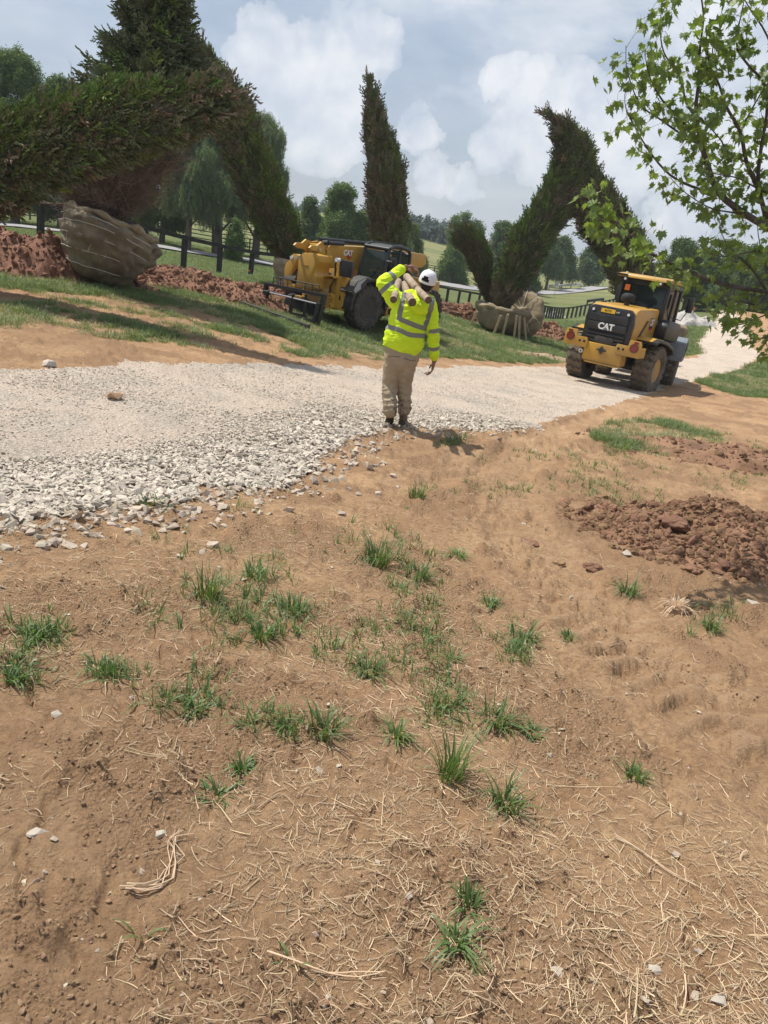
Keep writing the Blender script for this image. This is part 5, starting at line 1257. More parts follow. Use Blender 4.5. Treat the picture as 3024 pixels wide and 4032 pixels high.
def loader():
    w0 = un(2396, 1520, 23.0); th = rad(-34)
    t_ = empty('wheel_loader', w0, th, 'yellow and black wheel loader seen from behind driving away on the gravel road', 'wheel loader')
    t_.rotation_euler = (rad(-1.5), 0, th); sh = .09
    rt_ = rad(90)
    # chassis
    B().box((sh, .2, 1.0), (.9, 3.2, .55), bev=.03).box((sh, .0, .72), (2.0, .28, .26), bev=.03).cyl((sh, 1.5, .5), (sh, 1.5, 1.5), .16).out('chassis', m_blkd, t_)
    B().box((sh, 3.0, .72), (2.0, .28, .26), bev=.03).box((sh, 2.7, 1.1), (.8, 2.0, .7), bev=.04).out('front_chassis', m_blkd, t_)
    # hood
    hood = B(); pr = [(-1.40, 1.22), (-1.38, 2.14), (-1.30, 2.25), (-1.1, 2.30), (.52, 2.36), (.52, 1.22)]
    hood.prism(pr, 'x', sh-.66, sh+.66, bev=.07); hood.out('hood', m_yel, t_, 40)
    for s in (-1, 1):
        vp = [( -.95, 1.45), (-.80, 1.45), (-.25, 2.02), (-.42, 2.02)]
        B().prism(vp, 'x', sh+s*.66, sh+s*.672).out('side_vent', m_blk, t_)
    B().box((sh+.668, .02, 1.96), (.012, .26, .30), bev=.003).out('side_decal', m_ltk, t_)
    text('side_letters', 'CAT', .26, m_ltr, t_, (sh+.677, .02, 1.98), (rt_, 0, rt_), .002, .03, .55)
    B().box((sh+.676, .02, 1.80), (.006, .2, .05)).out('red_stripe', m_redp, t_)
    # grille surround and grille
    fr = [(-.66, 1.32), (-.58, 1.18), (.58, 1.12), (.66, 1.22), (.69, 1.9), (.64, 2.14), (.54, 2.24), (-.54, 2.24), (-.64, 2.14), (-.69, 1.9)]
    fr = [(x+sh, z) for x, z in fr]; B().prism(fr, 'y', -1.52, -1.36, bev=.04).out('grille_surround', m_blk, t_, 40)
    g = B(); g.box((sh, -1.51, 1.62), (1.14, .05, .86), bev=.02); g.out('grille_panel', m_seat, t_)
    B().box((sh, -1.535, 1.92), (1.10, .05, .20), bev=.02).out('grille_bar', m_blk, t_)
    B().box((sh, -1.545, 1.70), (1.12, .07, .20), bev=.025).out('name_bar', m_blk, t_, 40)
    for z in (1.50, 1.40, 1.30): B().box((sh, -1.535, z), (1.08, .06, .055), bev=.02).out('louver', m_blk, t_, 40)
    B().prism([(sh-.28, 1.38), (sh-.20, 1.44), (sh+.20, 1.44), (sh+.28, 1.38), (sh+.22, 1.25), (sh-.22, 1.25)], 'y', -1.575, -1.53, bev=.012).out('latch_cover', m_blkd, t_, 40)
    text('brand_letters', 'CAT', .235, m_ltr, t_, (sh-.02, -1.588, 1.70), (rt_, 0, 0), .008, .035, 1.02)
    B().prism([(sh-.085, 1.625), (sh+.035, 1.625), (sh-.025, 1.70)], 'y', -1.602, -1.598).out('brand_triangle', m_gry, t_)
    for s in (-1, 1):
        l = B().cyl((sh+s*.50, -1.50, 2.11), (sh+s*.50, -1.535, 2.11), .058, n=20).out('rear_lamp', m_blkd, t_, 40); B().cyl((sh+s*.50, -1.53, 2.11), (sh+s*.50, -1.545, 2.11), .036, n=16).out('lens', m_lens, l)
    B().box((sh-.08, -1.53, 2.12), (.40, .015, .105), bev=.003).out('dealer_sticker', m_yelp, t_); text('dealer_name', 'BOYD', .075, m_ltk, t_, (sh-.08, -1.539, 2.12), (rt_, 0, 0), .001, .02)
    B().box((sh+.20, -1.53, 2.12), (.13, .015, .085), bev=.003).out('dealer_tag', m_ltk, t_); text('dealer_mark', 'CAT', .055, m_ltr, t_, (sh+.20, -1.539, 2.12), (rt_, 0, 0), .001, .02)
    # counterweight and lamp plates
    cw = [(-.46, 1.24), (.56, 1.24), (.60, 1.10), (.62, .76), (.50, .68), (-.38, .68), (-.50, .78), (-.48, 1.10)]
    B().prism([(x+sh, z) for x, z in cw], 'y', -1.60, -1.15, bev=.03).out('counterweight', m_yel, t_, 40)
    B().box((sh+.05, -1.61, .74), (1.02, .02, .012)).out('counterweight_seam', m_blkd, t_)
    for s in (-1, 1):
        pl_ = [(.40, 1.24), (.44, 1.34), (.74, 1.33), (.76, 1.50), (1.06, 1.50), (1.10, 1.40), (1.10, 1.06), (.42, 1.06)]
        pts = [(sh+s*x, z) for x, z in (pl_ if s > 0 else pl_[::-1])]
        p = B().prism(pts, 'y', -1.66, -1.60, bev=.008).out('lamp_plate', m_yel, t_, 40)
        B().box((sh+s*1.07, -1.42, 1.20), (.06, .42, .26), bev=.01).out('bumper_end', m_yel, t_)
        l = B().cyl((sh+s*.92, -1.66, 1.30), (sh+s*.92, -1.685, 1.30), .105, n=22).out('tail_lamp', m_red, t_, 40); B().lathe([(.105, -1.69), (.118, -1.69), (.118, -1.66), (.105, -1.66)], 'y', 22, (sh+s*.92, 0, 1.30), None).out('lamp_ring', m_blkd, l)
        B().box((sh+s*.95, -1.665, 1.45), (.12, .012, .055)).out('reflector', m_red, t_)
        for x in (.50, .63): B().cyl((sh+s*x, -1.655, 1.22), (sh+s*x, -1.667, 1.22), .035, n=12).out('hole', m_seat, t_)
        B().box((sh+s*.76, -1.45, 1.10), (.6, .36, .05), bev=.01).out('bumper_shelf', m_yeld, t_)
    hb = B(); hb.cyl((sh+.03, -1.60, 1.08), (sh+.03, -1.67, 1.08), .07, n=12).box((sh+.03, -1.64, 1.08), (.26, .06, .05), bev=.01).box((sh+.03, -1.64, 1.08), (.05, .06, .20), bev=.01)
    hb.out('tow_hitch', m_blkd, t_, 40)
    B().lathe([(.035, -.02), (.055, -.02), (.055, .02), (.035, .02)], 'y', 14, (sh-.56, -1.60, .95), None).out('tie_ring', m_ltr, t_)
    # intake on the hood
    B().cyl((sh-.05, -.35, 2.30), (sh-.05, -.35, 2.47), .07).out('intake_pipe', m_blkd, t_); B().lathe([(.08, 2.42), (.19, 2.45), (.205, 2.52), (.19, 2.60), (.11, 2.66), (.02, 2.67)], 'z', 22, (sh-.05, -.35, 0)).out('intake_cap', m_seat, t_, 50)
    B().cyl((sh+.42, .1, 2.3), (sh+.42, .1, 2.36), .05).out('filler_cap', m_blkd, t_)
    # cab
    cab = bpy.data.objects.new('cab', None); C.objects.link(cab); cab.parent = t_
    y0, y1, z0, z1 = .58, 1.98, 1.55, 3.06; xo = .70
    posts = B()
    P8 = {}
    for s in (-1, 1):
        posts.prism([(y0, z0+.5), (y0+.11, z0+.5), (y0+.13, z1), (y0+.02, z1)], 'x', sh+s*xo-.05, sh+s*xo+.05, bev=.012)
        posts.prism([(y1-.12, z0), (y1, z0), (y1-.10, z1), (y1-.20, z1)], 'x', sh+s*xo-.045, sh+s*xo+.045, bev=.012)
        posts.prism([(1.30, z0), (1.38, z0), (1.38, z1), (1.30, z1)], 'x', sh+s*xo-.04, sh+s*xo+.04, bev=.01)
        posts.box((sh+s*xo, (y0+y1)/2-.05, z1-.03), (.11, y1-y0-.1, .12), bev=.015)
    posts.box((sh, y0+.08, z1-.03), (xo*2, .12, .14), bev=.02).box((sh, y1-.15, z1-.03), (xo*2, .10, .12), bev=.02).box((sh, y0+.06, 2.22), (xo*2+.08, .12, .30), bev=.03)
    posts.out('posts', m_blk, cab, 40)
    B().box((sh, 1.26, 1.60), (1.48, 1.40, .55), bev=.06).out('lower_body', m_blk, cab, 40)
    B().prism([(sh-xo+.06, 2.38), (sh+xo-.06, 2.38), (sh+xo-.08, z1-.1), (sh-xo+.08, z1-.1)], 'y', y0+.055, y0+.065).out('rear_window', m_gls, cab)
    for s in (-1, 1):
        B().prism([(y0+.12, 1.95), (1.30, 1.75), (1.30, z1-.08), (y0+.14, z1-.08)], 'x', sh+s*xo-.006, sh+s*xo+.006).out('side_window', m_gls, cab)
        B().prism([(1.38, 1.62), (y1-.12, 1.62), (y1-.2, z1-.08), (1.38, z1-.08)], 'x', sh+s*xo-.006, sh+s*xo+.006).out('side_window', m_gls, cab)
    B().prism([(sh-xo+.06, 1.75), (sh+xo-.06, 1.75), (sh+xo-.08, z1-.1), (sh-xo+.08, z1-.1)], 'y', y1-.13, y1-.12).out('windshield', m_gls, cab)
    B().box((sh, 1.15, 1.95), (.50, .50, .14), bev=.05).box((sh, .90, 2.35), (.50, .14, .80), bev=.06).box((sh, .88, 2.85), (.28, .10, .20), bev=.04).out('seat', m_seat, cab, 40)
    B().cyl((sh, 1.75, 1.8), (sh, 1.55, 2.25), .04).box((sh-.5, 1.0, 2.1), (.12, .5, .5), bev=.03).out('console', m_seat, cab)
    rf = B().prism([(.36, 3.10), (.40, 3.19), (.75, 3.235), (1.9, 3.22), (2.22, 3.14), (2.22, 3.10)], 'x', sh-.80, sh+.80, bev=.03).out('roof', m_yel, t_, 40)
    B().box((sh, 1.22, 3.085), (1.48, 1.6, .05)).out('roof_underside', m_seat, rf)
    for s in (-1, 1):
        l = B().box((sh+s*.52, .38, 3.05), (.12, .10, .10), bev=.02).out('work_lamp', m_blkd, t_); B().cyl((sh+s*.52, .33, 3.05), (sh+s*.52, .315, 3.05), .035, n=12).out('lens', m_lens, l)
        mr = bpy.data.objects.new('mirror', None); C.objects.link(mr); mr.parent = t_
        if s > 0: B().tube([(sh+.72, 1.5, 2.95), (sh+1.02, 1.85, 2.93), (sh+1.04, 1.9, 2.8)], .014, 6).tube([(sh+.72, 1.5, 2.2), (sh+.9, 1.85, 2.15), (sh+1.0, 1.9, 2.4)], .014, 6).out('arm', m_blk, mr); xx = sh+1.05
        else: B().tube([(sh-.72, 1.3, 2.95), (sh-.92, 1.4, 2.95)], .014, 6).out('arm', m_blk, mr); xx = sh-.97
        B().box((xx, 1.88 if s > 0 else 1.35, 2.62), (.19, .10, .44), bev=.03).out('housing', m_blk, mr, 40)
    B().box((sh+1.15, 1.92, 2.55), (.07, .04, .10), bev=.01).out('turn_signal', m_amb, t_)
    B().box((sh-.45, .50, 2.83), (.14, .10, .17), bev=.02).out('amber_beacon', m_amb, t_)
    B().cyl((sh-.62, .62, 3.1), (sh-.62, .62, 3.26), .035, .03, 12).out('roof_beacon', m_ltr, t_); B().cyl((sh-.25, .8, 3.2), (sh-.05, .75, 3.72), .007, .004, 5).out('antenna', m_ltr, t_)
    B().box((sh-.66, .38, 3.16), (.35, .14, .05), bev=.02).out('roof_bracket', m_blk, t_)
    # right side tank and steps, fenders
    for s in (-1, 1):
        B().prism([(.45, 1.58), (1.75, 1.50), (1.85, 1.75), (1.75, 2.05), (.60, 2.12), (.40, 1.95)], 'x', sh+s*.66, sh+s*1.00, bev=.07).out('side_tank', m_blk, t_, 40)
        f = [(-.95, 1.52), (-.60, 1.60), (.10, 1.56), (.85, 1.36), (.90, 1.18), (.84, 1.18), (.70, 1.30), (.05, 1.46), (-.60, 1.52), (-.92, 1.44)]
        fd = B().prism(f, 'x', sh+s*.70, sh+s*1.25, bev=.015).out('rear_fender', m_blk, t_, 40)
        B().prism([(-.95, 1.53), (-.60, 1.615), (.10, 1.575), (.12, 1.535), (-.6, 1.57), (-.93, 1.48)], 'x', sh+s*.66, sh+s*1.12, bev=.01).out('fender_edge', m_yel, fd, 40)
        B().box((sh+s*.74, 1.5, 1.05), (.30, .55, .9), bev=.04).out('step_block', m_blkd, t_, 40)
        for z in (.55, .85, 1.15): B().box((sh+s*.95, 1.5, z), (.22, .45, .04), bev=.008).out('step', m_blkd, t_)
        ff = [(2.0, .95), (2.08, 1.50), (2.5, 1.66), (3.5, 1.62), (3.8, 1.25), (3.72, 1.2), (3.42, 1.50), (2.55, 1.52), (2.25, 1.35), (2.20, .95)]
        B().prism(ff, 'x', sh+s*.78, sh+s*1.30, bev=.02).out('front_fender', m_gry, t_, 40)
        arm = [(2.6, 1.5), (3.0, 1.9), (3.6, 1.75), (4.7, .85), (4.6, .60), (3.6, 1.25), (3.0, 1.45)]
        B().prism(arm, 'x', sh+s*.42, sh+s*.54, bev=.02).out('lift_arm', m_yel, t_, 40)
        B().cyl((sh+s*.62, 2.2, 1.0), (sh+s*.62, 3.6, 1.5), .065).out('lift_cylinder', m_blk, t_)
        wheel(t_, (sh*.2+s*1.0, 0, .71), .71, .52, .34, s, m_yeld, 'chevron', nl=20)
        wheel(t_, (sh*.2+s*1.0, 2.95, .71), .71, .52, .34, s, m_yeld, 'chevron', nl=20)
        B().prism([(2.28, .98), (2.32, 1.42), (2.6, 1.52), (2.6, .98)], 'x', sh+s*1.30, sh+s*1.315).out('fender_patch', m_blkd, t_)
    bk = [(4.5, .50), (5.6, .42), (5.65, .46), (4.75, .60), (4.52, .85), (4.45, 1.35), (4.60, 1.62), (4.52, 1.66), (4.36, 1.38), (4.42, .80)]
    B().prism(bk, 'x', sh-1.05, sh+1.05).box((sh-1.05, 4.95, .8), (.04, .95, .7)).box((sh+1.05, 4.95, .8), (.04, .95, .7)).out('bucket', m_gry, t_)
    B().cyl((sh-.3, 2.9, 1.9), (sh-.3, 4.4, 1.3), .07).out('tilt_cylinder', m_blk, t_)
    # driver seat stays empty behind the tinted glass; the load is a thing of its own
    T = Matrix.Translation((sh, 1.5, 0)) @ Matrix.Rotation(rad(13), 4, 'Z') @ Matrix.Translation((-sh, -1.5, 0))   # the front half is steered left
    for o_ in t_.children:
        n_ = o_.name.split('.')[0]
        if n_ in ('front_fender', 'lift_arm', 'lift_cylinder', 'fender_patch', 'bucket', 'tilt_cylinder', 'front_chassis') or (n_ == 'wheel' and o_.location.y > 1): o_.matrix_basis = T @ o_.matrix_basis
    c = un(2652, 1312, 26.3)
    rb = empty('root_ball', c, th, 'dusty burlap root ball carried in front of the wheel loader', 'root ball')
    prof = [(.02, -1.0), (.55, -.95), (.80, -.4), (.86, .1), (.78, .45), (.45, .58), (.02, .55)]
    V, Fc = ball_geo(prof, 60, 30, 25, .06); q = mesh('burlap', V, Fc, m_bur, rb, True); q.rotation_euler = (0, rad(6), 0); q.scale = (.46, .46, .56)
    B().cyl(( -.10, -.52, .05), (.17, -.50, .08), .10, .09, 14).out('strap_reel', m_seat, rb)
loader()

def telehandler():
    w_ = un(1428, 1302, 21.3); th = rad(145); ax = Vector((math.cos(th), math.sin(th), 0)); o = w_+ax*.98
    t_ = empty('telehandler', o, th, 'yellow telehandler with black cab and empty fork frame parked on the verge grass', 'telehandler')
    f = FR(o, th); rt_ = rad(90)
    def q3(u, v): return 1000+u/4.1475, 920+v/4.1475
    def q4(u, v): return 1350+u/4.74, 920+v/4.74
    def tr(ax_, val, pts, q=q3):
        out = []
        for u, v in pts:
            p = f.pl(ax_, val, *q(u, v)); out.append({'x': (p.y, p.z), 'y': (p.x, p.z), 'z': (p.x, p.y)}[ax_])
        return out
    # frame, axles, wheels
    B().box((0, -1.3, .78), (.95, 4.6, .42), bev=.04).box((0, 0.15, .62), (1.9, .25, .25), bev=.03).box((0, -2.85, .62), (1.9, .25, .25), bev=.03).out('chassis', m_yeld, t_, 40)
    for s in (-1, 1):
        wheel(t_, (s*.98, .12, .62), .62, .40, .33, s, m_blk, 'ag', m_rubd, m_rubd, 20)
        wheel(t_, (s*.98, -2.85, .62), .62, .40, .33, s, m_blk, 'ag', m_rubd, m_rubd, 20)
    # left front fender: black arch with a pale angular cap
    arch = []
    for k in range(13): a = rad(-8+k*16.2); arch.append((.12+math.cos(a)*.78, .66+math.sin(a)*.74))
    for k in range(12, -1, -1): a = rad(-8+k*16.2); arch.append((.12+math.cos(a)*.70, .66+math.sin(a)*.66))
    for s in (-1, 1):
        xs = (s*1.20, s*.84); fd = B().prism(arch[:], 'x', min(xs), max(xs), bev=.012).out('fender', m_blk, t_, 40)
        B().prism([(.30, 1.43), (.78, 1.30), (.98, 1.02), (.86, .94), (.62, 1.02), (.40, 1.18)], 'x', min(s*1.21, s*.82), max(s*1.21, s*.82), bev=.02).out('fender_cap', m_blkd, fd, 40)
        B().prism([(.42, 1.38), (.76, 1.28), (.88, 1.06), (.80, 1.00), (.60, 1.12), (.62, 1.22)], 'x', min(s*1.22, s*.92), max(s*1.22, s*.92), bev=.01).out('fender_badge', m_fcap, fd, 40)
    # engine pod (right) and rear
    B().box((.82, -1.55, 1.12), (.62, 1.9, .75), bev=.08).out('engine_pod', m_yel, t_, 40)
    B().box((0, -3.35, 1.0), (1.7, .5, .9), bev=.08).out('counterweight', m_yel, t_, 40)
    # cab
    cab = bpy.data.objects.new('cab', None); C.objects.link(cab); cab.parent = t_
    xl, xr, yf, yb, zt, zs = -1.12, -.24, -.42, -1.52, 2.20, 1.32
    B().prism([(yf+.04, .48), (yf+.02, zs), (yb, zs), (yb, .52), (-1.2, .44)], 'x', xl, xr, bev=.04).out('lower_body', m_blk, cab, 40)
    def post(a, b_, r=.042): return B().tube([a, Vector(a).lerp(Vector(b_), .5), b_], r, 8)
    pts = [((xl, yf+.02, zs), (xl+.03, yf-.12, zt-.03)), ((xr, yf+.02, zs), (xr-.02, yf-.12, zt-.03)), ((xl, yb, zs-.4), (xl+.03, yb+.02, zt-.10)), ((xr, yb, zs), (xr, yb+.02, zt-.10)), ((xl, -.98, .55), (xl+.02, -1.02, zt))]
    pb = B()
    for a, b_ in pts: pb.tube([a, b_], .045, 8)
    roof_l = [(xl+.03, yf-.12, zt-.03), (xl+.03, yf-.30, zt+.05), (xl+.03, -1.0, zt+.07), (xl+.03, yb+.10, zt), (xl+.03, yb+.02, zt-.12)]
    pb.tube(roof_l, .05, 8); pb.tube([(xr, y, z) for _, y, z in roof_l], .05, 8); pb.tube([roof_l[0], (xr, yf-.12, zt-.03)], .05, 8); pb.tube([roof_l[-1], (xr, yb+.02, zt-.12)], .05, 8)
    pb.out('posts', m_blk, cab, 60)
    B().prism([(yf-.16, zt-.01), (yf-.32, zt+.055), (-1.0, zt+.085), (yb+.12, zt+.01), (yb+.1, zt-.02), (-1.0, zt+.04), (yf-.32, zt+.02)], 'x', xl+.06, xr-.03).out('roof', m_roofg, cab)
    B().tube([(xl+.1, yf-.3, zt+.09), (xl+.1, -1.3, zt+.10)], .012, 6).tube([(xr-.1, yf-.3, zt+.10), (xl+.25, -1.2, zt+.12), (xl+.2, -1.4, zt+.09)], .012, 6).out('roof_rail', m_blk, cab)
    g = B(); g.prism([(xl+.06, zs+.05), (xr-.05, zs+.05), (xr-.06, zt-.08), (xl+.07, zt-.08)], 'y', -.004, .004); o_ = g.out('windshield', m_gls, cab); o_.location = (0, yf-.045, 0); o_.rotation_euler = (rad(9), 0, 0); o_.location.z = 0.0; o_.location.y = yf+.25
    B().prism([(yf-.06, .62), (-.96, .60), (-1.0, zt-.02), (yf-.22, zt-.03)], 'x', xl-.004, xl+.004).out('door_window', m_gls, cab)
    B().prism([(-1.04, 1.25), (yb+.03, 1.25), (yb+.06, zt-.14), (-1.05, zt-.03)], 'x', xl-.004, xl+.004).out('side_window', m_gls, cab)
    B().tube([(xl-.05, -.93, 1.35), (xl-.07, -.95, 1.6), (xl-.05, -.97, 1.8)], .013, 6).out('door_handle', m_blk, cab)
    B().tube([(xl+.45, yf+.05, 1.36), (xl+.25, yf+.0, 1.72)], .010, 5).tube([(xl+.06, yf+.02, 1.42), (xl+.42, yf+.01, 1.60)], .008, 5).out('wiper', m_seat, cab)
    B().box((-.68, -1.0, 1.25), (.46, .46, .14), bev=.04).box((-.68, -1.24, 1.62), (.46, .12, .70), bev=.05).out('seat', m_seat, cab, 40)
    B().cyl((-.68, -.55, 1.1), (-.68, -.70, 1.50), .03).lathe([(.15, 1.50), (.17, 1.515), (.15, 1.53)], 'z', 18, (-.68, -.70, 0), None).out('steering_wheel', m_seat, cab)
    B().box((xl+.20, yf+.07, 1.27), (.30, .14, .10), bev=.03).out('mirror_low', m_gls, cab)
    mr = B().tube([(xl, yf, 1.88), (xl-.20, yf+.02, 1.88)], .012, 6).out('mirror_arm', m_stl, t_); B().box((xl-.22, yf-.02, 1.86), (.20, .08, .24), bev=.03).out('mirror', m_blk, mr, 40)
    # lower box with yellow step
    B().box((-.86, -1.35, .58), (.52, 1.35, .26), bev=.03).out('side_box', m_blkd, t_, 40)
    B().box((-.90, -.95, .86), (.50, 1.0, .06), bev=.01).out('step_plate', m_blk, t_)
    st = B(); st.box((-1.15, -.86, .45), (.05, .34, .04)); st.box((-1.15, -.71, .55), (.05, .04, .22)).box((-1.15, -1.01, .55), (.05, .04, .22)).box((-1.15, -.86, .65), (.05, .34, .04)); st.out('step_frame', m_yel, t_)
    # boom: main box, upper tube, head plates, drop nose
    bm_ = B().prism([(.95, 2.02), (.95, 1.46), (-.8, 1.50), (-3.75, 1.74), (-3.95, 1.86), (-3.85, 2.14), (-2.0, 2.16)], 'x', .02, .46, bev=.025).out('boom', m_yel, t_, 40)
    B().tube([(.12, .95, 2.16), (.12, -1.2, 2.22), (.12, -2.35, 2.26)], .055, 8).tube([(.30, .9, 2.16), (.30, -2.0, 2.26)], .03, 6).out('boom_hose_tube', m_blk, bm_, 60)
    text('brand_letters', 'CAT', .20, m_ltr, bm_, (.012, -.16, 1.90), (rt_, 0, rad(-90)), .003, .04)
    B().cyl((.019, -.22, 1.85), (.014, -.22, 1.85), .11, n=20).out('brand_disc', m_redp, bm_)
    nose = tr('y', 1.25, [(770,345),(835,312),(1040,325),(1085,360),(1075,470),(1020,560),(1010,640),(1045,700),(1020,800),(1030,900),(960,920),(900,900),(700,885),(735,600),(745,420)])
    B().prism(nose, 'y', .75, 1.30, bev=.03).out('boom_nose', m_yel, bm_, 40)
    pn_ = tr('x', -.04, [(890,230),(930,190),(1020,195),(1090,130),(1130,150),(1190,170),(1280,160),(1350,170),(1420,250),(1400,360),(1330,470),(1230,540),(1190,690),(1130,670),(1060,610),(1080,480),(1090,340),(1040,290),(950,280)])
    for xo in (-.04, .50): B().prism(pn_, 'x', xo-.03, xo+.03, bev=.01).out('head_plate', m_yel, bm_, 40)
    pn2 = tr('x', -.10, [(1160,260),(1190,270),(1180,420),(1110,600),(1090,640),(1150,690),(1200,690),(1220,620),(1250,500),(1310,380),(1300,250),(1240,190)])
    B().prism(pn2, 'x', -.11, -.085, bev=.008).out('link_plate', m_yel, bm_, 40)
    for (u, v, r) in [(1080,270,.03), (1130,610,.03), (1250,660,.03), (1000,560,.02)]:
        p = f.pl('x', -.12, *q3(u, v)); B().cyl((p.x-.01, p.y, p.z), (p.x+.10, p.y, p.z), r, n=14).out('pin', m_stl, bm_, 40)
    a = f.pl('y', 1.0, *q3(910, 235)); b_ = f.pl('y', 1.0, *q3(1060, 265)); B().cyl(a, b_, .05, n=14).out('tilt_pin', m_stl, bm_, 40)
    for k in range(5): B().cyl(a.lerp(b_, .25+k*.12), a.lerp(b_, .29+k*.12), .07, n=14).out('washer', m_blkd if k % 2 else m_stl, bm_, 40)
    a = f.pl('y', .9, *q3(1130, 150)); b_ = f.pl('y', .9, *q3(1215, 150)); B().cyl(a, b_, .06, n=14).tube([b_, b_+Vector((0, -.6, .02))], .05, 8).out('boom_cylinder', m_blk, bm_, 50)
    B().prism(tr('y', 1.32, [(765,500),(880,515),(880,525),(765,512)]), 'y', 1.30, 1.315).out('nose_weld', m_yel, bm_)
    # lower boom carriage and yellow cross member
    B().prism(tr('y', .85, [(1040,760),(1140,700),(1340,740),(1350,960),(1290,1000),(1040,940),(1000,900)]), 'y', .45, .9, bev=.02).out('front_frame', m_yel, t_, 40)
    text('front_letters', 'CAT', .11, m_ltr, t_, tuple(f.pl('y', .91, *q3(1060, 835))), (rt_, 0, rad(180)), .002, .03)
    B().prism(tr('y', 1.0, [(1050,750),(1150,690),(1340,700),(1340,735),(1250,690),(1160,720),(1090,790)]), 'y', .7, 1.05, bev=.006).out('top_shelf', m_yel, t_)
    # stabilisers
    L = tr('y', .9, [(1365,480),(1400,470),(1410,540),(1395,700),(1525,725),(1495,880),(1450,1180),(1400,1255),(1300,1235),(1310,1060),(1345,740),(1350,560)])
    sl_ = B().prism(L, 'y', .62, .92, bev=.015).out('left_stabiliser', m_yel, t_, 40)
    B().prism(tr('y', .93, [(1395,700),(1420,710),(1370,1215),(1310,1225),(1345,900)]), 'y', .921, .945).out('stabiliser_flange', m_yel, sl_)
    p = f.pl('y', .93, *q3(1392, 1055)); B().prism(tr('y', .93, [(1385,1030),(1410,1010),(1408,1075),(1380,1095)]), 'y', .92, .928).out('slot', m_seat, sl_)
    B().prism(tr('y', .98, [(1410,420),(1615,460),(1595,735),(1395,695)]), 'y', .93, 1.0, bev=.012).out('stabiliser_guard', m_blk, sl_, 40)
    p = f.pl('y', 1.0, *q3(1395, 435)); B().cyl(p, p+Vector((0, .12, 0)), .055, n=14).out('work_lamp', m_lens, t_, 40)
    p = f.pl('y', 1.0, *q3(1380, 525)); B().cyl(p, p-Vector((0, .4, 0)), .05, n=14).out('pin', m_yel, sl_)
    Rr = tr('y', .9, [(635,330),(700,330),(750,360),(750,400),(700,480),(650,580),(620,680),(605,870),(497,855),(505,560),(525,490),(590,430),(640,400)])
    B().prism(Rr, 'y', .62, .92, bev=.015).out('right_stabiliser', m_yel, t_, 40)
    for (u, v, m_) in [(607,388,m_lens), (700,385,m_stl)]:
        p = f.pl('y', .95, *q3(u, v)); B().cyl(p, p-Vector((0, .2, 0)), .05, n=14).out('work_lamp' if m_ is m_lens else 'pin', m_, t_, 40)
    a = f.pl('y', .5, *q3(560, 860)); b_ = f.pl('y', .5, *q3(700, 470)); B().tube([a, b_], .07, 8).out('stabiliser_cylinder', m_blk, t_)
    # yellow foot joint at left bottom and dark stuff below the nose
    B().prism(tr('y', 1.0, [(1235,1010),(1290,980),(1310,1020),(1290,1210),(1250,1230),(1160,1200),(1170,1060)]), 'y', .85, 1.02, bev=.015).out('foot_bracket', m_yel, t_, 40)
    for (u, v) in [(1252,1018), (1245,1180), (630,868), (790,1055)]:
        p = f.pl('y', 1.06, *q3(u, v)); B().lathe([(.03, 1.02), (.075, 1.02), (.075, 1.10), (.03, 1.10)], 'y', 16, (p.x, 0, p.z), None).out('pin_boss', m_yel, t_, 40)
    B().prism(tr('y', 1.1, [(680,1000),(800,1030),(795,1090),(670,1060)]), 'y', .95, 1.15, bev=.01).out('coupler_block', m_yel, t_)
    for (u, v, r) in [(640,1160,.30), (860,1230,.27), (700,1180,.26)]:
        p = f.pl('y', .95, *q3(u, v)); B().lathe([(.05, .8), (r*.8, .82), (r, .90), (r, 1.0), (r*.8, 1.06), (.05, 1.07)], 'y', 26, (p.x, 0, p.z)).out('quick_coupler', m_seat, t_, 40)
    # fork carriage
    fy = 1.85
    fk = bpy.data.objects.new('fork_carriage', None); C.objects.link(fk); fk.parent = t_
    def bar(a, b_, r, mat, nm, yy=fy, sq=True):
        a = f.pl('y', yy, *q3(*a)); b_ = f.pl('y', yy, *q3(*b_)); d = b_-a
        if sq: o_ = B().box((0, 0, 0), (r*2, r*1.6, d.length+r*1.2), bev=.006).out(nm, mat, fk); o_.location = (a+b_)/2; o_.rotation_euler = Vector(d).to_track_quat('Z', 'Y').to_euler()
        else: B().cyl(a, b_, r, n=16).out(nm, mat, fk, 50)
    bar((205,820), (1150,1010), .052, m_blk, 'top_bar'); bar((205,820), (135,1250), .055, m_blk, 'side_bar'); bar((1150,1010), (1030,1480), .06, m_blk, 'side_bar'); bar((140,1240), (990,1425), .045, m_blk, 'bottom_bar')
    bar((215,960), (170,1245), .05, m_blk, 'inner_upright', fy+.06); bar((1065,1160), (985,1440), .062, m_blk, 'inner_upright', fy+.06)
    bar((190,945), (620,1045), .022, m_chr, 'chrome_rod', fy+.03, False); bar((650,1055), (1040,1150), .022, m_chr, 'chrome_rod', fy+.03, False); bar((1030,1150), (1090,1165), .045, m_blk, 'rod_end', fy+.03, False); bar((165,945), (250,955), .045, m_blk, 'rod_end', fy+.03, False)
    bar((640,1010), (580,1330), .035, m_blk, 'centre_upright', fy-.02); bar((850,1010), (820,1330), .03, m_blk, 'centre_upright', fy-.02)
    bar((380,1240), (500,1290), .07, m_blkd, 'gusset', fy-.1); bar((640,1320), (820,1360), .07, m_blkd, 'gusset', fy-.1)
    def rod(L_, r, nm): B().tube([f.pl('y', fy, *q3(*p)) for p in L_], r, 6).out(nm, m_blk, fk, 60)
    rod([(305,830),(325,715),(355,705),(700,775),(1070,850),(1065,960)], .014, 'guard_rail'); rod([(320,770),(700,830),(1060,905)], .010, 'guard_rail')
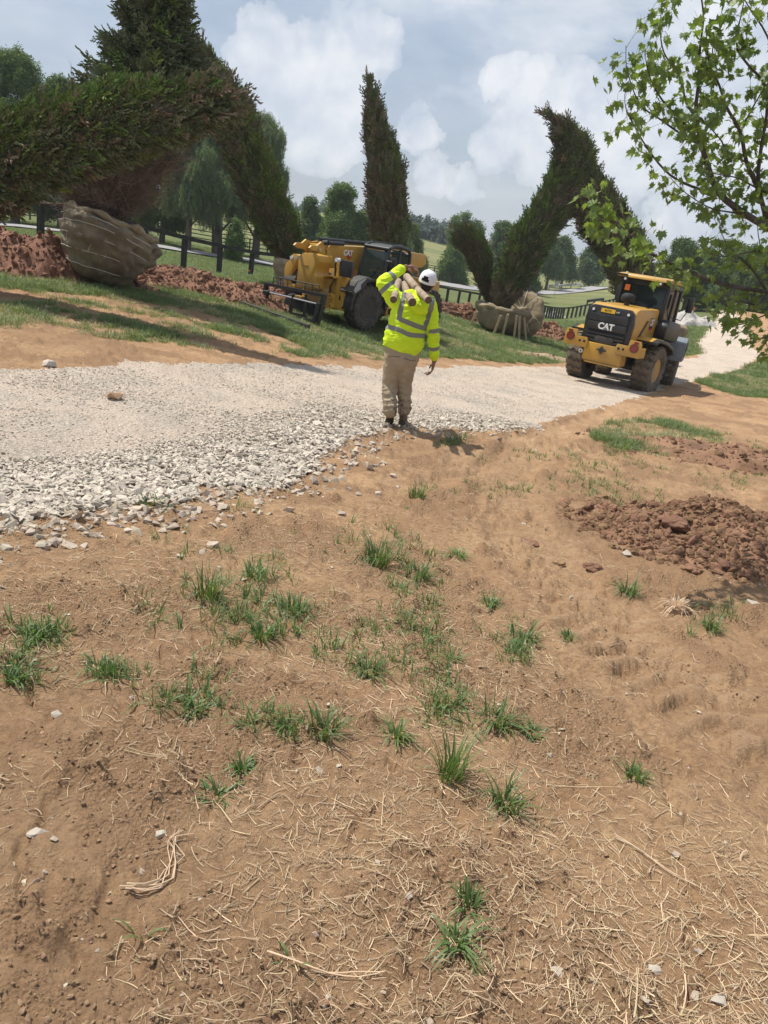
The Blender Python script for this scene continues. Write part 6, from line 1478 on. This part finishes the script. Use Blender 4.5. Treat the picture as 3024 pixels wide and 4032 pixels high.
    for u0, v0, u1, v1 in [(440,730,430,860), (555,755,545,880), (840,800,825,930), (955,830,950,960)]: rod([(u0,v0),(u1,v1)], .012, 'guard_upright')
    # hoses
    for L_ in ([(1040,600),(1100,700),(1060,760),(1080,800)], [(1340,560),(1310,760),(1250,860),(1240,980)], [(880,860),(930,880),(950,950)], [(1370,380),(1330,500),(1320,760)]):
        B().tube([f.pl('y', .98, *q3(*p)) for p in L_], .022, 6).out('hose', m_seat, t_, 60)
    # long fork blade lying through the frame
    a = un(868, 1148, 20.6); b_ = un(1215, 1283, 18.6); a.z = hz(a.x, a.y)+.10; b_.z = hz(b_.x, b_.y)+.10; d = b_-a; n = Vector((-d.y, d.x, 0)).normalized(); V = []
    for p, w2, hh in ((a, .02, .012), (a.lerp(b_, .3), .06, .03), (b_, .06, .05)):
        V += [p-n*w2-Vector((0, 0, hh)), p+n*w2-Vector((0, 0, hh)), p+n*w2+Vector((0, 0, hh)), p-n*w2+Vector((0, 0, hh))]
    Fc = [(0, 1, 2, 3), (11, 10, 9, 8)]+[(i*4+k, i*4+(k+1) % 4, i*4+4+(k+1) % 4, i*4+4+k) for i in range(2) for k in range(4)]
    prop(mesh('fork_blade', V, Fc, m_blkd), 'long black fork blade lying on the grass under the fork frame', 'fork blade')
m_fcap = M('pale grey badge plastic', (.34, .36, .38), rough=.35); m_roofg = M('dark green grey roof', (.06, .072, .070), (.08, .09, .085), 4, .4, .05, 20)
telehandler()
# ---------------------------------------------------------------- the walking person and the poles on the shoulder
m_skin = M('brown skin', (.20, .098, .060), (.25, .125, .078), 14, .5, .1, 90, spec=.4)
m_hair = M('short black hair', (.018, .014, .012), rough=.8)
m_pants = M('khaki work trousers', (.40, .325, .225), (.33, .265, .18), 4, .9, .8, 11, c3=(.34, .25, .15))
m_boot = M('dusty brown boot', (.11, .075, .052), (.17, .125, .09), 10, .85, .3, 60)
m_sole = M('boot sole', (.045, .035, .028), (.10, .075, .055), 12, .9, .3, 50)
m_cap = M('white cap cloth', (.74, .74, .76), (.66, .66, .69), 9, .8, .15, 140)
m_pole = M('peeled pole bark', (.38, .295, .215), (.25, .185, .13), 9, .9, .6, 26, c3=(.44, .35, .26))
m_end = M('sawn pole end', (.16, .105, .065), (.11, .072, .045), 22, .85, .3, 60)
def hivis():
    m, t, b, o = newmat('fluorescent yellow shirt'); a = t.nodes.new('ShaderNodeAttribute'); a.attribute_name = 'refl'
    tc = t.nodes.new('ShaderNodeTexCoord'); v = tc.outputs['Object']
    y = mixc(t, nz(t, v, 7, 4, .5), (.56, .80, .022), (.66, .86, .03))
    f = ramp(t, a.outputs['Fac'], [(.49, 0.), (.51, 1.)])
    t.links.new(mixc(t, f, y, (.205, .215, .19)), b.inputs['Base Color']); b.inputs['Roughness'].default_value = .75; b.inputs['Specular IOR Level'].default_value = .25
    bn = t.nodes.new('ShaderNodeBump'); bn.inputs['Strength'].default_value = .8; bn.inputs['Distance'].default_value = .035; mp = t.nodes.new('ShaderNodeMapping'); mp.inputs['Rotation'].default_value = (0, .5, .3); mp.inputs['Scale'].default_value = (1, 1, 2.2); t.links.new(v, mp.inputs['Vector']); t.links.new(nz(t, mp.outputs[0], 7, 4, .5, 1.4), bn.inputs['Height']); t.links.new(bn.outputs[0], b.inputs['Normal'])
    return m
m_viz = hivis()
def capsules(b_, chain, n=14):
    """closed tapered tube with rounded ends: chain of (point, rx[, ry])"""
    pts = [Vector(c[0]) for c in chain]; rx = [c[1] for c in chain]; ry = [c[2] if len(c) > 2 else c[1] for c in chain]
    P_, A_, Bb = [], [], []
    k = 5*(len(pts)-1)
    for i in range(k+1):
        p, a = path_eval(pts, rx, i/k); _, c = path_eval(pts, ry, i/k); P_.append(p); A_.append(a); Bb.append(c)
    t0 = (P_[1]-P_[0]).normalized(); t1 = (P_[-1]-P_[-2]).normalized(); pre, post = [], []
    for s_ in (.95, .75, .4): pre.append((P_[0]-t0*A_[0]*s_*.9, math.sqrt(1-s_*s_)))
    for s_ in (.4, .75, .95): post.append((P_[-1]+t1*A_[-1]*s_*.9, math.sqrt(1-s_*s_)))
    ring = [(p, A_[0]*f, Bb[0]*f, t0) for p, f in pre]+[(P_[i], A_[i], Bb[i], (P_[min(i+1, k)]-P_[max(i-1, 0)]).normalized()) for i in range(k+1)]+[(p, A_[-1]*f, Bb[-1]*f, t1) for p, f in post]
    rings = []
    for p, a, c, t_ in ring:
        e = Vector((1, 0, 0)) if abs(t_.x) < .8 else Vector((0, 0, 1)); e = (e-t_*e.dot(t_)).normalized(); g_ = t_.cross(e)
        rings.append([b_.verts.new(p+e*math.cos(6.2832*q/n)*a+g_*math.sin(6.2832*q/n)*c) for q in range(n)])
    for i in range(len(rings)-1):
        for q in range(n): b_.faces.new((rings[i][q], rings[i][(q+1) % n], rings[i+1][(q+1) % n], rings[i+1][q]))
    b_.faces.new(rings[0][::-1]); b_.faces.new(rings[-1])
def remeshed(name, build, voxel, mat, parent, smooth_it=3, fn=None):
    b_ = bmesh.new(); build(b_); bmesh.ops.recalc_face_normals(b_, faces=b_.faces[:]); me = bpy.data.meshes.new(name); b_.to_mesh(me); b_.free()
    o = bpy.data.objects.new(name, me); C.objects.link(o)
    m = o.modifiers.new('r', 'REMESH'); m.mode = 'VOXEL'; m.voxel_size = voxel; m.use_smooth_shade = True
    if smooth_it: s_ = o.modifiers.new('s', 'SMOOTH'); s_.factor = .5; s_.iterations = smooth_it
    dg = bpy.context.evaluated_depsgraph_get(); me2 = bpy.data.meshes.new_from_object(o.evaluated_get(dg)); o.modifiers.clear(); o.data = me2; me2.name = name
    if fn: fn(me2)
    me2.materials.clear(); me2.materials.append(mat); o.parent = parent; me2.polygons.foreach_set('use_smooth', [True]*len(me2.polygons)); return o
def ell(b_, c, r, rot=None, sub=3):
    t_ = bmesh.new(); bmesh.ops.create_icosphere(t_, subdivisions=sub, radius=1)
    mt = Matrix.Translation(c) @ (Euler(rot).to_matrix().to_4x4() if rot else Matrix.Identity(4)) @ Matrix.Diagonal((*r, 1))
    bmesh.ops.transform(t_, matrix=mt, verts=t_.verts[:]); me = bpy.data.meshes.new('t'); t_.to_mesh(me); t_.free(); b_.from_mesh(me); bpy.data.meshes.remove(me)
def person():
    o = gp(1578, 1686); o.z = zg1(o.x, o.y)+.035
    t_ = empty('person', o, 0, 'person in fluorescent yellow shirt, khaki trousers and white cap carrying wooden poles, walking away', 'person')
    V3 = Vector
    RS, RE, RW = V3((.105, .0, 1.40)), V3((.195, -.02, 1.12)), V3((.255, .05, .84))
    LS, LE, LW = V3((-.27, .02, 1.41)), V3((-.462, .03, 1.575)), V3((-.265, .16, 1.765))
    HC = V3((.035, .05, 1.655))
    def body(b_):
        capsules(b_, [((-.12, 0, .90), .19, .13), ((-.11, 0, 1.1), .17, .12), ((-.08, 0, 1.35), .18, .11), ((-.05, 0, 1.42), .12, .09)], 18)
        capsules(b_, [((-.02, .0, 1.42), .062), ((.02, .03, 1.56), .056)])
        ell(b_, HC, (.076, .095, .108)); ell(b_, HC+V3((0, .05, -.062)), (.056, .05, .055)); ell(b_, HC+V3((0, .02, .03)), (.078, .095, .08))
        ell(b_, HC+V3((0, .103, -.015)), (.013, .022, .024)); ell(b_, HC+V3((0, .093, -.052)), (.026, .013, .008)); ell(b_, HC+V3((0, .085, -.085)), (.024, .022, .018))
        for s in (-1, 1):
            ell(b_, HC+V3((s*.077, .0, -.01)), (.011, .022, .033), (0, 0, s*.35)); ell(b_, HC+V3((s*.030, .083, .012)), (.015, .010, .010)); ell(b_, HC+V3((s*.03, .085, .030)), (.022, .010, .007))
        # legs
        capsules(b_, [((-.20, .0, .86), .10), ((-.195, .02, .47), .06), ((-.15, -.08, .16), .04)]); capsules(b_, [((-.04, .0, .86), .10), ((-.04, .08, .48), .06), ((.0, .10, .10), .04)])
        # arms
        capsules(b_, [(RS, .055), (RE, .042), (RW, .032), (RW+V3((.008, .01, -.05)), .028)]); capsules(b_, [(LS, .055), (LE, .044), (LW, .033), (LW+V3((.05, .02, .008)), .029)])
        # right hand hanging, fingers slightly curled
        pr = RW+V3((.008, .012, -.055)); capsules(b_, [(pr, .020, .032), (pr+V3((-.002, .005, -.045)), .018, .042), (pr+V3((-.004, .01, -.085)), .015, .040)], 12)
        for k, (ln, off) in enumerate([(.070, .033), (.080, .011), (.074, -.011), (.056, -.032)]):
            a = pr+V3((-.004, .010+off, -.085)); cu = .012+.006*k
            capsules(b_, [(a, .0092), (a+V3((-cu*.5, .002, -ln*.45)), .0086), (a+V3((-cu*1.6, .004, -ln*.78)), .0078), (a+V3((-cu*2.9, .004, -ln)), .0068)], 8)
        a = pr+V3((-.006, .030, -.022)); capsules(b_, [(a, .013), (a+V3((-.022, .022, -.028)), .0115), (a+V3((-.034, .030, -.062)), .0085)], 8)
        # left hand over the top pole
        pl_ = LW+V3((.055, .02, .010)); capsules(b_, [(pl_, .030, .020), (pl_+V3((.045, .0, .006)), .040, .018), (pl_+V3((.085, -.005, -.002)), .038, .016)], 12)
        for k, (ln, off) in enumerate([(.072, -.034), (.080, -.011), (.074, .012), (.056, .033)]):
            a = pl_+V3((.085, off-.005, -.002)); capsules(b_, [(a, .0098), (a+V3((ln*.42, -.004, -.010)), .0092), (a+V3((ln*.62, -.006, -.042)), .0084), (a+V3((ln*.48, -.006, -.070)), .0072)], 8)
        a = pl_+V3((.02, -.036, -.01)); capsules(b_, [(a, .013), (a+V3((.028, -.018, -.028)), .0112), (a+V3((.050, -.014, -.052)), .0085)], 8)
    remeshed('body', body, .0062, m_skin, t_, 2)
    # hair below the cap
    def hair(b_): ell(b_, HC+V3((0, -.012, .012)), (.083, .094, .098)); ell(b_, HC+V3((0, -.045, -.055)), (.058, .045, .045))
    hr = remeshed('hair', hair, .008, m_hair, t_, 1)
    # cap
    cp = bpy.data.objects.new('cap', None); C.objects.link(cp); cp.parent = t_; cp.location = HC+V3((0, -.004, .020)); cp.rotation_euler = (rad(12), rad(8), 0)
    V, Fc, n, m = [], [], 40, 12
    for j in range(m+1):
        el = (j/m)*math.pi/2*.985
        for k in range(n):
            a = 6.2832*k/n; sq = 1+.014*abs(math.cos(a*3)); r = .1*math.cos(el)**.86
            V.append(V3((math.cos(a)*r*.97*sq, math.sin(a)*r*1.08*sq, .012+.112*math.sin(el)**.95)))
    for j in range(m):
        for k in range(n):
            a = 6.2832*(k+.5)/n; back = abs(((a-4.4+math.pi) % 6.2832)-math.pi)
            if j < 4 and back < .46-.07*j*j*.35: continue                   # the opening over the strap
            Fc.append((j*n+k, j*n+(k+1) % n, (j+1)*n+(k+1) % n, (j+1)*n+k))
    Fc.append(tuple(m*n+k for k in range(n)))
    V += [V3((q.x*1.0, q.y*1.0, -.016)) for q in V[:n]]; b0 = len(V)-n
    for k in range(n): Fc.append((b0+k, b0+(k+1) % n, (k+1) % n, k))
    mesh('crown', V, Fc, m_cap, cp, True)
    B().lathe([(.008, .120), (.010, .125), (.006, .129)], 'z', 12).out('button', m_cap, cp)
    for k in range(3): B().tube([V3((math.cos(a0)*.1*max(0, math.cos(e))**.86*.985, math.sin(a0)*.1*max(0, math.cos(e))**.86*1.095, .013+.1125*math.sin(e)**.95)) for a0 in (k*math.pi/3+.2,) for e in [i*math.pi/20 for i in range(0, 21)]], .0016, 5).out('seam', m_cap, cp)
    br = [(math.cos(rad(a))*.105, math.sin(rad(a))*.118) for a in range(20, 161, 10)]; outer = [(x*.86, y+.062*math.sin(rad(a))) for (x, y), a in zip(br, range(20, 161, 10))]
    pts = br+outer[::-1]; B().prism([(x, y) for x, y in pts], 'z', -.006, .0).out('brim', m_cap, cp)
    # shirt with hood
    def shirt(b_):
        capsules(b_, [((-.13, .0, .925), .228, .180), ((-.125, .0, .99), .232, .185), ((-.115, .0, 1.12), .222, .180), ((-.10, .0, 1.25), .216, .168), ((-.085, .0, 1.36), .205, .142), ((-.065, .0, 1.435), .165, .110), ((-.03, .0, 1.47), .10, .09)], 28)
        capsules(b_, [(RS, .088), (RS.lerp(RE, .5), .074), (RE, .063), (RE.lerp(RW, .5), .057), (RE.lerp(RW, .9), .050), (RW, .042)], 16)
        capsules(b_, [(V3((-.16, 0, 1.38)), .10), (LS, .098), (LS.lerp(LE, .5), .086), (LE.lerp(LS, .12), .072), (LE, .066), (LE.lerp(LW, .15), .064), (LE.lerp(LW, .5), .060), (LE.lerp(LW, .88), .050), (LW-V3((.008, 0, .008)), .046)], 16)
        capsules(b_, [(V3((-.10, -.06, 1.47)), .055), (V3((-.06, -.135, 1.44)), .062), (V3((.02, -.150, 1.385)), .070), (V3((.09, -.12, 1.425)), .060), (V3((.115, -.03, 1.48)), .050), (V3((.07, .06, 1.50)), .040)], 12)
        ell(b_, (.02, -.105, 1.43), (.105, .075, .085))
    def shirt_fn(me):
        n = len(me.vertices); co = np.empty(n*3, np.float32); me.vertices.foreach_get('co', co); co = co.reshape(-1, 3); no = np.empty(n*3, np.float32)
        for v in me.vertices: no[v.index*3:v.index*3+3] = v.normal
        no = no.reshape(-1, 3)
        def w3(sc, o_): return np.array([mn.noise(Vector(((p[0]+p[2]*.4)*sc[0]+o_, p[1]*sc[1], (p[2]-p[0]*.3)*sc[2]))) for p in co])
        onarm = ((co[:, 0] > .15) & (co[:, 2] < 1.36)) | ((co[:, 0] < -.33) & (co[:, 2] > 1.3))
        d = (1-np.abs(w3((5, 5, 10), 3))*2.4)*.013+w3((14, 14, 20), 9)*.005+np.where(onarm, (1-np.abs(w3((7, 7, 26), 5))*2)*.006, 0)
        low = np.clip((.97-co[:, 2])/.08, 0, 1)*(co[:, 0] < .17)*(np.abs(co[:, 0]+.13) < .3)
        co2 = co+no*d[:, None]; hem = (.868-.045*(co[:, 0]+.12)/.25)
        tor = (co[:, 2] < .97) & (co[:, 0] < .165)
        co2[:, 2] = np.where(tor & (co2[:, 2] < hem), hem, co2[:, 2])
        me.vertices.foreach_set('co', co2.ravel().astype(np.float32))
        x, y, z = co[:, 0], co[:, 1], co[:, 2]; w_ = .027; f = np.full(n, -1.)
        arm_r = (x > .145-.0*(z)) & (z < 1.36) & (x > .135+(1.36-z)*.03); arm_l = (x < -.335) & (z > 1.30) | (z > 1.52)
        torso = ~arm_r & ~arm_l
        def dist_seg(ax, az, bx, bz): t = np.clip(((x-ax)*(bx-ax)+(z-az)*(bz-az))/((bx-ax)**2+(bz-az)**2), 0, 1); return np.hypot(x-ax-t*(bx-ax), z-az-t*(bz-az))
        zl = 1.098-.13*(x+.12); f = np.where(torso, np.maximum(f, w_-np.abs(z-zl-.008*np.sin(x*22))), f)
        for (a, b2, c, d2) in [(-.215, 1.24, -.19, 1.60), (.088, 1.165, .12, 1.36), (.12, 1.36, .115, 1.6), (-.215, 1.235, .088, 1.165)]:
            f = np.where(torso, np.maximum(f, w_-dist_seg(a, b2, c, d2)), f)
        def along(A, Bp, mask, ts, ww):
            nonlocal f
            A = np.array(A); D = np.array(Bp)-A; L = np.linalg.norm(D); t = ((co-A)@D)/L
            for q in ts: f = np.where(mask, np.maximum(f, ww-np.abs(t-q)), f)
        along(RS, RE, arm_r & (z > 1.12), [.27], .025); along(RE, RW, arm_r & (z < 1.13), [.17], .025)
        along(LE, LW, arm_l & (z > 1.57+.0*x), [.13], .026); along(LS, LE, arm_l & (z < 1.64), [.19], .026)
        a = me.attributes.new('refl', 'FLOAT', 'POINT'); a.data.foreach_set('value', (f*18+.5).astype(np.float32))
    remeshed('shirt', shirt, .0095, m_viz, t_, 4, shirt_fn)
    # trousers
    def pants(b_):
        capsules(b_, [((-.12, .0, .80), .205, .170), ((-.12, .0, .93), .200, .160)], 24)
        capsules(b_, [((-.205, .0, .82), .115, .15), ((-.203, .01, .66), .112, .132), ((-.200, .03, .48), .096, .105), ((-.190, -.03, .34), .082, .095), ((-.168, -.11, .22), .074, .085), ((-.150, -.15, .165), .064, .075)], 20)
        capsules(b_, [((-.055, .0, .82), .118, .15), ((-.05, .03, .66), .110, .132), ((-.045, .07, .50), .092, .105), ((-.018, .09, .34), .074, .09), ((.006, .10, .21), .070, .085), ((.012, .10, .155), .062, .075)], 20)
    def pants_fn(me):
        for v in me.vertices:
            p = v.co; lowf = min(1, max(0, (.62-p.z)/.35)); q = Vector(((p.x)*4+3, p.y*4, p.z*13+p.x*6)); r1 = 1-abs(mn.noise(q))*2.4
            q2 = Vector((p.x*3+9, p.y*3, p.z*24-p.x*14)); r2 = 1-abs(mn.noise(q2))*2.4
            v.co = p+v.normal*(r1*(.008+.010*lowf)+r2*.012*lowf+mn.noise(p*30)*.0015)
    pt = remeshed('trousers', pants, .0085, m_pants, t_, 3, pants_fn)
    for (x, z, s) in [(-.02, .80, 1), (-.21, .815, -1)]: B().tube([(x-.07, -.172, z+.012*s), (x, -.185, z), (x+.07, -.170, z+.004)], .004, 5).out('pocket_seam', m_boot, pt)
    # boots
    def boot(name, heel_up, loc, rz):
        e = bpy.data.objects.new('boot', None); C.objects.link(e); e.parent = t_; e.location = loc; e.rotation_euler = (rad(-heel_up), 0, rz)
        def bb(b_):
            capsules(b_, [((0, -.235, .045), .042, .04), ((0, -.14, .05), .044, .042), ((0, -.05, .042), .050, .036), ((0, .02, .032), .044, .028)], 16)
            capsules(b_, [((0, -.225, .06), .044, .05), ((0, -.215, .13), .046, .052), ((0, -.205, .19), .048, .056)], 16)
        remeshed('upper', bb, .008, m_boot, e, 2)
        out = [(-.038, -.285), (.0, -.298), (.038, -.285), (.045, -.20), (.038, -.13), (.052, -.04), (.048, .03), (.025, .072), (-.02, .075), (-.046, .03), (-.050, -.04), (-.038, -.13), (-.045, -.20)]
        B().prism(out, 'z', -.004, .018, bev=.004).out('sole', m_sole, e); B().prism([(x, y) for x, y in out if y < -.18]+[(-.043, -.19)], 'z', -.020, -.003).out('heel', m_sole, e)
        for k in range(5): B().box((0, -.10+k*.034, -.008), (.085, .016, .012)).out('cleat', m_sole, e)
    boot('boot', 42, (-.15, .02, .006), .12); boot('boot', 0, (.015, .30, .016), -.05)
    # poles
    Yo = o.y
    def pole(lb, p0, y0, p1, y1, r0, r1, seed):
        a = un(*p0, Yo+y0); b_ = un(*p1, Yo+y1); e = empty('wooden_pole', a, 0, lb, 'pole', 'wooden poles on the shoulder'); d = b_-a; n = 18; V = []; Fc = []; rs = random.Random(seed)
        t = d.normalized(); u = t.orthogonal().normalized(); w2 = t.cross(u); m = 26
        for j in range(m+1):
            f = j/m; c = d*f+u*.006*math.sin(f*5+seed)
            for k in range(n):
                an = 6.2832*k/n; r = (r0+(r1-r0)*f)*(1+.05*mn.noise(Vector((math.cos(an)*1.5+seed, math.sin(an)*1.5, f*9)))+.03*mn.noise(Vector((math.cos(an)*6, math.sin(an)*6+seed, f*30))))
                V.append(c+(u*math.cos(an)+w2*math.sin(an))*r)
        for j in range(m):
            for k in range(n): Fc.append((j*n+k, j*n+(k+1) % n, (j+1)*n+(k+1) % n, (j+1)*n+k))
        mesh('bark', V, Fc, m_pole, e, True)
        for f0 in (0, m):
            ring = [V[f0*n+k]*1 for k in range(n)]; c = sum(ring, Vector())/n; V2 = [c+(q-c)*.97+t*(-.004 if f0 == 0 else .004) for q in ring]; mesh('end_face', ring+V2, [tuple(range(n, 2*n))[::(1 if f0 else -1)]]+[(k, (k+1) % n, n+(k+1) % n, n+k) for k in range(n)], m_end, e)
    pole('leftmost of three wooden poles on the shoulder of the walking person', (1548,1181), -.42, (1570,1108), .80, .038, .040, 1)
    pole('middle one of three wooden poles, its end hanging lowest on the back', (1622,1192), -.50, (1592,1120), .85, .044, .043, 2)
    pole('rightmost and longest of three wooden poles, lying beside the white cap', (1687,1182), -.55, (1600,1092), .95, .040, .046, 3)
person()
# ---------------------------------------------------------------- thin summer haze
m = bpy.data.materials.new('thin haze'); m.use_nodes = True; t = m.node_tree; t.nodes.clear()
vp = t.nodes.new('ShaderNodeVolumePrincipled'); vp.inputs['Color'].default_value = (.86, .92, 1, 1); vp.inputs['Density'].default_value = .00038; vp.inputs['Anisotropy'].default_value = .2
oo = t.nodes.new('ShaderNodeOutputMaterial'); t.links.new(vp.outputs[0], oo.inputs['Volume'])
hzb = B().box((0, 0, 0), (8200, 8200, 90)).out('haze', m); hzb.location = (0, 0, 12); prop(hzb, 'thin pale summer haze over the fields', kind='stuff')
